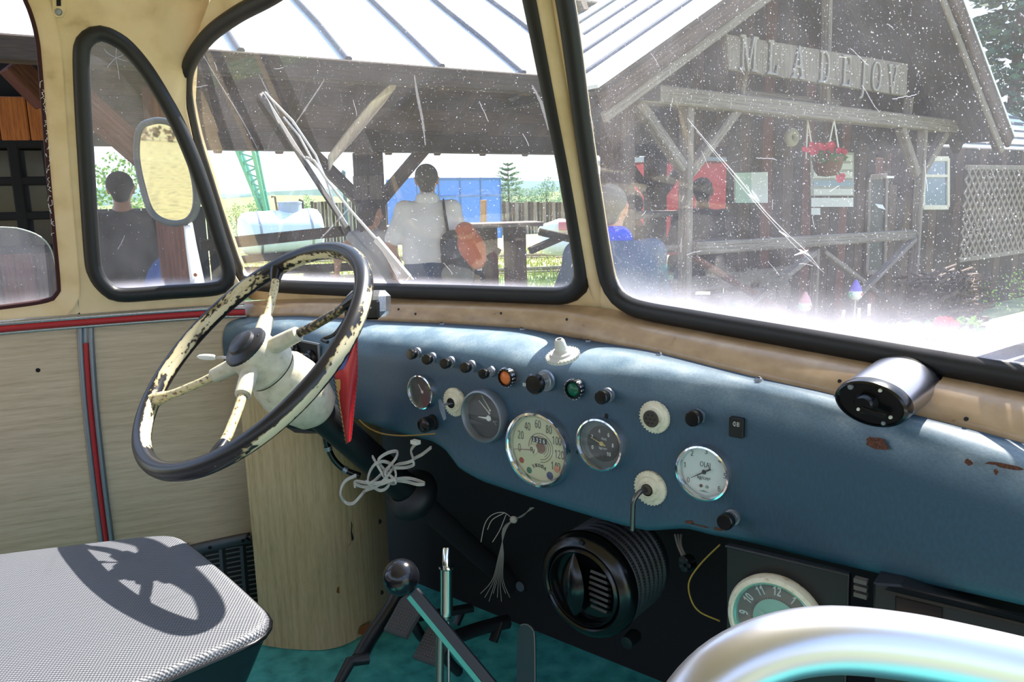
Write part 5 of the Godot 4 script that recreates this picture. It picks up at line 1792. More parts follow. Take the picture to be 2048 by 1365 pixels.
# ---------------------------------------------------------------- bodies
func blob(caps: Array, cell: float, k: float, into: MB = null) -> MB:    # tapered capsules [a, b, ra, rb] joined by a smooth minimum, meshed as surface nets
	var lo := Vector3(1e9, 1e9, 1e9)
	var hi := -lo
	for c in caps:
		var r: float = maxf(c[2], c[3]) + cell * 2
		lo = lo.min(c[0] - Vector3.ONE * r).min(c[1] - Vector3.ONE * r)
		hi = hi.max(c[0] + Vector3.ONE * r).max(c[1] + Vector3.ONE * r)
	var nx := int((hi.x - lo.x) / cell) + 2
	var ny := int((hi.y - lo.y) / cell) + 2
	var nz := int((hi.z - lo.z) / cell) + 2
	var f := PackedFloat32Array()
	f.resize(nx * ny * nz)
	f.fill(1.0)
	for c in caps:
		var a: Vector3 = c[0]
		var ab: Vector3 = c[1] - a
		var l2 := maxf(ab.length_squared(), 1e-9)
		var ra: float = c[2]
		var rb: float = c[3]
		var r := maxf(ra, rb) + k + cell
		var p0 := a.min(c[1]) - Vector3.ONE * r - lo
		var p1 := a.max(c[1]) + Vector3.ONE * r - lo
		for z in range(maxi(int(p0.z / cell), 0), mini(int(p1.z / cell) + 1, nz)):
			for y in range(maxi(int(p0.y / cell), 0), mini(int(p1.y / cell) + 1, ny)):
				for x in range(maxi(int(p0.x / cell), 0), mini(int(p1.x / cell) + 1, nx)):
					var p := lo + Vector3(x, y, z) * cell - a
					var t := clampf(p.dot(ab) / l2, 0.0, 1.0)
					var d := (p - ab * t).length() - lerpf(ra, rb, t)
					var i := (z * ny + y) * nx + x
					var e := f[i]
					var h := maxf(k - absf(d - e), 0.0) / k
					f[i] = minf(d, e) - h * h * k * 0.25
	var mb := into if into else MB.new()
	var pts := {}
	var tris := []
	for z in nz - 1:
		for y in ny - 1:
			for x in nx - 1:
				var i := (z * ny + y) * nx + x
				var s := 0
				for q in 8:
					if f[i + (q & 1) + ((q >> 1) & 1) * nx + (q >> 2) * nx * ny] < 0:
						s += 1
				if s == 0 or s == 8:
					continue
				var sum := Vector3.ZERO
				var cnt := 0
				for e in [[0, 1], [2, 3], [4, 5], [6, 7], [0, 2], [1, 3], [4, 6], [5, 7], [0, 4], [1, 5], [2, 6], [3, 7]]:
					var q0: int = e[0]
					var q1: int = e[1]
					var v0 := f[i + (q0 & 1) + ((q0 >> 1) & 1) * nx + (q0 >> 2) * nx * ny]
					var v1 := f[i + (q1 & 1) + ((q1 >> 1) & 1) * nx + (q1 >> 2) * nx * ny]
					if (v0 < 0) != (v1 < 0):
						var t := v0 / (v0 - v1)
						sum += Vector3(q0 & 1, (q0 >> 1) & 1, q0 >> 2).lerp(Vector3(q1 & 1, (q1 >> 1) & 1, q1 >> 2), t)
						cnt += 1
				pts[i] = lo + (Vector3(x, y, z) + sum / cnt) * cell
	mb.g += 1
	mb.st.set_smooth_group(mb.g)
	for i in pts:
		var here := f[i] < 0
		for ax in 3:
			var st: int = [1, nx, nx * ny][ax]
			var o1: int = [nx, nx * ny, 1][ax]
			var o2: int = [nx * ny, 1, nx][ax]
			if here != (f[i + st] < 0):
				if pts.has(i - o1) and pts.has(i - o2) and pts.has(i - o1 - o2):
					var q := [pts[i], pts[i - o1], pts[i - o1 - o2], pts[i - o2]]
					if here:
						q.reverse()
					for t in [0, 1, 2, 0, 2, 3]:
						mb.v(q[t])
					mb.n += 2
	return mb


func hand_caps(w: Vector3, d: Vector3, side_v: Vector3, s: float) -> Array:    # a palm, four unequal fingers slightly curled and a thumb
	var out := [[w, w + d * 0.075 * s, 0.024 * s, 0.030 * s]]
	var nrm := d.cross(side_v).normalized()
	for k in 4:
		var root := w + d * 0.085 * s + side_v * (k - 1.5) * 0.019 * s
		var l: float = [0.068, 0.080, 0.074, 0.056][k] * s
		var mid := root + d * l * 0.5 + nrm * 0.008 * s
		out.append([root, mid, 0.0092 * s, 0.0085 * s])
		out.append([mid, mid + (d + nrm * 0.5).normalized() * l * 0.5, 0.0085 * s, 0.0075 * s])
	var tr := w + d * 0.03 * s - side_v * 0.026 * s
	out.append([tr, tr + (d * 0.6 - side_v * 0.7).normalized() * 0.04 * s, 0.0115 * s, 0.010 * s])
	out.append([tr + (d * 0.6 - side_v * 0.7).normalized() * 0.04 * s, tr + (d * 0.6 - side_v * 0.7).normalized() * 0.04 * s + d * 0.032 * s, 0.010 * s, 0.008 * s])
	return out


func person(label: String, at: Vector3, facing: float, s: float, J: Dictionary, c: Dictionary, group := "") -> Node3D:   # J overrides joints of a 1.75 m standing figure that looks along -z; x is its right
	var o := thing("person", label, "person", at, group)
	bases.erase(o)
	o.rotation.y = facing
	var j := {"head": Vector3(0, 1.635, -0.015), "neck": Vector3(0, 1.47, 0.01), "chest": Vector3(0, 1.30, 0.0), "waist": Vector3(0, 1.08, 0), "hips": Vector3(0, 0.94, 0.01),
		"sr": Vector3(0.185, 1.415, 0.01), "sl": Vector3(-0.185, 1.415, 0.01), "er": Vector3(0.25, 1.13, 0.03), "el": Vector3(-0.25, 1.13, 0.03), "wr": Vector3(0.25, 0.90, -0.06), "wl": Vector3(-0.25, 0.90, -0.06),
		"hr": Vector3(0.095, 0.90, 0.01), "hl": Vector3(-0.095, 0.90, 0.01), "kr": Vector3(0.10, 0.49, -0.02), "kl": Vector3(-0.10, 0.49, -0.02), "ar": Vector3(0.105, 0.09, 0.03), "al": Vector3(-0.105, 0.09, 0.03)}
	for key in J:
		j[key] = J[key]
	var look: Vector3 = J.get("look", Vector3(0, 0, -1)).normalized()
	var lx := look.cross(Vector3.UP).normalized()
	for key in j:
		j[key] = j[key] * s if key != "look" else j[key]
	var h: Vector3 = j.head
	var w: float = c.get("wide", 1.0) * s
	# skin: head with nose and ears, neck, arms and hands in one mesh
	var skin := []
	skin.append([h + Vector3(0, 0.025, 0) * s - look * 0.012 * s, h + Vector3(0, 0.02, 0) * s + look * 0.02 * s, 0.088 * s, 0.083 * s])
	skin.append([h + Vector3(0, -0.03, 0) * s + look * 0.03 * s, h + Vector3(0, -0.072, 0) * s + look * 0.045 * s, 0.064 * s, 0.042 * s])
	skin.append([h + Vector3(0, -0.06, 0) * s, j.neck, 0.055 * s, 0.060 * s])
	skin.append([j.neck, j.chest, 0.062 * s, 0.10 * w])
	var mb := blob(skin, 0.012 * s, 0.03 * s)
	blob([[h + look * 0.088 * s + Vector3(0, 0.012, 0) * s, h + look * 0.108 * s + Vector3(0, -0.018, 0) * s, 0.009 * s, 0.014 * s], [h + look * 0.072 * s + Vector3(0, -0.025, 0) * s, h + look * 0.06 * s, 0.04 * s, 0.03 * s]], 0.006 * s, 0.012 * s, mb)
	for e in [-1, 1]:
		blob([[h + lx * e * 0.084 * s + Vector3(0, 0.022, 0) * s, h + lx * e * 0.080 * s + Vector3(0, -0.024, 0) * s, 0.014 * s, 0.009 * s]], 0.006 * s, 0.01 * s, mb)
	for e in ["r", "l"]:
		var arm := [[j["s" + e], j["e" + e], 0.050 * w, 0.040 * s], [j["e" + e], j["w" + e], 0.040 * s, 0.027 * s]]
		blob(arm, 0.013 * s, 0.03 * s, mb)
		var d: Vector3 = (j["w" + e] - j["e" + e]).normalized()
		var sv := d.cross(Vector3.UP if absf(d.y) < 0.8 else Vector3(1, 0, 0)).normalized()
		blob(hand_caps(j["w" + e], d, sv, s), 0.007 * s, 0.01 * s, mb)
	obj("body", mb, M.skin, o)
	var eyes := MB.new()
	for e in [-1, 1]:
		eyes.ball(h + look * 0.084 * s + lx * e * 0.032 * s + Vector3(0, 0.018, 0) * s, Vector3(0.013, 0.009, 0.013) * s, 8)
	obj("eyes", eyes, M.dark, o)
	var mouth := MB.new()
	mouth.box(h + look * 0.089 * s + Vector3(0, -0.052, 0) * s, Vector3(0.04, 0.006, 0.02) * s, Basis(lx, Vector3.UP, -look))
	obj("mouth", mouth, mat("8a4a42", 0.6), o)
	# hair
	var hr := [[h + Vector3(0, 0.042, 0) * s - look * 0.022 * s, h + Vector3(0, 0.045, 0) * s + look * 0.018 * s, 0.089 * s, 0.080 * s], [h + Vector3(0, 0.02, 0) * s - look * 0.035 * s, h + Vector3(0, -0.04, 0) * s - look * 0.04 * s, 0.080 * s, 0.058 * s]]
	if c.get("long_hair", false):
		hr.append([h + Vector3(0, 0.0, 0) * s - look * 0.05 * s, h + Vector3(0, -0.13, 0) * s - look * 0.06 * s, 0.082 * s, 0.06 * s])
		for e in [-1, 1]:
			hr.append([h + lx * e * 0.062 * s + Vector3(0, 0.03, 0) * s + look * 0.01 * s, h + lx * e * 0.066 * s + Vector3(0, -0.08, 0) * s - look * 0.02 * s, 0.034 * s, 0.03 * s])
	if c.get("cap", false):
		hr.append([h + Vector3(0, 0.07, 0) * s, h + Vector3(0, 0.06, 0) * s + look * 0.12 * s, 0.09 * s, 0.03 * s])
	obj(c.get("hair_name", "hair"), blob(hr, 0.012 * s, 0.025 * s), c.hair, o)
	# top
	var hem: float = c.hem * s if c.has("hem") else j.hips.y - 0.03 * s
	var top := [[j.neck + Vector3(0, -0.03, 0) * s, j.chest, 0.075 * s, 0.135 * w], [j.chest + Vector3(0.06, 0, 0) * w, j.waist + Vector3(0.055, 0, 0) * w, 0.128 * w, 0.120 * w], [j.chest - Vector3(0.06, 0, 0) * w, j.waist - Vector3(0.055, 0, 0) * w, 0.128 * w, 0.120 * w], [j.waist + Vector3(0.05, 0, 0) * w, Vector3(0.06 * w, hem, 0), 0.122 * w, 0.126 * w], [j.waist - Vector3(0.05, 0, 0) * w, Vector3(-0.06 * w, hem, 0), 0.122 * w, 0.126 * w], [j.sr, j.sl, 0.066 * s, 0.066 * s]]
	for e in ["r", "l"]:
		var sh: Vector3 = j["s" + e]
		var el: Vector3 = j["e" + e]
		var sleeve: float = c.get("sleeve", 0.7)
		if sleeve > 0.0:
			top.append([sh, sh.lerp(el, minf(sleeve, 1.0)), 0.062 * s, 0.064 * s if sleeve < 1.0 else 0.056 * s])
			if sleeve > 1.0:
				top.append([el, el.lerp(j["w" + e], 0.92), 0.058 * s, 0.044 * s])
	obj(c.top_name, blob(top, 0.016 * s, 0.05 * s), c.top, o)
	if c.has("collar"):
		obj("collar", blob([[j.neck + Vector3(-0.04, 0.0, -0.01) * s, j.neck + Vector3(0.04, 0.0, -0.01) * s, 0.062 * s, 0.062 * s], [j.neck + Vector3(-0.03, 0.025, 0.02) * s, j.neck + Vector3(0.03, 0.025, 0.02) * s, 0.056 * s, 0.056 * s]], 0.012 * s, 0.02 * s), c.collar, o)
	var tr := [[j.hr, j.hl, 0.118 * w, 0.118 * w], [j.hips + Vector3(0.05, 0.03, 0) * w, j.hips + Vector3(-0.05, 0.03, 0) * w, 0.12 * w, 0.12 * w]]
	for e in ["r", "l"]:
		tr.append([j["h" + e], j["k" + e], 0.092 * s, 0.066 * s])
		tr.append([j["k" + e], j["a" + e], 0.066 * s, 0.052 * s])
	obj("trousers", blob(tr, 0.02 * s, 0.04 * s), c.get("legs", M.jeans), o)
	var sh := MB.new()
	for e in ["r", "l"]:
		var a: Vector3 = j["a" + e]
		blob([[a + Vector3(0, -0.045, 0.02) * s, a + Vector3(0, -0.05, -0.15) * s, 0.042 * s, 0.036 * s], [a, a + Vector3(0, -0.04, 0) * s, 0.05 * s, 0.042 * s]], 0.014 * s, 0.03 * s, sh)
	obj("shoes", sh, M.dark, o)
	return o


# ---------------------------------------------------------------- growing things
func leaf_ball(mb: MB, c: Vector3, r: Vector3, count: int, size: float) -> void:    # leaves scattered through a lumpy crown
	for i in count:
		var d := Vector3(rng.randfn(), rng.randfn(), rng.randfn()).normalized()
		var p := c + d * r * pow(rng.randf_range(0.35, 1.0), 0.5)
		var a := Vector3(rng.randfn(), rng.randfn(), rng.randfn()).normalized() * size * rng.randf_range(0.6, 1.2)
		var b := a.cross(Vector3(rng.randfn(), rng.randfn(), rng.randfn())).normalized() * size * 0.55
		mb.quad(p - a, p + b, p + a, p - b)


func leafy_tree(called: String, label: String, base: Vector3, height: float, wide: float, m: Material, count := 1600, group := "") -> Node3D:
	var o := thing(called, label, "tree", base, group)
	obj("trunk", MB.new().tube([base, base + Vector3(0.02, height * 0.3, 0), base + Vector3(0, height * 0.7, 0.02)], [height * 0.035, height * 0.026, height * 0.01], 8), M.bark, o)
	var mb := MB.new()
	for k in 9:
		var a := k * 2.4
		var t := 0.38 + 0.5 * k / 9.0
		var w := wide * (0.34 if k < 8 else 0.2) * (1.15 - t * 0.6)
		leaf_ball(mb, base + Vector3(cos(a) * w * 0.75, height * t, sin(a) * w * 0.75), Vector3(w, height * 0.17, w) * rng.randf_range(0.85, 1.15), count / 9, height * 0.020)
	obj("crown", mb, m, o)
	return o


func conifer(label: String, base: Vector3, height: float, wide: float, m: Material, count: int, group := "", pine := false) -> Node3D:
	var o := thing("conifer", label, "tree", base, group)
	obj("trunk", MB.new().tube([base, base + Vector3(0, height, 0)], [height * 0.025, height * 0.003], 8), M.bark, o)
	var mb := MB.new()
	var tiers := 13 if pine else 18
	for k in tiers:
		var t := lerpf(0.16, 0.97, float(k) / (tiers - 1))
		var l := wide * 0.5 * pow(1.0 - t, 0.7 if pine else 0.9) + wide * 0.03
		var nb := 7 if pine else 9
		for b in nb:
			var a := TAU * b / nb + k * 0.9 + rng.randf_range(-0.2, 0.2)
			var d := Vector3(cos(a), (0.35 if pine else -0.22) + rng.randf_range(-0.1, 0.1), sin(a))
			var ll := l * rng.randf_range(0.7, 1.1)
			var root := base + Vector3(0, height * t, 0)
			for i in maxi(count / (tiers * nb), 3):
				var u := sqrt(rng.randf())
				var p := root + d * ll * u + Vector3(rng.randf_range(-1, 1), rng.randf_range(-0.5, 0.6), rng.randf_range(-1, 1)) * ll * 0.16
				var x := (d + Vector3(rng.randf_range(-0.6, 0.6), rng.randf_range(-0.3, 0.5), rng.randf_range(-0.6, 0.6))).normalized() * height * 0.022
				var y := x.cross(Vector3(rng.randfn(), rng.randfn(), rng.randfn())).normalized() * height * 0.008
				mb.quad(p - x, p + y, p + x, p - y)
	obj("branches", mb, m, o)
	return o


func flowers(mb: MB, c: Vector3, r: Vector3, count: int, size: float) -> void:
	for i in count:
		var p := c + Vector3(rng.randf_range(-1, 1), rng.randf_range(-1, 1), rng.randf_range(-1, 1)) * r
		for k in 5:
			var a := TAU * k / 5
			var d := Vector3(cos(a), sin(a), 0.3) * size
			var e := Vector3(-sin(a), cos(a), 0.0) * size * 0.5
			mb.quad(p, p + d * 0.6 + e, p + d, p + d * 0.6 - e)


# ---------------------------------------------------------------- the station outside
const GY := -0.40
var ev := Vector3(0.317, 0, -0.948)      # along the platform canopy
var en := Vector3(0.948, 0, 0.317)       # across it, towards the coach


func build_outside() -> void:
	build_ground()
	build_canopy()
	build_hut()
	build_yard()
	build_people()
	build_left_side()
	build_wipers()


func build_ground() -> void:
	var rows := []
	for i in 41:
		var row := PackedVector3Array()
		for j in 41:
			var u := (i - 20) / 20.0
			var v := (j - 20) / 20.0
			var p := Vector3(sign(u) * pow(absf(u), 2.2) * 150, GY, sign(v) * pow(absf(v), 2.2) * 150)
			var dist := Vector2(p.x, p.z).length()
			if dist > 24:
				p.y += -minf((dist - 24) * 0.012, 1.2)
			row.append(p)
		rows.append(row)
	struct("ground", MB.new().sgrid(rows), M.grass)
	var pf := MB.new()
	pf.box(Vector3(-2.6, GY + 0.002, -1.0), Vector3(11, 0.02, 17), Basis(en, Vector3.UP, -ev))
	struct("path", pf, M.gravel).set_meta("label", "pale trodden gravel of the platform beside the coach")
	var gp := MB.new()
	gp.box(Vector3(0.1, GY + 0.012, -5.0), Vector3(3.6, 0.03, 6.6), Basis(en, Vector3.UP, -ev))
	struct("path_garden", gp, M.grass).set_meta("label", "green garden strip in front of the station hut")
	var yd := MB.new()
	yd.box(Vector3(-17, GY + 0.001, -16), Vector3(16, 0.02, 36), Basis(en, Vector3.UP, -ev))
	struct("trim_4", yd, M.straw).set_meta("label", "strip of dry yellow grass and ballast along the tracks")
	# distant fields and hills, as real land far away
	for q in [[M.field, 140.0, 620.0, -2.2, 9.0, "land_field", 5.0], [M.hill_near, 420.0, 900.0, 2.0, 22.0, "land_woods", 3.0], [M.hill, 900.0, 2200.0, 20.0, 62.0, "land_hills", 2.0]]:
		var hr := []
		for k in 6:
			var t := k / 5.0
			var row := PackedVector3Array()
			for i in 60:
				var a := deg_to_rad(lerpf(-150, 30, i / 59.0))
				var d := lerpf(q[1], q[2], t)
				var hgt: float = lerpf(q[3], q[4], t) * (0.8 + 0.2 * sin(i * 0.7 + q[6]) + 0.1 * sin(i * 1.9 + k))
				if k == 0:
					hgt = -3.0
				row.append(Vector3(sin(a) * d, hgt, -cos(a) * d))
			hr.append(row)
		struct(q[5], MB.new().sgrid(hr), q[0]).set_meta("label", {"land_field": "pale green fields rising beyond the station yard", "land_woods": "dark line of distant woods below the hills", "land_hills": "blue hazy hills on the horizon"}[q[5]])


func build_canopy() -> void:
	var e0 := Vector3(-3.18, 1.75, -1.88)
	var rise := Vector3(-0.814, 0.499, -0.299).normalized()
	var fall := Vector3(rise.x, -rise.y, rise.z)
	var c := thing("platform_canopy", "open timber platform canopy with white ribbed sheet roof beside the coach", "canopy", e0 - en * 1.5 + Vector3(0, -2.15, 0))
	var s0 := -3.0
	var s1 := 2.62
	var s2 := 5.4
	var L := 1.85
	var up := rise.cross(ev).normalized()
	if up.y < 0:
		up = -up
	var a := e0 + ev * s0
	var b := e0 + ev * s1
	obj("roof_sheet", MB.new().slab(PackedVector3Array([a, b, b + rise * L, a + rise * L]), -up * 0.012), M.roof, c)
	var up2 := Vector3(-up.x, up.y, -up.z)
	var ra := a + rise * L
	var rb := b + rise * L
	obj("roof_sheet", MB.new().slab(PackedVector3Array([e0 + ev * -0.8 + rise * L, e0 + ev * s2 + rise * L, e0 + ev * s2 + rise * L + fall * 2.1, e0 + ev * -0.8 + rise * L + fall * 2.1]), -up2 * 0.012), M.roof, c)
	var ribs := [[[445, 55], [478, 103]], [[590, 0], [690, 117]], [[740, 0], [876, 130]], [[865, 0], [1033, 140]]]
	var rs := []
	var rp := Plane(up, up.dot(e0))
	for r in ribs:
		var q := on(rp, r[1][0], r[1][1])
		rs.append((q - e0).dot(ev))
	var step: float = (rs[3] - rs[0]) / 3.0
	for k in range(-4, 8):
		var s: float = rs[0] + step * k
		if s < s1:
			var q := e0 + ev * s + up * 0.016
			var wob := rng.randf_range(-0.008, 0.008)
			obj("roof_rib", MB.new().tube([q + rise * 0.02, q + rise * 0.5 + ev * wob, q + rise * 1.0 - ev * wob, q + rise * L], 0.019, 6, false, true, 0.7), M.roof_rib, c)
	# eave board, rafters, purlins and the boarded underside of the far slope
	beam("eave_board", a - Vector3(0, 0.035, 0) + en * 0.012, b - Vector3(0, 0.035, 0) + en * 0.012, 0.022, 0.10, M.wood_dark, c)
	for k in 17:
		var s := lerpf(s0 + 0.1, s2 - 0.1, k / 16.0)
		var q := e0 + ev * s - up * 0.07
		if s < s1:
			beam("rafter", q + rise * 0.03, q + rise * L, 0.07, 0.10, M.wood_brown, c)
		if s < -0.8:
			continue
		var q2 := e0 + ev * s + rise * L - up2 * 0.07
		beam("rafter", q2, q2 + fall * 2.05, 0.07, 0.10, M.wood_brown, c)
	for k in 13:
		var t := (k + 0.5) / 13.0 * 2.1
		for half in 3:
			var x0 := lerpf(-0.8, s2, half / 3.0)
			var x1 := lerpf(-0.8, s2, (half + 1) / 3.0) - 0.004
			beam("roof_board", e0 + ev * x0 + rise * L + fall * t - up2 * 0.022, e0 + ev * x1 + rise * L + fall * t - up2 * (0.022 + rng.randf() * 0.004), 0.158, 0.018, M.wood_brown if (k + half) % 3 else M.wood_dark, c, up2, 0.003)
	for k in 11:
		var t := (k + 0.5) / 11.0 * L
		beam("roof_board", e0 + ev * s0 + rise * t - up * 0.024, b + rise * t - up * 0.024, 0.164, 0.018, M.wood_brown, c, up, 0.003)
	var f0 := lvl(410, 300, 1.54)
	var f1 := lvl(1150, 310, 1.54)
	var fd := (f1 - f0).normalized()
	beam("far_beam", f0 - fd * 0.2 + Vector3(0, 0.08, 0), f1 + fd * 2.6 + Vector3(0, 0.08, 0), 0.16, 0.16, M.wood_dark, c)
	beam("near_beam", a + rise * 0.22 - Vector3(0, 0.13, 0), b + rise * 0.22 - Vector3(0, 0.13, 0), 0.10, 0.07, M.wood_brown, c)
	# far posts with their braces
	var p0 := lvl(735, 305, 1.54)
	for k in [0, 1]:
		var q: Vector3 = p0 + fd * 3.4 * k
		var base := Vector3(q.x, GY, q.z)
		beam("post", base, q, 0.19, 0.19, M.wood_brown, c, Vector3.UP)
		for s in [-1, 1]:
			beam("brace", q + Vector3(0, -0.50, 0), q + fd * s * 0.55 + Vector3(0, 0.04, 0), 0.09, 0.10, M.wood_brown, c)
	obj("notice", MB.new().box(p0 + Vector3(0.08, -0.30, 0.09), Vector3(0.24, 0.2, 0.012), Basis(Vector3.UP, 0.7)), M.wood, c)
	# near posts: right end, and the reddish one seen through the quarter window with its brace
	var rp2 := dep(1235, 300, 4.75)
	beam("post", Vector3(rp2.x, GY, rp2.z), Vector3(rp2.x, 1.72, rp2.z), 0.16, 0.16, M.wood_brown, c)
	var lp := dep(345, 470, 3.7)
	beam("post", Vector3(lp.x, GY, lp.z), Vector3(lp.x, 1.66, lp.z), 0.10, 0.11, M.wood_red, c)
	beam("brace", dep(330, 350, 3.72), dep(150, 190, 3.3), 0.10, 0.10, M.wood_red, c)
	# low rail between the far posts
	beam("hand_rail", dep(400, 492, 6.2), dep(700, 461, 6.75), 0.05, 0.09, M.wood_dark, c)
	beam("low_rail", dep(450, 545, 6.3), dep(725, 533, 6.8), 0.05, 0.07, M.wood_dark, c)
	# loose pale plank hung under the eave
	var pk := thing("hanging_plank", "pale weathered plank slanting under the canopy eave, cut to a point below", "plank", dep(730, 245, 4.0))
	var pl := PackedVector3Array()
	for q in [[797, 160], [790, 178], [768, 208], [715, 272], [668, 325], [660, 341], [658, 312], [690, 268], [742, 205], [792, 158]]:
		pl.append(dep(q[0], q[1], 3.88 if q[0] > 700 else 4.0))
	obj("board", MB.new().slab(pl, -en * 0.02), M.wood_pale, pk)


func planks(called: String, o: Node, p0: Vector3, along_v: Vector3, up_v: Vector3, length: float, heights: Callable, w: float, m: Array, nrm: Vector3) -> void:    # upright boards side by side, each a part
	var n := int(length / w)
	for k in n:
		var x := (k + 0.5) * w
		var hh: Vector2 = heights.call(x)
		if hh.y - hh.x > 0.05:
			beam(called, p0 + along_v * x + up_v * hh.x + nrm * rng.randf_range(-0.004, 0.004), p0 + along_v * x + up_v * hh.y, w - 0.006, 0.022, m[k % m.size()], o, nrm, 0.003)


func build_hut() -> void:
	var A := dep(1372, 205, 5.0)
	var d := Vector3(0.252, 0, -0.968)
	var n := Vector3(0.968, 0, 0.252)
	var H := Plane(n, n.dot(A))
	var back := -0.8
	var hut := thing("station_hut", "dark timber station hut with an open gabled porch facing the coach", "hut", Vector3(A.x, GY, A.z) + d * 1.5)
	# gable shape on the front plane: [along, height]
	var eL := Vector2(-1.12, 1.69)
	var eR := Vector2(3.73, 1.59)
	var ap := Vector2(1.77, 3.31)
	var top := func(x: float) -> float:
		return lerpf(eL.y, ap.y, (x - eL.x) / (ap.x - eL.x)) if x < ap.x else lerpf(ap.y, eR.y, (x - ap.x) / (eR.x - ap.x))
	var at := func(x: float, y: float, o: float) -> Vector3:
		return Vector3(A.x, 0, A.z) + d * x + Vector3(0, y, 0) + n * o
	# roof sheets and verge boards
	for q in [[eL, ap], [eR, ap]]:
		var s: Vector2 = (q[1] - q[0]).normalized()
		var f: Vector3 = at.call(q[0].x - s.x * 0.08, q[0].y - s.y * 0.08, 0.46)
		var g: Vector3 = at.call(q[1].x, q[1].y, 0.46)
		var u := (g - f).normalized()
		var nn := u.cross(n).normalized()
		if nn.y < 0:
			nn = -nn
		obj("roof_sheet", MB.new().slab(PackedVector3Array([f, g, g - n * 2.3, f.lerp(g, 0.45) - n * 2.3, f - n * 0.3] if q[0] == eL else [f, g, g - n * 2.3, f - n * 2.3]), nn * 0.02), M.roof, hut)
		if q[0] == eL:
			for k in 5:
				var o := -n * (0.30 + k * 0.42) + nn * 0.026
				obj("roof_rib", MB.new().bar(f.lerp(g, maxf(0.0, (k - 1) * 0.12)) + o, g + o, 0.035, 0.02, nn), M.roof_rib, hut)
		beam("verge_board", f - nn * 0.06 - n * 0.02, g - nn * 0.06 - n * 0.02, 0.035, 0.13, M.wood_brown, hut, nn)
		beam("verge_batten", f - nn * 0.16 - n * 0.05, g - nn * 0.16 - n * 0.05, 0.03, 0.06, M.wood, hut, nn)
		for k in 6:
			var o := -n * (0.1 + k * 0.34)
			var f2 := f.lerp(g, clampf((k - 1) * 0.13, 0, 0.45)) if q[0] == eL else f
			beam("rafter", f2 - nn * 0.10 + o, g - nn * 0.10 + o, 0.06, 0.12, M.wood_dark, hut, nn)
		for k in 7:
			var o := -n * (k + 0.5) * 0.3
			var f2 := f.lerp(g, clampf((k - 2) * 0.13, 0, 0.45)) if q[0] == eL else f
			beam("roof_board", f2 - nn * 0.025 + o, g - nn * 0.025 + o, 0.296, 0.02, M.wood_dark, hut, nn, 0.003)
	# back wall of planks, with the doorway left dark
	var wx: float = (on(Plane(n, n.dot(at.call(0, 0, back))), 1452, 400) - (at.call(0, 0, back) as Vector3)).dot(d)
	planks("wall_plank", hut, at.call(wx, 0, back), d, Vector3.UP, 4.4 - wx, func(x): return Vector2(GY, top.call(x + wx) - 0.06), 0.155, [M.wood_dark, M.wood_brown, M.wood_dark, M.wood_red], n)
	planks("gable_plank", hut, at.call(-0.12, 0, back), d, Vector3.UP, wx + 0.28, func(x): return Vector2(1.50, top.call(x - 0.12) - 0.06), 0.155, [M.wood_dark, M.wood_brown], n)
	obj("porch_floor", MB.new().box(at.call(1.5, GY + 0.06, -0.6), Vector3(2.2, 0.12, 5.0), Basis(n, Vector3.UP, -d)), M.wood, hut)
	# front posts, beam, braces
	var tl := on(H, 1374, 205)
	var tr := on(H, 1846, 252)
	for q in [tl, tr]:
		beam("post", Vector3(q.x, GY, q.z), q, 0.075, 0.075, M.wood, hut)
	beam("tie_beam", on(H, 1268, 186), on(H, 1905, 254), 0.12, 0.11, M.wood, hut)
	beam("rear_beam", on(H, 1490, 183) - n * 0.12, on(H, 1700, 205) - n * 0.12, 0.08, 0.06, M.wood, hut)
	for q in [[1272, 203, 1366, 338], [1473, 218, 1378, 345], [1800, 254, 1832, 350], [1892, 262, 1842, 345]]:
		beam("brace", on(H, q[0], q[1]), on(H, q[2], q[3]), 0.075, 0.07, M.wood, hut)
	for q in [[1660, -60, 1654, 228], [1493, 120, 1481, 205], [1822, 195, 1818, 238]]:
		beam("king_post", on(H, q[0], q[1]) - n * 0.02, on(H, q[2], q[3]) - n * 0.02, 0.07, 0.06, M.wood, hut)
	var br := dep(1660, 222, 5.95)
	# railing of the porch
	var rail := thing("porch_railing", "weathered grey porch railing with crossed braces in front of the hut", "railing", Vector3(on(H, 1600, 480).x, GY, on(H, 1600, 480).z))
	beam("top_rail", on(H, 1378, 497) + n * 0.05, on(H, 1816, 469) + n * 0.05, 0.05, 0.085, M.wood, rail)
	beam("middle_post", on(H, 1624, 497) + n * 0.03, on(H, 1618, 640) + n * 0.03, 0.06, 0.05, M.wood, rail)
	for q in [[1612, 505, 1480, 610, 0], [1640, 503, 1800, 625, 1], [1812, 478, 1690, 600, 0], [1382, 515, 1590, 640, 2]]:
		beam("cross_brace", on(H, q[0], q[1]) + n * (0.02 if q[4] != 0 else 0.07), on(H, q[2], q[3]) + n * (0.02 if q[4] != 0 else 0.07), 0.065, 0.04, [M.wood, M.wood, M.wood_red][q[4]], rail)
	# name board
	var sp := Plane(n, n.dot(A) + 0.14)
	var sc := on(sp, 1634, 135)
	var sign_ := thing("name_board", "long grey wooden board with carved letters MLADEJOV under the hut gable", "sign", sc)
	var c0 := on(sp, 1452, 68)
	var c1 := on(sp, 1816, 128)
	var c2 := on(sp, 1814, 192)
	var c3 := on(sp, 1458, 138)
	obj("board", MB.new().slab(PackedVector3Array([c0, c1, c2, c3]), -n * 0.035, 0.006), M.wood, sign_)
	var sx := ((c1 + c2) - (c0 + c3)).normalized()
	var sy := n.cross(sx).normalized()
	if sy.y < 0:
		sy = -sy
	var ft := font("Droid Serif")
	var shade := MB.new()
	var lit := MB.new()
	var xs := [1497, 1545, 1596, 1648, 1692, 1726, 1752, 1784]
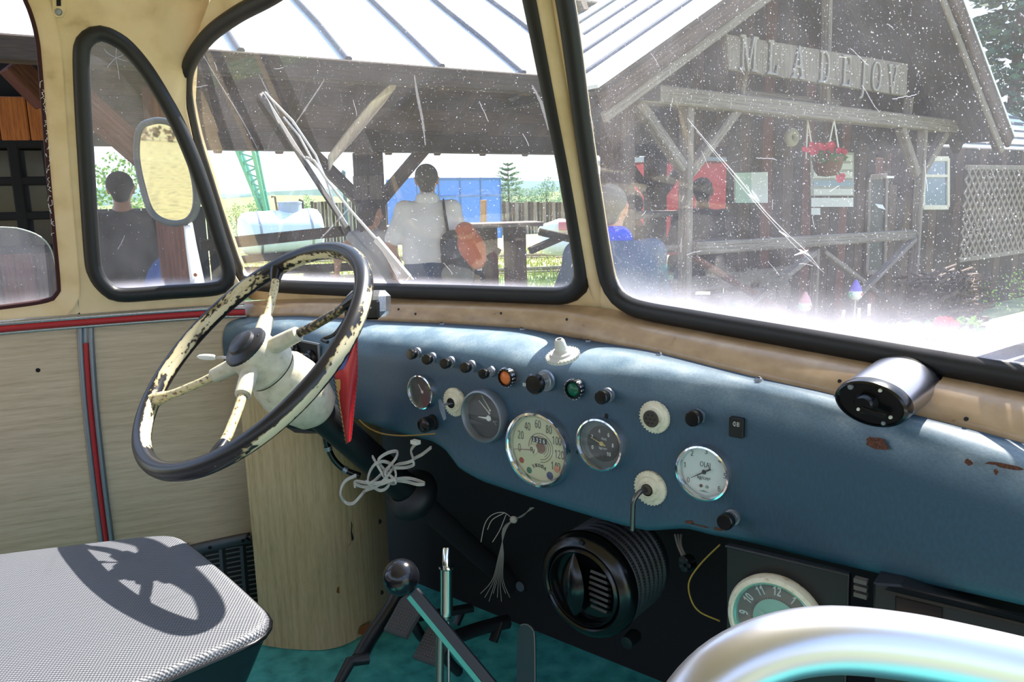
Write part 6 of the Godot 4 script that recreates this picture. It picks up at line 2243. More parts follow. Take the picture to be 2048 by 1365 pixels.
	for k in 8:
		var lp := on(sp, xs[k], 107 + (xs[k] - 1480) * 0.178) + n * 0.004
		lit.words("MLADEJOV"[k], ft, 0.21, lp + n * 0.003, sx, sy, 0.006, 0.72)
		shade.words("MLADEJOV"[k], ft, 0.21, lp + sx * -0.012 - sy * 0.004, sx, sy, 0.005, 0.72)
	obj("lettering", lit, mat("968d86", 0.7), sign_)
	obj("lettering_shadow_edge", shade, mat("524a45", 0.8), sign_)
	# things on the back wall
	var W := Plane(n, n.dot(at.call(0, 0, back)) + 0.03)
	var notice := func(called: String, label: String, cat: String, px: Array, m: Material, frame: Material) -> Node3D:
		var q := PackedVector3Array()
		for i in range(0, 8, 2):
			q.append(on(W, px[i], px[i + 1]))
		var o := thing(called, label, cat, (q[0] + q[2]) * 0.5)
		obj("sheet", MB.new().slab(q, -n * 0.012, 0.002), m, o)
		if frame:
			for i in 4:
				obj("frame", MB.new().bar(q[i], q[(i + 1) % 4], 0.05, 0.03, n), frame, o)
		return o
	var ma: Node3D = notice.call("route_map", "pale green and white map sheet on the hut wall, left of the hanging flowers", "poster", [1470, 346, 1536, 344, 1536, 406, 1470, 406], M.paper, null)
	obj("green_half", MB.new().slab(PackedVector3Array([on(W, 1470, 346) + n * 0.004, on(W, 1502, 345) + n * 0.004, on(W, 1502, 406) + n * 0.004, on(W, 1470, 406) + n * 0.004]), -n * 0.003), M.paper_green, ma)
	var nb: Node3D = notice.call("notice_board", "notice board of layered pale sheets under the hanging red flowers", "notice board", [1622, 305, 1708, 305, 1708, 392, 1622, 392], mat("a9a7a0", 0.8), null)
	for k in 5:
		var y0 := 310 + k * 17.0
		obj("paper_strip", MB.new().slab(PackedVector3Array([on(W, 1626, y0) + n * 0.006, on(W, 1704, y0) + n * 0.006, on(W, 1704, y0 + 12) + n * 0.006, on(W, 1626, y0 + 12) + n * 0.006]), -n * 0.003), M.paper if k != 3 else mat("93a8bb", 0.7), nb)
	for q in [[1622, 396, 1706, 414], [1622, 416, 1640, 430]]:
		obj("small_notice", MB.new().slab(PackedVector3Array([on(W, q[0], q[1]) + n * 0.004, on(W, q[2], q[1]) + n * 0.004, on(W, q[2], q[3]) + n * 0.004, on(W, q[0], q[3]) + n * 0.004]), -n * 0.006), M.paper, nb)
	var wr := thing("wreath", "round pale wreath hung high on the dark hut wall", "wreath", on(W, 1577, 275))
	var wp := PackedVector3Array()
	for k in 20:
		wp.append(on(W, 1577 + cos(k * TAU / 20) * 8, 275 + sin(k * TAU / 20) * 12) + n * 0.03)
	obj("ring", MB.new().tube(Array(wp), 0.035, 8, true), mat("a8a188", 0.9), wr)
	var win: Node3D = notice.call("hut_window", "pale-framed window in the hut wall right of the right-hand porch post", "window", [1848, 318, 1895, 318, 1895, 415, 1845, 415], mat("4c6577", 0.15), M.wood_pale)
	obj("glazing_bar", MB.new().bar(on(W, 1848, 352) + n * 0.01, on(W, 1895, 352) + n * 0.01, 0.03, 0.02, n), M.wood_pale, win)
	var door: Node3D = notice.call("hut_door", "dark doorway with pale jambs in the hut wall", "door", [1738, 355, 1772, 352, 1768, 545, 1732, 545], mat("1e2024", 0.5), M.wood)
	obj("hook", MB.new().bar(on(W, 1764, 355) + n * 0.04, on(W, 1779, 355) + n * 0.04, 0.02, 0.02, n), M.white, door)
	var tw := thing("towel", "pale cloth hanging at the hut doorway", "cloth", on(W, 1750, 420) + n * 0.1)
	obj("cloth", MB.new().sgrid([PackedVector3Array([on(W, 1738, 408) + n * 0.06, on(W, 1748, 410) + n * 0.09, on(W, 1754, 416) + n * 0.06]), PackedVector3Array([on(W, 1742, 416) + n * 0.08, on(W, 1750, 420) + n * 0.11, on(W, 1757, 428) + n * 0.07])]), M.white, tw)
	for q in [[1636, "hanging red geraniums in a basket before the hut notice board", 1650, 305], [0, "", 0, 0]]:
		if q[0] == 0:
			continue
		var fl := thing("flower_basket", q[1], "flowers", dep(q[2], q[3], 6.0))
		var fb := MB.new()
		flowers(fb, dep(1652, 300, 6.0), Vector3(0.09, 0.045, 0.12), 34, 0.026)
		flowers(fb, dep(1672, 312, 6.05), Vector3(0.05, 0.05, 0.08), 22, 0.026)
		flowers(fb, dep(1622, 302, 5.95), Vector3(0.04, 0.03, 0.06), 8, 0.024)
		obj("blossoms", fb, M.flower, fl)
		var lf := MB.new()
		leaf_ball(lf, dep(1655, 318, 6.0), Vector3(0.12, 0.06, 0.16), 160, 0.03)
		obj("leaves", lf, M.leaf, fl)
		obj("pot", MB.new().lathe([Vector2(0.12, 0.06), Vector2(0.10, -0.03), Vector2(0.07, -0.08), Vector2(0, -0.09)], dep(1655, 330, 6.0), Vector3.UP, 20), mat("6a4a38", 0.8), fl)
		for x in [[1615, 240, 1628, 318], [1668, 240, 1652, 318], [1668, 240, 1680, 318], [1615, 240, 1612, 318]]:
			obj("cord", MB.new().tube([dep(x[0], x[1], 5.95), dep(x[2], x[3], 6.0)], 0.006, 5), M.offwhite, fl)
	var pk := thing("pink_flower", "single pink flower head hanging below the red geraniums", "flowers", dep(1682, 356, 6.0))
	var pf := MB.new()
	flowers(pf, dep(1682, 356, 6.0), Vector3(0.02, 0.02, 0.03), 7, 0.024)
	obj("petals", pf, M.pink, pk)
	obj("stalk", MB.new().tube([dep(1682, 356, 6.0), dep(1674, 335, 6.0)], 0.004, 5), M.leaf, pk)
	# bench, planters and garden things in front
	var bench := thing("porch_bench", "plank bench on the hut porch behind the railing", "bench", Vector3(at.call(0.9, GY, -0.7)))
	for k in 3:
		beam("seat_slat", at.call(0.1, 0.02, -0.22 - k * 0.13), at.call(2.1, 0.02, -0.22 - k * 0.13), 0.11, 0.03, M.wood, bench)
	for k in 2:
		beam("back_slat", at.call(0.1, 0.25 + k * 0.16, -0.60), at.call(2.1, 0.25 + k * 0.16, -0.60), 0.03, 0.12, M.wood, bench)
	for x in [0.3, 1.9]:
		beam("leg", at.call(x, GY + 0.13, -0.26), at.call(x, 0.0, -0.26), 0.06, 0.06, M.wood_dark, bench)
		beam("leg", at.call(x, GY + 0.13, -0.56), at.call(x, 0.5, -0.64), 0.06, 0.06, M.wood_dark, bench)
	var cl := thing("ragged_leaves", "large grey ragged dry leaves behind the porch railing", "plant", dep(1540, 560, 5.4))
	for k in 7:
		var s := PackedVector3Array()
		var cx := 1490 + k * 13.0
		var cy := 560 - 10 * sin(k * 1.1)
		for i in 12:
			var a := TAU * i / 12
			var r := (26.0 if i % 2 == 0 else 13.0) * (0.8 + 0.2 * sin(k * 3.0))
			s.append(dep(cx + cos(a) * r, cy + sin(a) * r * 0.8, 5.3 + 0.04 * k))
		obj("leaf", MB.new().slab(s, Vector3(0.0, 0.004, -0.006)), mat("6f675e", 0.9), cl)
	for q in [[1610, 612, "d99a9a", "garden gnome ornament with a pink cap, standing on a stick by the planter"], [1711, 588, "7a6ac8", "garden gnome ornament with a purple cap, on a stick by the porch"]]:
		var gp := dep(q[0], q[1], 5.2)
		var g := thing("garden_gnome", q[3], "ornament", Vector3(gp.x, GY, gp.z), "stick ornaments before the porch")
		obj("head", MB.new().ball(gp, Vector3(0.045, 0.045, 0.045), 12), M.white, g)
		obj("cap", MB.new().lathe([Vector2(0.04, 0.02), Vector2(0.034, 0.045), Vector2(0.012, 0.085), Vector2(0.0, 0.10)], gp, Vector3.UP, 14), mat(q[2], 0.6), g)
		obj("nose", MB.new().ball(gp + n * 0.045, Vector3(0.009, 0.009, 0.009), 6), mat("d88a78", 0.6), g)
		for s in [-1, 1]:
			obj("hand", MB.new().ball(gp + d * s * 0.06 - Vector3(0, 0.005, 0), Vector3(0.016, 0.02, 0.016), 8), mat("5f9a78", 0.7), g)
		obj("stick", MB.new().tube([gp, Vector3(gp.x, GY, gp.z)], 0.006, 6), M.wood_pale, g)
	var pl := thing("planter", "pale stone planter of red geraniums in front of the porch, low by the windscreen", "planter", dep(1880, 660, 5.0))
	obj("trough", MB.new().bar(dep(1640, 700, 4.6), dep(1960, 700, 5.6), 0.3, 0.25), M.stone, pl)
	var pb := MB.new()
	flowers(pb, dep(1896, 656, 5.1), Vector3(0.06, 0.05, 0.09), 26, 0.028)
	obj("blossoms", pb, M.flower, pl)
	var pv := MB.new()
	for k in 6:
		leaf_ball(pv, dep(1680 + k * 50, 680 - k * 4, 4.75 + k * 0.14), Vector3(0.12, 0.09, 0.16), 90, 0.03)
	obj("leaves", pv, M.leaf, pl)
	for k in 3:
		var mk := dep([1686, 1718, 1738][k], [632, 628, 620][k], 5.0)
		var lb := thing("plant_label", "small white plant label stuck among the porch flowers, %s" % ["leftmost of the three", "middle of the three", "rightmost of the three"][k], "label", mk, "plant labels before the porch")
		obj("tag", MB.new().box(mk, Vector3(0.028, 0.075, 0.006), Basis(n.cross(Vector3.UP), Vector3.UP, n) * Basis(Vector3.BACK, [0.3, -0.05, -0.05][k])), M.white, lb)
	# stacked hay and growth right of the hut, and the lattice
	var hay := thing("brushwood_stack", "low stack of brown brushwood right of the porch", "brushwood", dep(1890, 620, 6.6))
	for k in 160:
		var a := dep(rng.randf_range(1845, 1935), rng.randf_range(548, 690), rng.randf_range(6.3, 7.1))
		var dd := (d + Vector3(rng.randf_range(-0.3, 0.3), rng.randf_range(-0.15, 0.15), rng.randf_range(-0.3, 0.3))).normalized() * rng.randf_range(0.15, 0.4)
		if k < 60:
			obj("stick", MB.new().tube([a - dd, a + dd], 0.014, 5), M.wood_brown, hay)
	var hb := MB.new()
	for k in 700:
		var a := dep(rng.randf_range(1842, 1945), rng.randf_range(552, 720), rng.randf_range(6.4, 7.2))
		var dd := (d + Vector3(rng.randf_range(-0.4, 0.4), rng.randf_range(-0.25, 0.25), rng.randf_range(-0.4, 0.4))).normalized() * rng.randf_range(0.1, 0.3)
		hb.tube([a - dd, a + dd], 0.012, 3, false, false)
	obj("twigs", hb, M.wood_brown, hay).set_meta("kind", "stuff")
	var LP := Plane(n, n.dot(at.call(0, 0, -0.72)))
	var la := thing("lattice_screen", "diamond lattice screen of grey laths at the far right of the hut", "lattice", on(LP, 2000, 400))
	var x0 := on(LP, 1932, 340)
	var lw := 3.4
	var lh := 1.05
	for k in range(-7, 24):
		for s in [0, 1]:
			var xa := k * 0.15
			var xb := xa + lh
			var ya := 0.0
			var yb := lh
			if xa < 0:
				ya = -xa
				xa = 0
			if xb > lw:
				yb -= xb - lw
				xb = lw
			if yb - ya > 0.05:
				var u0: Vector3 = x0 + d * xa + Vector3(0, (ya if s == 0 else lh - ya) - lh + 0.02, 0) + n * s * 0.012
				var u1: Vector3 = x0 + d * xb + Vector3(0, (yb if s == 0 else lh - yb) - lh + 0.02, 0) + n * s * 0.012
				obj("lath", MB.new().bar(u0, u1, 0.03, 0.01, n, 0.002), M.wood, la)
	obj("frame", MB.new().bar(x0 + Vector3(0, 0.03, 0), x0 + d * lw + Vector3(0, 0.03, 0), 0.05, 0.03, n), M.wood, la)
	obj("frame", MB.new().bar(x0 - Vector3(0, lh - 0.02, 0), x0 + d * lw - Vector3(0, lh - 0.02, 0), 0.05, 0.03, n), M.wood, la)
	# shed to the right with a white ribbed roof
	var S := Plane(n, n.dot(at.call(0, 0, -1.4)))
	var sh := thing("side_shed", "low dark shed with a white ribbed metal roof, right of the hut", "shed", at.call(6.6, GY, -1.2))
	planks("wall_plank", sh, at.call(4.45, 0, -0.95), d, Vector3.UP, 5.0, func(x): return Vector2(GY, 1.58), 0.2, [M.wood_dark, M.wood_brown, M.wood_dark], n)
	var ra := at.call(3.45, 1.60, -1.0) as Vector3
	var rb := at.call(9.6, 1.60, -1.0) as Vector3
	var ru := (-n * 0.82 + Vector3(0, 0.57, 0)).normalized()
	var rn := (n * 0.57 + Vector3(0, 0.82, 0)).normalized()
	obj("roof_sheet", MB.new().slab(PackedVector3Array([ra, rb, rb + ru * 1.9, ra + ru * 1.9]), -rn * 0.02), M.roof, sh)
	for k in 9:
		var t := 0.1 + k * 0.21
		obj("roof_rib", MB.new().bar(ra + ru * t + rn * 0.012, rb + ru * t + rn * 0.012, 0.05, 0.03, rn), M.roof_rib, sh)
	beam("eave_board", ra - Vector3(0, 0.06, 0), rb - Vector3(0, 0.06, 0), 0.03, 0.1, M.wood_dark, sh)
	# dark boards that close the hut's right flank
	planks("wall_plank", hut, at.call(4.42, 0, back), -n, Vector3.UP, 1.5, func(x): return Vector2(GY, 1.55), 0.16, [M.wood_dark, M.wood_brown], d)
	conifer("dark spruce standing behind the white shed roof at the top right", at.call(11.5, GY, -2.6), 6.6, 4.2, M.needle, 5200, "")
	leafy_tree("garden_bush", "green bush at the foot of the shed on the right", at.call(5.2, GY, 0.4), 0.75, 1.6, M.leaf, 900)
	leafy_tree("garden_bush", "light green bush nearest the windscreen's lower right corner", at.call(3.4, GY, 1.7), 0.65, 1.1, M.leaf, 700)


func build_yard() -> void:
	# white tank on its dark frame
	var tc := dep(560, 464, 13.5)
	var tk := thing("water_tank", "pale blue-white cylindrical tank lying on a dark cart beyond the platform", "tank", Vector3(tc.x, GY, tc.z))
	var ax := (dep(648, 458, 13.9) - dep(472, 470, 13.3)).normalized()
	var tr := 0.37
	obj("tank_body", MB.new().lathe([Vector2(0, -0.70), Vector2(0.14, -0.69), Vector2(0.27, -0.66), Vector2(0.345, -0.60), Vector2(tr, -0.52), Vector2(tr, 0.0), Vector2(tr, 0.58), Vector2(0.345, 0.66), Vector2(0.27, 0.71), Vector2(0.14, 0.74), Vector2(0, 0.745)], tc, ax, 36), M.tank, tk)
	for s in [-0.35, 0.5]:
		obj("tank_strap", MB.new().lathe([Vector2(tr + 0.004, -0.02), Vector2(tr + 0.008, 0), Vector2(tr + 0.004, 0.02)], tc + ax * s, ax, 30), M.zinc, tk)
	obj("hatch_neck", MB.new().lathe([Vector2(0.20, 0.25), Vector2(0.2, 0.47), Vector2(0.21, 0.475), Vector2(0.21, 0.50), Vector2(0, 0.51)], tc + ax * 0.2, Vector3.UP, 24), mat("9aa6b8", 0.5), tk)
	obj("hatch_clamp", MB.new().tube([tc + ax * -0.02 + Vector3(0, 0.34, 0), tc + ax * -0.04 + Vector3(0, 0.60, 0), tc + ax * -0.1 + Vector3(0, 0.60, 0)], 0.02, 6), M.dark, tk)
	obj("hatch_clamp", MB.new().tube([tc + ax * 0.42 + Vector3(0, 0.36, 0), tc + ax * 0.42 + Vector3(0, 0.50, 0), tc + ax * 0.36 + Vector3(0, 0.53, 0)], 0.02, 6), M.dark, tk)
	obj("frame", MB.new().bar(tc - ax * 0.9 - Vector3(0, 0.42, 0), tc + ax * 0.9 - Vector3(0, 0.42, 0), 0.5, 0.1), M.dark, tk)
	for s in [-0.6, 0.6]:
		obj("wheel", MB.new().lathe([Vector2(0, -0.03), Vector2(0.17, -0.03), Vector2(0.19, 0), Vector2(0.17, 0.03), Vector2(0, 0.03)], Vector3(tc.x, GY + 0.19, tc.z) + ax * s + en * 0.28, en, 20), M.dark, tk)
		obj("wheel", MB.new().lathe([Vector2(0, -0.03), Vector2(0.17, -0.03), Vector2(0.19, 0), Vector2(0.17, 0.03), Vector2(0, 0.03)], Vector3(tc.x, GY + 0.19, tc.z) + ax * s - en * 0.28, en, 20), M.dark, tk)
	# crane jib
	var cr := thing("crane_jib", "teal steel lattice crane jib rising behind the white tank", "crane", Vector3(dep(530, 440, 26).x, GY, dep(530, 440, 26).z))
	var c0 := dep(468, 285, 24.0)
	var c1 := dep(530, 440, 26.0)
	var d0 := dep(503, 285, 24.0)
	var d1 := dep(535, 440, 26.0)
	var dz := cam_f * 0.35
	for q in [[c0, c1], [d0, d1], [c0 + dz, c1 + dz], [d0 + dz, d1 + dz]]:
		obj("chord", MB.new().bar(q[0], q[1], 0.11, 0.11), M.teal_steel, cr)
	for k in 8:
		var t := k / 8.0
		obj("lacing", MB.new().bar(c0.lerp(c1, t), d0.lerp(d1, t + 0.06), 0.05, 0.05), M.teal_steel, cr)
		obj("lacing", MB.new().bar(d0.lerp(d1, t + 0.06), c0.lerp(c1, t + 0.125), 0.05, 0.05), M.teal_steel, cr)
	obj("mast_foot", MB.new().bar(c1.lerp(d1, 0.5), Vector3(c1.x, GY, c1.z), 0.5, 0.5), M.teal_steel, cr)
	# blue container
	var K := dep(815, 460, 29.0)
	var k0 := dep(832, 355, 29.0)
	var kd := (dep(1000, 356, 31.5) - k0)
	kd.y = 0
	var kl := kd.length()
	kd = kd.normalized()
	var kn := kd.cross(Vector3.UP).normalized()
	if kn.dot(eye - k0) < 0:
		kn = -kn
	var kh: float = k0.y - (GY - 0.1)
	var ct := thing("blue_container", "blue box wagon body with ribbed side panels beyond the tracks", "container", Vector3(k0.x, GY - 0.1, k0.z) + kd * kl * 0.5)
	var cb := Basis(kd, Vector3.UP, kd.cross(Vector3.UP))
	var mid := k0 + kd * kl * 0.5 - Vector3(0, kh * 0.5, 0) - kn * 1.1
	obj("body", MB.new().box(mid, Vector3(kl, kh, 2.2), cb, 0.02), M.container, ct)
	obj("roof", MB.new().slab(PackedVector3Array([k0 + kn * 0.03 + Vector3(0, 0.01, 0) - kd * 0.03, k0 + kd * (kl + 0.03) + kn * 0.03 + Vector3(0, 0.01, 0), k0 + kd * (kl + 0.03) - kn * 1.1 + Vector3(0, 0.17, 0), k0 - kd * 0.03 - kn * 1.1 + Vector3(0, 0.17, 0)]), Vector3(0, -0.03, 0)), M.roof, ct)
	for k in 5:
		obj("panel_rib", MB.new().bar(k0 + kd * kl * k / 4.0 + kn * 0.01, k0 + kd * kl * k / 4.0 + kn * 0.01 - Vector3(0, kh, 0), 0.05, 0.04, kn), M.container_edge, ct)
	for y in [0.03, 0.28, 0.72, 0.98]:
		obj("panel_rib", MB.new().bar(k0 + kn * 0.012 - Vector3(0, kh * y, 0), k0 + kd * kl + kn * 0.012 - Vector3(0, kh * y, 0), 0.05, 0.03, kn), M.container_edge, ct)
	# dark board fence
	var fn := thing("board_fence", "dark weathered board fence along the far side of the yard", "fence", Vector3(dep(900, 450, 34).x, GY - 0.1, dep(900, 450, 34).z))
	var f0 := dep(620, 404, 33.0)
	var f1 := dep(1260, 404, 36.0)
	var nbd := 100
	for k in nbd:
		var p := f0.lerp(f1, (k + 0.5) / nbd)
		var w := f0.distance_to(f1) / nbd
		beam("board", Vector3(p.x, GY - 0.3, p.z), Vector3(p.x, p.y + rng.randf_range(-0.05, 0.03), p.z), w - 0.012, 0.03, [M.wood_dark, M.wood_brown, M.wood][k % 3], fn, (f1 - f0).normalized().cross(Vector3.UP))
	# rails
	var t0 := thing("railway_track", "narrow railway track with rusty rails crossing the grass", "track", lvl(1050, 530, GY))
	for q in [[420, 524, 1200, 509], [420, 566, 1200, 534]]:
		var a := lvl(q[0], q[1], GY + 0.1)
		var b := lvl(q[2], q[3], GY + 0.1)
		obj("rail", MB.new().bar(a, b, 0.07, 0.04, Vector3.UP), M.rail, t0)
		obj("rail_head", MB.new().bar(a + Vector3(0, 0.04, 0), b + Vector3(0, 0.04, 0), 0.06, 0.03, Vector3.UP), mat("9a928a", 0.3, 0.7), t0)
		obj("rail_foot", MB.new().bar(a - Vector3(0, 0.05, 0), b - Vector3(0, 0.05, 0), 0.16, 0.03, Vector3.UP), M.rail, t0)
	# picnic tables
	var pt := thing("trestle_table", "long rough trestle table with dark crossed legs behind the man", "table", Vector3(dep(930, 500, 8.8).x, GY, dep(930, 500, 8.8).z))
	var ta := dep(715, 458, 9.0)
	var tb := dep(1078, 450, 9.3)
	tb.y = ta.y
	var tn := (tb - ta).normalized().cross(Vector3.UP)
	for k in 3:
		beam("top_plank", ta + tn * (k - 1) * 0.2, tb + tn * (k - 1) * 0.2, 0.19, 0.05, M.wood, pt)
	for t in [0.18, 0.7, 0.86]:
		var q := ta.lerp(tb, t)
		beam("leg", Vector3(q.x, GY, q.z), q, 0.28 if t > 0.5 else 0.1, 0.1, M.wood_brown, pt)
	beam("strut", tb + Vector3(0, -0.1, 0), dep(1150, 480, 9.4), 0.09, 0.09, M.wood_dark, pt)
	beam("strut", dep(1060, 502, 9.2), dep(1130, 472, 9.4), 0.08, 0.08, M.wood_dark, pt)
	beam("strut", dep(940, 470, 9.0), dep(1000, 505, 9.1), 0.07, 0.07, M.wood_dark, pt)
	var up := thing("upright_plank", "pale upright plank standing in front of the blue container", "plank", Vector3(dep(965, 470, 10.5).x, GY, dep(965, 470, 10.5).z))
	var u1 := dep(967, 400, 10.5)
	beam("board", Vector3(dep(962, 480, 10.5).x, GY, dep(962, 480, 10.5).z), u1, 0.10, 0.03, mat("b98a5a", 0.8), up)
	var tb2 := thing("white_tarpaulin", "crumpled white tarpaulin heap with a red box beside the fence", "tarpaulin", Vector3(dep(1120, 470, 15).x, GY, dep(1120, 470, 15).z))
	obj("sheet", blob([[dep(1090, 462, 15), dep(1120, 455, 15), 0.14, 0.16], [dep(1120, 455, 15), dep(1160, 448, 15.2), 0.12, 0.14], [dep(1100, 490, 15), dep(1150, 492, 15), 0.2, 0.2]], 0.06, 0.1), M.white, tb2)
	obj("red_box", MB.new().box(dep(1134, 452, 14.8), Vector3(0.3, 0.16, 0.2), Basis(Vector3.UP, 0.5)), mat("c8707a", 0.6), tb2)
	# trees
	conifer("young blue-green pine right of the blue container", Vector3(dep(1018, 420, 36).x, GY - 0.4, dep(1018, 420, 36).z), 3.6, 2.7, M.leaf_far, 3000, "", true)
	for q in [[1092, 352, 60.0, 3.2, "rounded broadleaf tree farther right of the pine"], [1120, 385, 52.0, 2.6, "small round tree beside the windscreen pillar"], [1060, 378, 62.0, 3.0, "low round tree between pine and taller tree"]]:
		var b := dep(q[0], q[1], q[2])
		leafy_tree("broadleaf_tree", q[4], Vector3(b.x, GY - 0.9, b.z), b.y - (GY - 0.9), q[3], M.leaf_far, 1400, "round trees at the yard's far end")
	for q in [[1225, 330, 38.0, 3.4, "tree seen just right of the windscreen pillar, behind the post"], [1285, 318, 42.0, 5.5, "light green tree framed between the two porch posts"], [1320, 345, 40.0, 3.0, "tree beside the red wagon"]]:
		var b := dep(q[0], q[1], q[2])
		leafy_tree("broadleaf_tree", q[4], Vector3(b.x, GY - 0.4, b.z), b.y - (GY - 0.4), q[3], M.leaf, 1600, "trees behind the porch")
	for q in [[505, 395, 34.0, 1.8, "bush left of the crane jib foot"], [610, 388, 40.0, 1.7, "rounded bush behind the tank hatch"], [470, 402, 36.0, 1.6, "dark bush at the windscreen's left edge"]]:
		var b := dep(q[0], q[1], q[2])
		leafy_tree("broadleaf_bush", q[4], Vector3(b.x, GY - 0.4, b.z), b.y - (GY - 0.4), q[3], M.leaf, 900, "bushes behind the tank")
	var pole := thing("yard_pole", "thin grey pole standing left of the canopy post", "pole", Vector3(dep(688, 420, 20).x, GY, dep(688, 420, 20).z))
	obj("pole", MB.new().tube([Vector3(dep(692, 420, 20).x, GY, dep(692, 420, 20).z), dep(687, 345, 20)], 0.05, 8), mat("3f5a62", 0.5), pole)
	obj("cap", MB.new().ball(dep(687, 345, 20), Vector3(0.06, 0.06, 0.06), 8), mat("3f5a62", 0.5), pole)
	# red wagon
	var wg := thing("red_wagon", "red railway wagon with a dark window, seen through the porch", "wagon", Vector3(dep(1400, 420, 15).x, GY, dep(1400, 420, 15).z))
	var w0 := dep(1330, 322, 14.5)
	var wb := Basis(ev, Vector3.UP, en)
	var wc := Vector3(w0.x, (w0.y + GY + 0.4) * 0.5, w0.z) + ev * 2.0 - en * 0.9
	obj("body", MB.new().box(wc, Vector3(4.2, w0.y - GY - 0.4, 1.8), wb, 0.04), M.wagon, wg)
	obj("window", MB.new().box(wc + ev * 0.3 + en * 0.91 + Vector3(0, 0.25, 0), Vector3(0.7, 0.6, 0.03), wb), mat("2c3440", 0.2), wg)
	obj("roof", MB.new().box(wc + Vector3(0, (w0.y - GY - 0.4) * 0.5 + 0.05, 0), Vector3(4.4, 0.1, 2.0), wb), M.zinc, wg)
	for s in [-1.4, 1.4]:
		obj("wheel", MB.new().lathe([Vector2(0, -0.04), Vector2(0.2, -0.04), Vector2(0.22, 0.0), Vector2(0.2, 0.04), Vector2(0, 0.04)], Vector3(wc.x, GY + 0.22, wc.z) + ev * s + en * 0.6, en, 18), M.dark, wg)
	# tables by the porch
	var tt := thing("picnic_table", "dark picnic table with a sunlit top edge where the group sits", "table", Vector3(dep(1320, 520, 6.6).x, GY, dep(1320, 520, 6.6).z))
	var q0 := dep(1268, 433, 6.4)
	var q1 := dep(1345, 431, 7.2)
	q1.y = q0.y
	for k in 3:
		beam("top_plank", q0 - en * k * 0.2 - (q1 - q0) * 0.1, q1 - en * k * 0.2 + (q1 - q0) * 0.3, 0.19, 0.04, M.wood, tt)
	for t in [0.1, 0.85]:
		var q := q0.lerp(q1, t) - en * 0.2
		beam("leg", Vector3(q.x, GY, q.z), q, 0.1, 0.08, M.wood_dark, tt)
	beam("cross_brace", dep(1400, 480, 7.4), dep(1455, 430, 7.6), 0.06, 0.06, M.wood_dark, tt)
	beam("bench_plank", dep(1300, 497, 6.2), dep(1350, 494, 6.9), 0.24, 0.04, M.wood, tt)
	beam("bench_plank", dep(1395, 487, 7.0), dep(1500, 476, 7.9), 0.24, 0.04, M.wood, tt)
	# grass by the rails
	var gm := MB.new()
	for i in 9000:
		var p := lvl(rng.randf_range(440, 1200), rng.randf_range(498, 600), GY + 0.01)
		var h := rng.randf_range(0.05, 0.17)
		var x := Vector3(rng.randf_range(-1, 1), 0, rng.randf_range(-1, 1)).normalized() * 0.018
		gm.tri(p - x, p + x, p + Vector3(rng.randf_range(-0.05, 0.05), h, rng.randf_range(-0.05, 0.05)))
	var gt := obj("grass", gm, mat("8fa04c", 0.9))
	gt.set_meta("kind", "stuff")
	tag(gt, "long sunlit grass growing between and beside the rails", "grass")


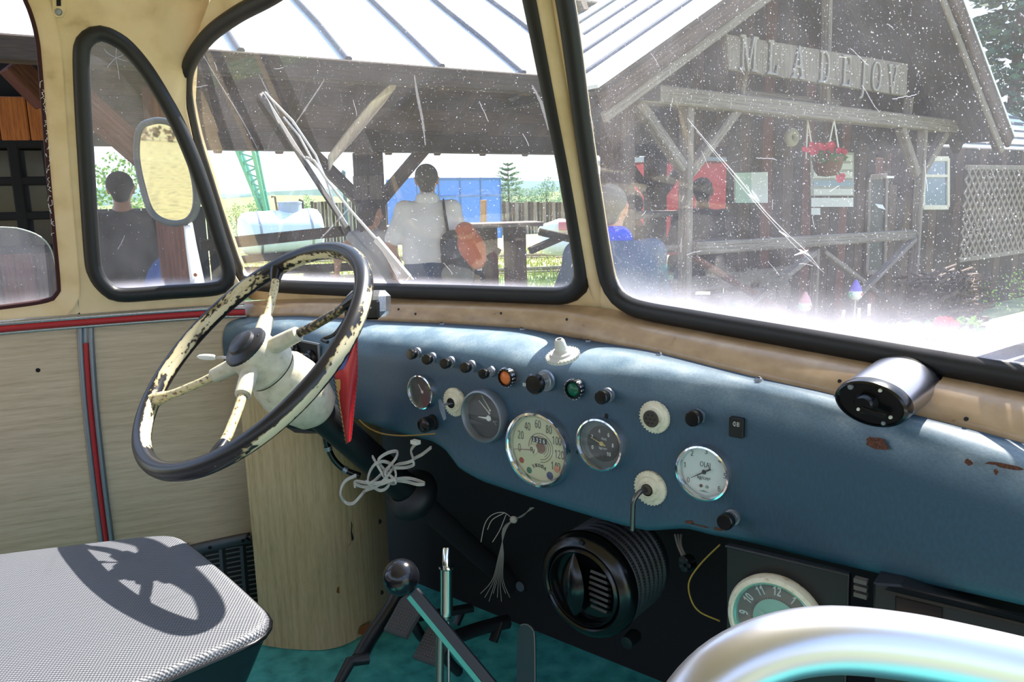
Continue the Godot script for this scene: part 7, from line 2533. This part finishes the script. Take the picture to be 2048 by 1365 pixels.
func build_people() -> void:
	var fy := atan2(-cam_f.x, -cam_f.z)          # looking the way the camera looks
	var m0 := dep(852, 330, 6.15)
	var man := person("man from behind in a white short-sleeved shirt, with an orange backpack on one shoulder", Vector3(m0.x, GY, m0.z), fy + 0.05, (m0.y - GY + 0.01) / 1.765, {"el": Vector3(-0.30, 1.16, 0.03), "wl": Vector3(-0.29, 0.93, -0.08), "er": Vector3(0.27, 1.15, -0.02), "wr": Vector3(0.20, 1.03, -0.20)}, {"hair": M.hair_grey, "top": M.shirt, "top_name": "shirt", "sleeve": 0.85, "collar": M.shirt, "legs": M.jeans, "wide": 1.13, "hem": 1.06})
	var bag := thing("backpack", "orange and black backpack hanging from the man's right shoulder", "backpack", Vector3(m0.x, 0, m0.z))
	bases.erase(bag)
	bag.rotation.y = fy + 0.05
	bag.position = man.position
	obj("body", blob([[Vector3(0.20, 1.18, 0.20), Vector3(0.25, 0.86, 0.22), 0.11, 0.145], [Vector3(0.30, 1.12, 0.20), Vector3(0.31, 0.86, 0.22), 0.10, 0.13]], 0.016, 0.05), M.blackcloth, bag)
	obj("orange_panel", blob([[Vector3(0.29, 1.27, 0.22), Vector3(0.34, 1.14, 0.25), 0.08, 0.105], [Vector3(0.32, 1.17, 0.27), Vector3(0.36, 1.06, 0.27), 0.10, 0.085]], 0.016, 0.04), M.orange, bag)
	obj("orange_base", blob([[Vector3(0.19, 0.80, 0.25), Vector3(0.31, 0.78, 0.25), 0.125, 0.115]], 0.016, 0.04), M.orange, bag)
	obj("grey_pocket", blob([[Vector3(0.18, 0.95, 0.32), Vector3(0.27, 0.93, 0.32), 0.085, 0.08]], 0.016, 0.03), mat("8d8d86", 0.8), bag)
	obj("shoulder_strap", MB.new().tube(linec(PackedVector3Array([Vector3(0.17, 1.08, 0.14), Vector3(0.155, 1.28, 0.165), Vector3(0.135, 1.43, 0.11), Vector3(0.13, 1.50, 0.02), Vector3(0.16, 1.40, -0.10), Vector3(0.22, 1.18, -0.13), Vector3(0.30, 1.0, -0.02)]), 24), 0.035, 8, false, true, 0.3), M.blackcloth, bag)
	obj("brand_patch", MB.new().box(Vector3(0.39, 1.0, 0.295), Vector3(0.045, 0.05, 0.012), Basis(Vector3.UP, 0.5)), M.white, bag)
	obj("hanging_strap", MB.new().tube([Vector3(0.42, 0.86, 0.15), Vector3(0.45, 0.7, 0.17), Vector3(0.44, 0.6, 0.17)], 0.018, 6, false, true, 0.4), M.brown, bag)

	var w0 := dep(738, 402, 6.3)
	var hs := (w0.y - GY + 0.01) / 1.765
	person("brown-haired girl in a pale grey sleeveless top, turned to the right beside the man", Vector3(w0.x, GY, w0.z), fy - 0.35, hs, {"look": Vector3(0.75, -0.05, -0.66), "er": Vector3(0.22, 1.15, -0.08), "wr": Vector3(0.02, 1.22, -0.26), "el": Vector3(-0.36, 1.22, 0.02), "wl": Vector3(-0.48, 1.08, -0.14)}, {"hair": M.hair_brown, "long_hair": true, "top": M.greytop, "top_name": "vest", "sleeve": 0.0, "legs": mat("9fb4c8", 0.85)})
	var s0 := dep(1230, 400, 4.45)
	var sit := {"head": Vector3(0, 1.25, -0.10), "neck": Vector3(0, 1.09, -0.03), "chest": Vector3(0, 0.92, 0.02), "waist": Vector3(0, 0.68, 0.06), "hips": Vector3(0, 0.55, 0.06), "sr": Vector3(0.19, 1.03, 0.0), "sl": Vector3(-0.19, 1.03, 0.0), "er": Vector3(0.27, 0.78, -0.10), "el": Vector3(-0.27, 0.78, -0.10), "wr": Vector3(0.14, 0.76, -0.33), "wl": Vector3(-0.14, 0.76, -0.33), "hr": Vector3(0.1, 0.52, 0.03), "hl": Vector3(-0.1, 0.52, 0.03), "kr": Vector3(0.13, 0.52, -0.42), "kl": Vector3(-0.13, 0.52, -0.42), "ar": Vector3(0.12, 0.09, -0.40), "al": Vector3(-0.12, 0.09, -0.40)}
	var s2 := sit.duplicate()
	s2["look"] = Vector3(0.5, -0.1, -0.8)
	person("seated grey-haired person in a slate jacket with a bright blue collar", Vector3(s0.x, GY, s0.z), fy + 0.1, (s0.y - GY) / 1.30, s2, {"hair": mat("8a7d70", 0.8), "top": M.jacket, "top_name": "jacket", "sleeve": 1.5, "collar": M.bluecloth, "legs": M.navy, "wide": 1.15})
	var b0 := dep(1276, 400, 7.2)
	person("seated person in a dark brown coat and cap, facing the table", Vector3(b0.x, GY, b0.z), fy + 0.5, (b0.y - GY) / 1.32, sit, {"hair": M.hair_brown, "hair_name": "cap", "cap": true, "top": M.brown, "top_name": "coat", "sleeve": 1.5, "legs": M.dark, "wide": 1.1})
	var d0 := dep(1404, 378, 8.4)
	var s3 := sit.duplicate()
	s3["look"] = Vector3(0.1, -0.1, -0.9)
	person("dark-clothed person sitting behind the left porch post", Vector3(d0.x, GY, d0.z), fy - 0.3, (d0.y - GY) / 1.28, s3, {"hair": M.dark, "top": M.blackcloth, "top_name": "jacket", "sleeve": 1.5, "legs": M.navy, "wide": 1.15})
	# benches that carry the sitters
	for q in [[s0, fy + 0.1, "low bench under the person in the slate jacket"], [b0, fy + 0.5, "bench under the person in the brown coat"], [d0, fy - 0.3, "bench under the dark-clothed person"]]:
		var p: Vector3 = Vector3(q[0].x, GY, q[0].z)
		var r := Vector3(cos(q[1]), 0, -sin(q[1]))
		var o := thing("bench", q[2], "bench", p, "benches by the porch tables")
		beam("seat_plank", p + Vector3(0, 0.39, 0) - r * 0.5, p + Vector3(0, 0.39, 0) + r * 0.5, 0.3, 0.04, M.wood_dark, o)
		for s in [-0.4, 0.4]:
			beam("leg", p + r * s, p + r * s + Vector3(0, 0.38, 0), 0.06, 0.25, M.wood_dark, o)
	var q0 := dep(237, 345, 5.6)
	person("dark figure on the platform, added in place of a reflection in the quarter window", Vector3(q0.x, GY, q0.z), fy + 0.35, (q0.y - GY + 0.01) / 1.765, {"er": Vector3(0.25, 1.12, 0.0), "wr": Vector3(0.08, 1.18, -0.24), "el": Vector3(-0.25, 1.12, 0.0), "wl": Vector3(-0.08, 1.18, -0.24)}, {"hair": M.dark, "top": mat("2a2628", 0.85), "top_name": "jacket", "sleeve": 1.5, "legs": M.blackcloth, "wide": 1.1})  # figure put in for a dark reflection in the quarter glass


func build_left_side() -> void:
	# mirror on its white arm, outside the quarter window
	var mp := dep(334, 345, 2.62)
	var dirv := (mp - eye).normalized()
	var refl := Vector3(-0.30, 0.035, 0.95).normalized()
	var mn := (refl - dirv).normalized()
	var MP := Plane(mn, mn.dot(mp))
	var mi := thing("wing_mirror", "rounded wing mirror in a dark frame showing a sunny hillside", "mirror", mp)
	var loop := loopc(trace(MP, [300, 250, 322, 247, 345, 256, 362, 290, 380, 340, 388, 385, 385, 420, 368, 439, 335, 440, 305, 420, 288, 370, 278, 320, 278, 280, 285, 258]), 70)
	obj("mirror_glass", MB.new().fan(loop), mat("f2f4f4", 0.02, 1.0), mi)
	obj("frame", band(loop, mn, [Vector2(-0.002, 0.001), Vector2(0.0, 0.007), Vector2(0.006, 0.010), Vector2(0.014, 0.009), Vector2(0.020, 0.002), Vector2(0.018, -0.012)]), mat("3c4247", 0.5), mi)
	obj("back_shell", MB.new().fan(outset(loop, mn, 0.018, -0.012)), M.black, mi)
	var ar := thing("mirror_arm", "white painted mirror arm rising from below the quarter window", "bracket", dep(385, 560, 2.3))
	obj("arm", MB.new().tube([dep(398, 600, 2.25), dep(394, 560, 2.28), dep(382, 490, 2.45), dep(376, 448, 2.72), dep(352, 405, 2.78)], [0.021, 0.019, 0.016, 0.015, 0.015], 10), M.white, ar)
	obj("screw", MB.new().lathe([Vector2(0, 0.004), Vector2(0.005, 0.003), Vector2(0.006, 0)], dep(391, 550, 2.262), -cam_f, 10), mat("8a5a30", 0.6), ar)
	# blue chair back and tree beyond the quarter window
	var bc := thing("blue_chair", "rounded blue chair back on the platform, low in the quarter window", "chair", Vector3(dep(345, 560, 4.3).x, GY, dep(345, 560, 4.3).z))
	var rows := []
	for k in 7:
		var t := k / 6.0
		var row := PackedVector3Array()
		for i in 13:
			var s := i / 12.0 * 2 - 1
			var wd := 62.0 * sqrt(1.0 - pow(1.0 - t, 2.4) * 0.9)
			row.append(dep(348 + s * wd, 508 + t * 95, 4.3 + 0.1 * (1 - s * s)))
		rows.append(row)
	obj("back", MB.new().sgrid(rows), mat("3d5fa8", 0.5), bc)
	var sp := dep(348, 610, 4.2)
	obj("seat", MB.new().box(Vector3(sp.x, GY + 0.42, sp.z), Vector3(0.45, 0.04, 0.42), Basis(Vector3.UP, 0.6), 0.015), mat("3d5fa8", 0.5), bc)
	for s in [[-0.18, -0.16], [0.18, -0.16], [-0.18, 0.16], [0.18, 0.16]]:
		obj("leg", MB.new().tube([Vector3(sp.x + s[0], GY, sp.z + s[1]), Vector3(sp.x + s[0] * 0.9, GY + 0.42, sp.z + s[1] * 0.9)], 0.016, 8), mat("3d5fa8", 0.5), bc)
	var scr := thing("platform_screen", "dark boarded screen standing low behind the figure in the quarter window", "screen", Vector3(dep(320, 520, 7.0).x, GY, dep(320, 520, 7.0).z))
	var sa := dep(150, 420, 6.9)
	var sb := dep(440, 410, 7.2)
	sb.y = sa.y
	var sn := (sb - sa).normalized().cross(Vector3.UP)
	var ns := int(sa.distance_to(sb) / 0.13)
	for k in ns:
		var q := sa.lerp(sb, (k + 0.5) / ns)
		beam("board", Vector3(q.x, GY, q.z), q, 0.125, 0.025, mat("15171d", 0.8) if k % 2 else mat("1a1716", 0.8), scr, sn, 0.003)
	var tb := dep(225, 300, 16.0)
	leafy_tree("broadleaf_tree", "tree beyond the platform, behind the added figure in the quarter window", Vector3(tb.x, GY, tb.z), tb.y - GY, 3.4, M.leaf, 1800)
	# the depot seen through the open side window
	var dn := Vector3(0.85, 0, 0.52).normalized()
	var dp := dep(50, 300, 4.7)
	var dd := dn.cross(Vector3.UP).normalized()
	if dd.dot(cam_r) < 0:
		dd = -dd
	var D := Plane(dn, dn.dot(dp))
	var de := thing("depot", "dark depot building with orange pine boarding above a gridded window", "building", Vector3(dp.x, GY, dp.z))
	var seg := func(px: float) -> float:
		return (on(D, px, 300) - dp).dot(dd)
	var x0: float = seg.call(-520)
	var x1: float = seg.call(150)
	var y_of := func(py: float) -> float:
		return on(D, 50, py).y
	var wbd := 0.155
	for k in int((x1 - x0) / wbd):
		var xx := x0 + (k + 0.5) * wbd
		beam("pine_board", Vector3(dp.x, y_of.call(285), dp.z) + dd * xx, Vector3(dp.x, y_of.call(194), dp.z) + dd * xx, wbd - 0.006, 0.03, M.wood_pine, de, dn, 0.006)
	obj("dark_wall", MB.new().box(Vector3(dp.x, 0.9, dp.z) + dd * (x0 + x1) * 0.5 - dn * 0.12, Vector3(x1 - x0, 3.4, 0.06), Basis(dd, Vector3.UP, dd.cross(Vector3.UP))), mat("1c191a", 0.9), de)
	obj("window_glass", MB.new().box(Vector3(dp.x, (y_of.call(300) + y_of.call(500)) * 0.5, dp.z) + dd * (x0 + x1) * 0.5 - dn * 0.06, Vector3(x1 - x0 - 0.1, y_of.call(300) - y_of.call(500), 0.012), Basis(dd, Vector3.UP, dd.cross(Vector3.UP))), mat("3a3c44", 0.12), de)
	for py in [288, 362, 432, 500]:
		beam("glazing_bar", Vector3(dp.x, y_of.call(py), dp.z) + dd * x0, Vector3(dp.x, y_of.call(py), dp.z) + dd * x1, 0.05, 0.035, M.dark, de, dn)
	for px in [-500, -420, -340, -260, -180, -110, -45, 27, 95]:
		var xx: float = seg.call(px)
		beam("glazing_bar", Vector3(dp.x, y_of.call(500), dp.z) + dd * xx, Vector3(dp.x, y_of.call(285), dp.z) + dd * xx, 0.06, 0.04, M.dark, de, dn)
	for k in int((x1 - x0) / 0.19):
		var xx := x0 + (k + 0.5) * 0.19
		beam("wall_board", Vector3(dp.x, GY, dp.z) + dd * xx, Vector3(dp.x, y_of.call(505), dp.z) + dd * xx, 0.184, 0.03, M.wood_brown if k % 3 else M.wood_red, de, dn)
	beam("slanting_brace", dep(22, 128, 4.3), dep(96, 205, 4.45), 0.16, 0.12, M.wood_red, de)
	beam("upright", dep(72, 150, 4.55), dep(74, 194, 4.55), 0.12, 0.1, M.wood_brown, de)
	# sunny bank behind the coach, which the mirror shows
	var hr := []
	for i in 22:
		var row := PackedVector3Array()
		for j in 26:
			var z := 7.0 + i * 2.6
			var x := -26.0 + j * 2.0 + 4.0
			row.append(Vector3(x, GY + maxf(0.0, (z - 8.0)) * 0.17 + 0.3 * sin(x * 0.3 + z * 0.21) * minf((z - 7) * 0.1, 1), z))
		hr.append(row)
	var hedge := thing("hedge", "brown dry hedge line across the sunny bank behind the coach", "hedge", Vector3(-9, GY + 3.0, 32))
	var hm := MB.new()
	for k in 60:
		var hx := -26.0 + k * 0.62
		leaf_ball(hm, Vector3(hx, GY + 24.0 * 0.17 + 0.3, 32.0 + sin(k * 0.5) * 0.3), Vector3(0.7, 0.45, 0.5), 26, 0.16)
	obj("twigs", hm, mat("4a3a24", 0.9), hedge)
	var bank := tri_mat(noise(301, 0.03, 512, 512, 5), [[0.0, hex("4c4826")], [0.35, hex("6a6238")], [0.7, hex("7d7446")], [1.0, hex("59602f")]], Vector3(0.22, 0.22, 0.22), 0.95, 0.0, true)
	struct("land_bank", MB.new().sgrid(hr), bank).set_meta("label", "sunny grass bank behind the coach, seen in the wing mirror")


func build_wipers() -> void:
	var o := Plane(pane_l.normal, pane_l.d - 0.03)
	var w := thing("wiper", "windscreen wiper with a slim metal arm slanting across the left pane", "wiper", on(o, 822, 558))
	var st := mat("c9cbd0", 0.3, 0.9)
	obj("arm", MB.new().bar(on(o, 818, 556), on(o, 752, 478), 0.016, 0.008, pane_l.normal), st, w)
	obj("arm_rod", MB.new().tube([on(o, 752, 478), on(o, 700, 420), on(o, 650, 355), on(o, 628, 322), on(o, 612, 315)], 0.0035, 8), st, w)
	obj("arm_spring", MB.new().tube([on(o, 796, 556), on(o, 760, 490)], 0.002, 6), st, w)
	obj("arm_plate", MB.new().slab(PackedVector3Array([on(o, 826, 560), on(o, 800, 560), on(o, 757, 492), on(o, 762, 486)]), -pane_l.normal * 0.004), st, w)
	var b := Plane(pane_l.normal, pane_l.d - 0.014)
	obj("blade_rubber", MB.new().bar(on(b, 521, 188), on(b, 692, 455), 0.007, 0.012, pane_l.normal), M.rubber, w)
	obj("blade_spine", MB.new().tube([on(b, 519, 186) - pane_l.normal * 0.008, on(b, 600, 318) - pane_l.normal * 0.012, on(b, 690, 452) - pane_l.normal * 0.008], 0.0028, 6), st, w)
	obj("blade_bow", MB.new().tube([on(b, 524, 186) - pane_l.normal * 0.008, on(b, 572, 245) - pane_l.normal * 0.02, on(b, 614, 316) - pane_l.normal * 0.028, on(b, 640, 365) - pane_l.normal * 0.02, on(b, 664, 410) - pane_l.normal * 0.008], 0.003, 6), st, w)
	obj("blade_bow", MB.new().tube([on(b, 560, 236) - pane_l.normal * 0.01, on(b, 588, 275) - pane_l.normal * 0.016, on(b, 618, 322) - pane_l.normal * 0.01], 0.003, 6), st, w)
	var p := Plane(pane_r.normal, pane_r.d - 0.03)
	var v := thing("wiper", "windscreen wiper arm lying low at the right end of the right pane", "wiper", on(p, 1900, 693))
	obj("arm", MB.new().bar(on(p, 1895, 697), on(p, 2120, 625), 0.009, 0.008, pane_r.normal), st, v)
	obj("arm_rod", MB.new().bar(on(p, 1960, 704), on(p, 2130, 640), 0.004, 0.004, pane_r.normal), st, v)
	obj("arm_spring", MB.new().tube(spring(on(p, 1935, 694), on(p, 2010, 668), 0.008, 14), 0.0013, 5), st, v)
	# front of the coach below the glass, just seen along the lower edge
	var nose := MB.new()
	var rows := []
	for k in 6:
		var row := PackedVector3Array()
		for i in 24:
			var x := lerpf(-1.95, 0.2, i / 23.0)
			var z := (lerpf(-1.19, -1.28, (x + 1.888) / 1.068) if x < -0.82 else lerpf(-1.28, -1.10, (x + 0.82) / 0.73)) - 0.03
			row.append(Vector3(x, 0.885 - [0.0, 0.03, 0.10, 0.3, 0.6, 0.95][k], minf(z, z - [0.0, 0.16, 0.34, 0.44, 0.46, 0.42][k])))
		rows.append(row)
	nose.sgrid(rows)
	struct("wall_front_outside", nose, M.cream).name = "wall_front_outer"


func spring(a: Vector3, b: Vector3, r: float, turns: int) -> Array:
	var out := []
	var t := (b - a).normalized()
	var x := t.cross(Vector3.UP).normalized()
	var y := t.cross(x)
	for i in turns * 8 + 1:
		var f := float(i) / (turns * 8)
		out.append(a.lerp(b, f) + (x * cos(f * turns * TAU) + y * sin(f * turns * TAU)) * r)
	return out
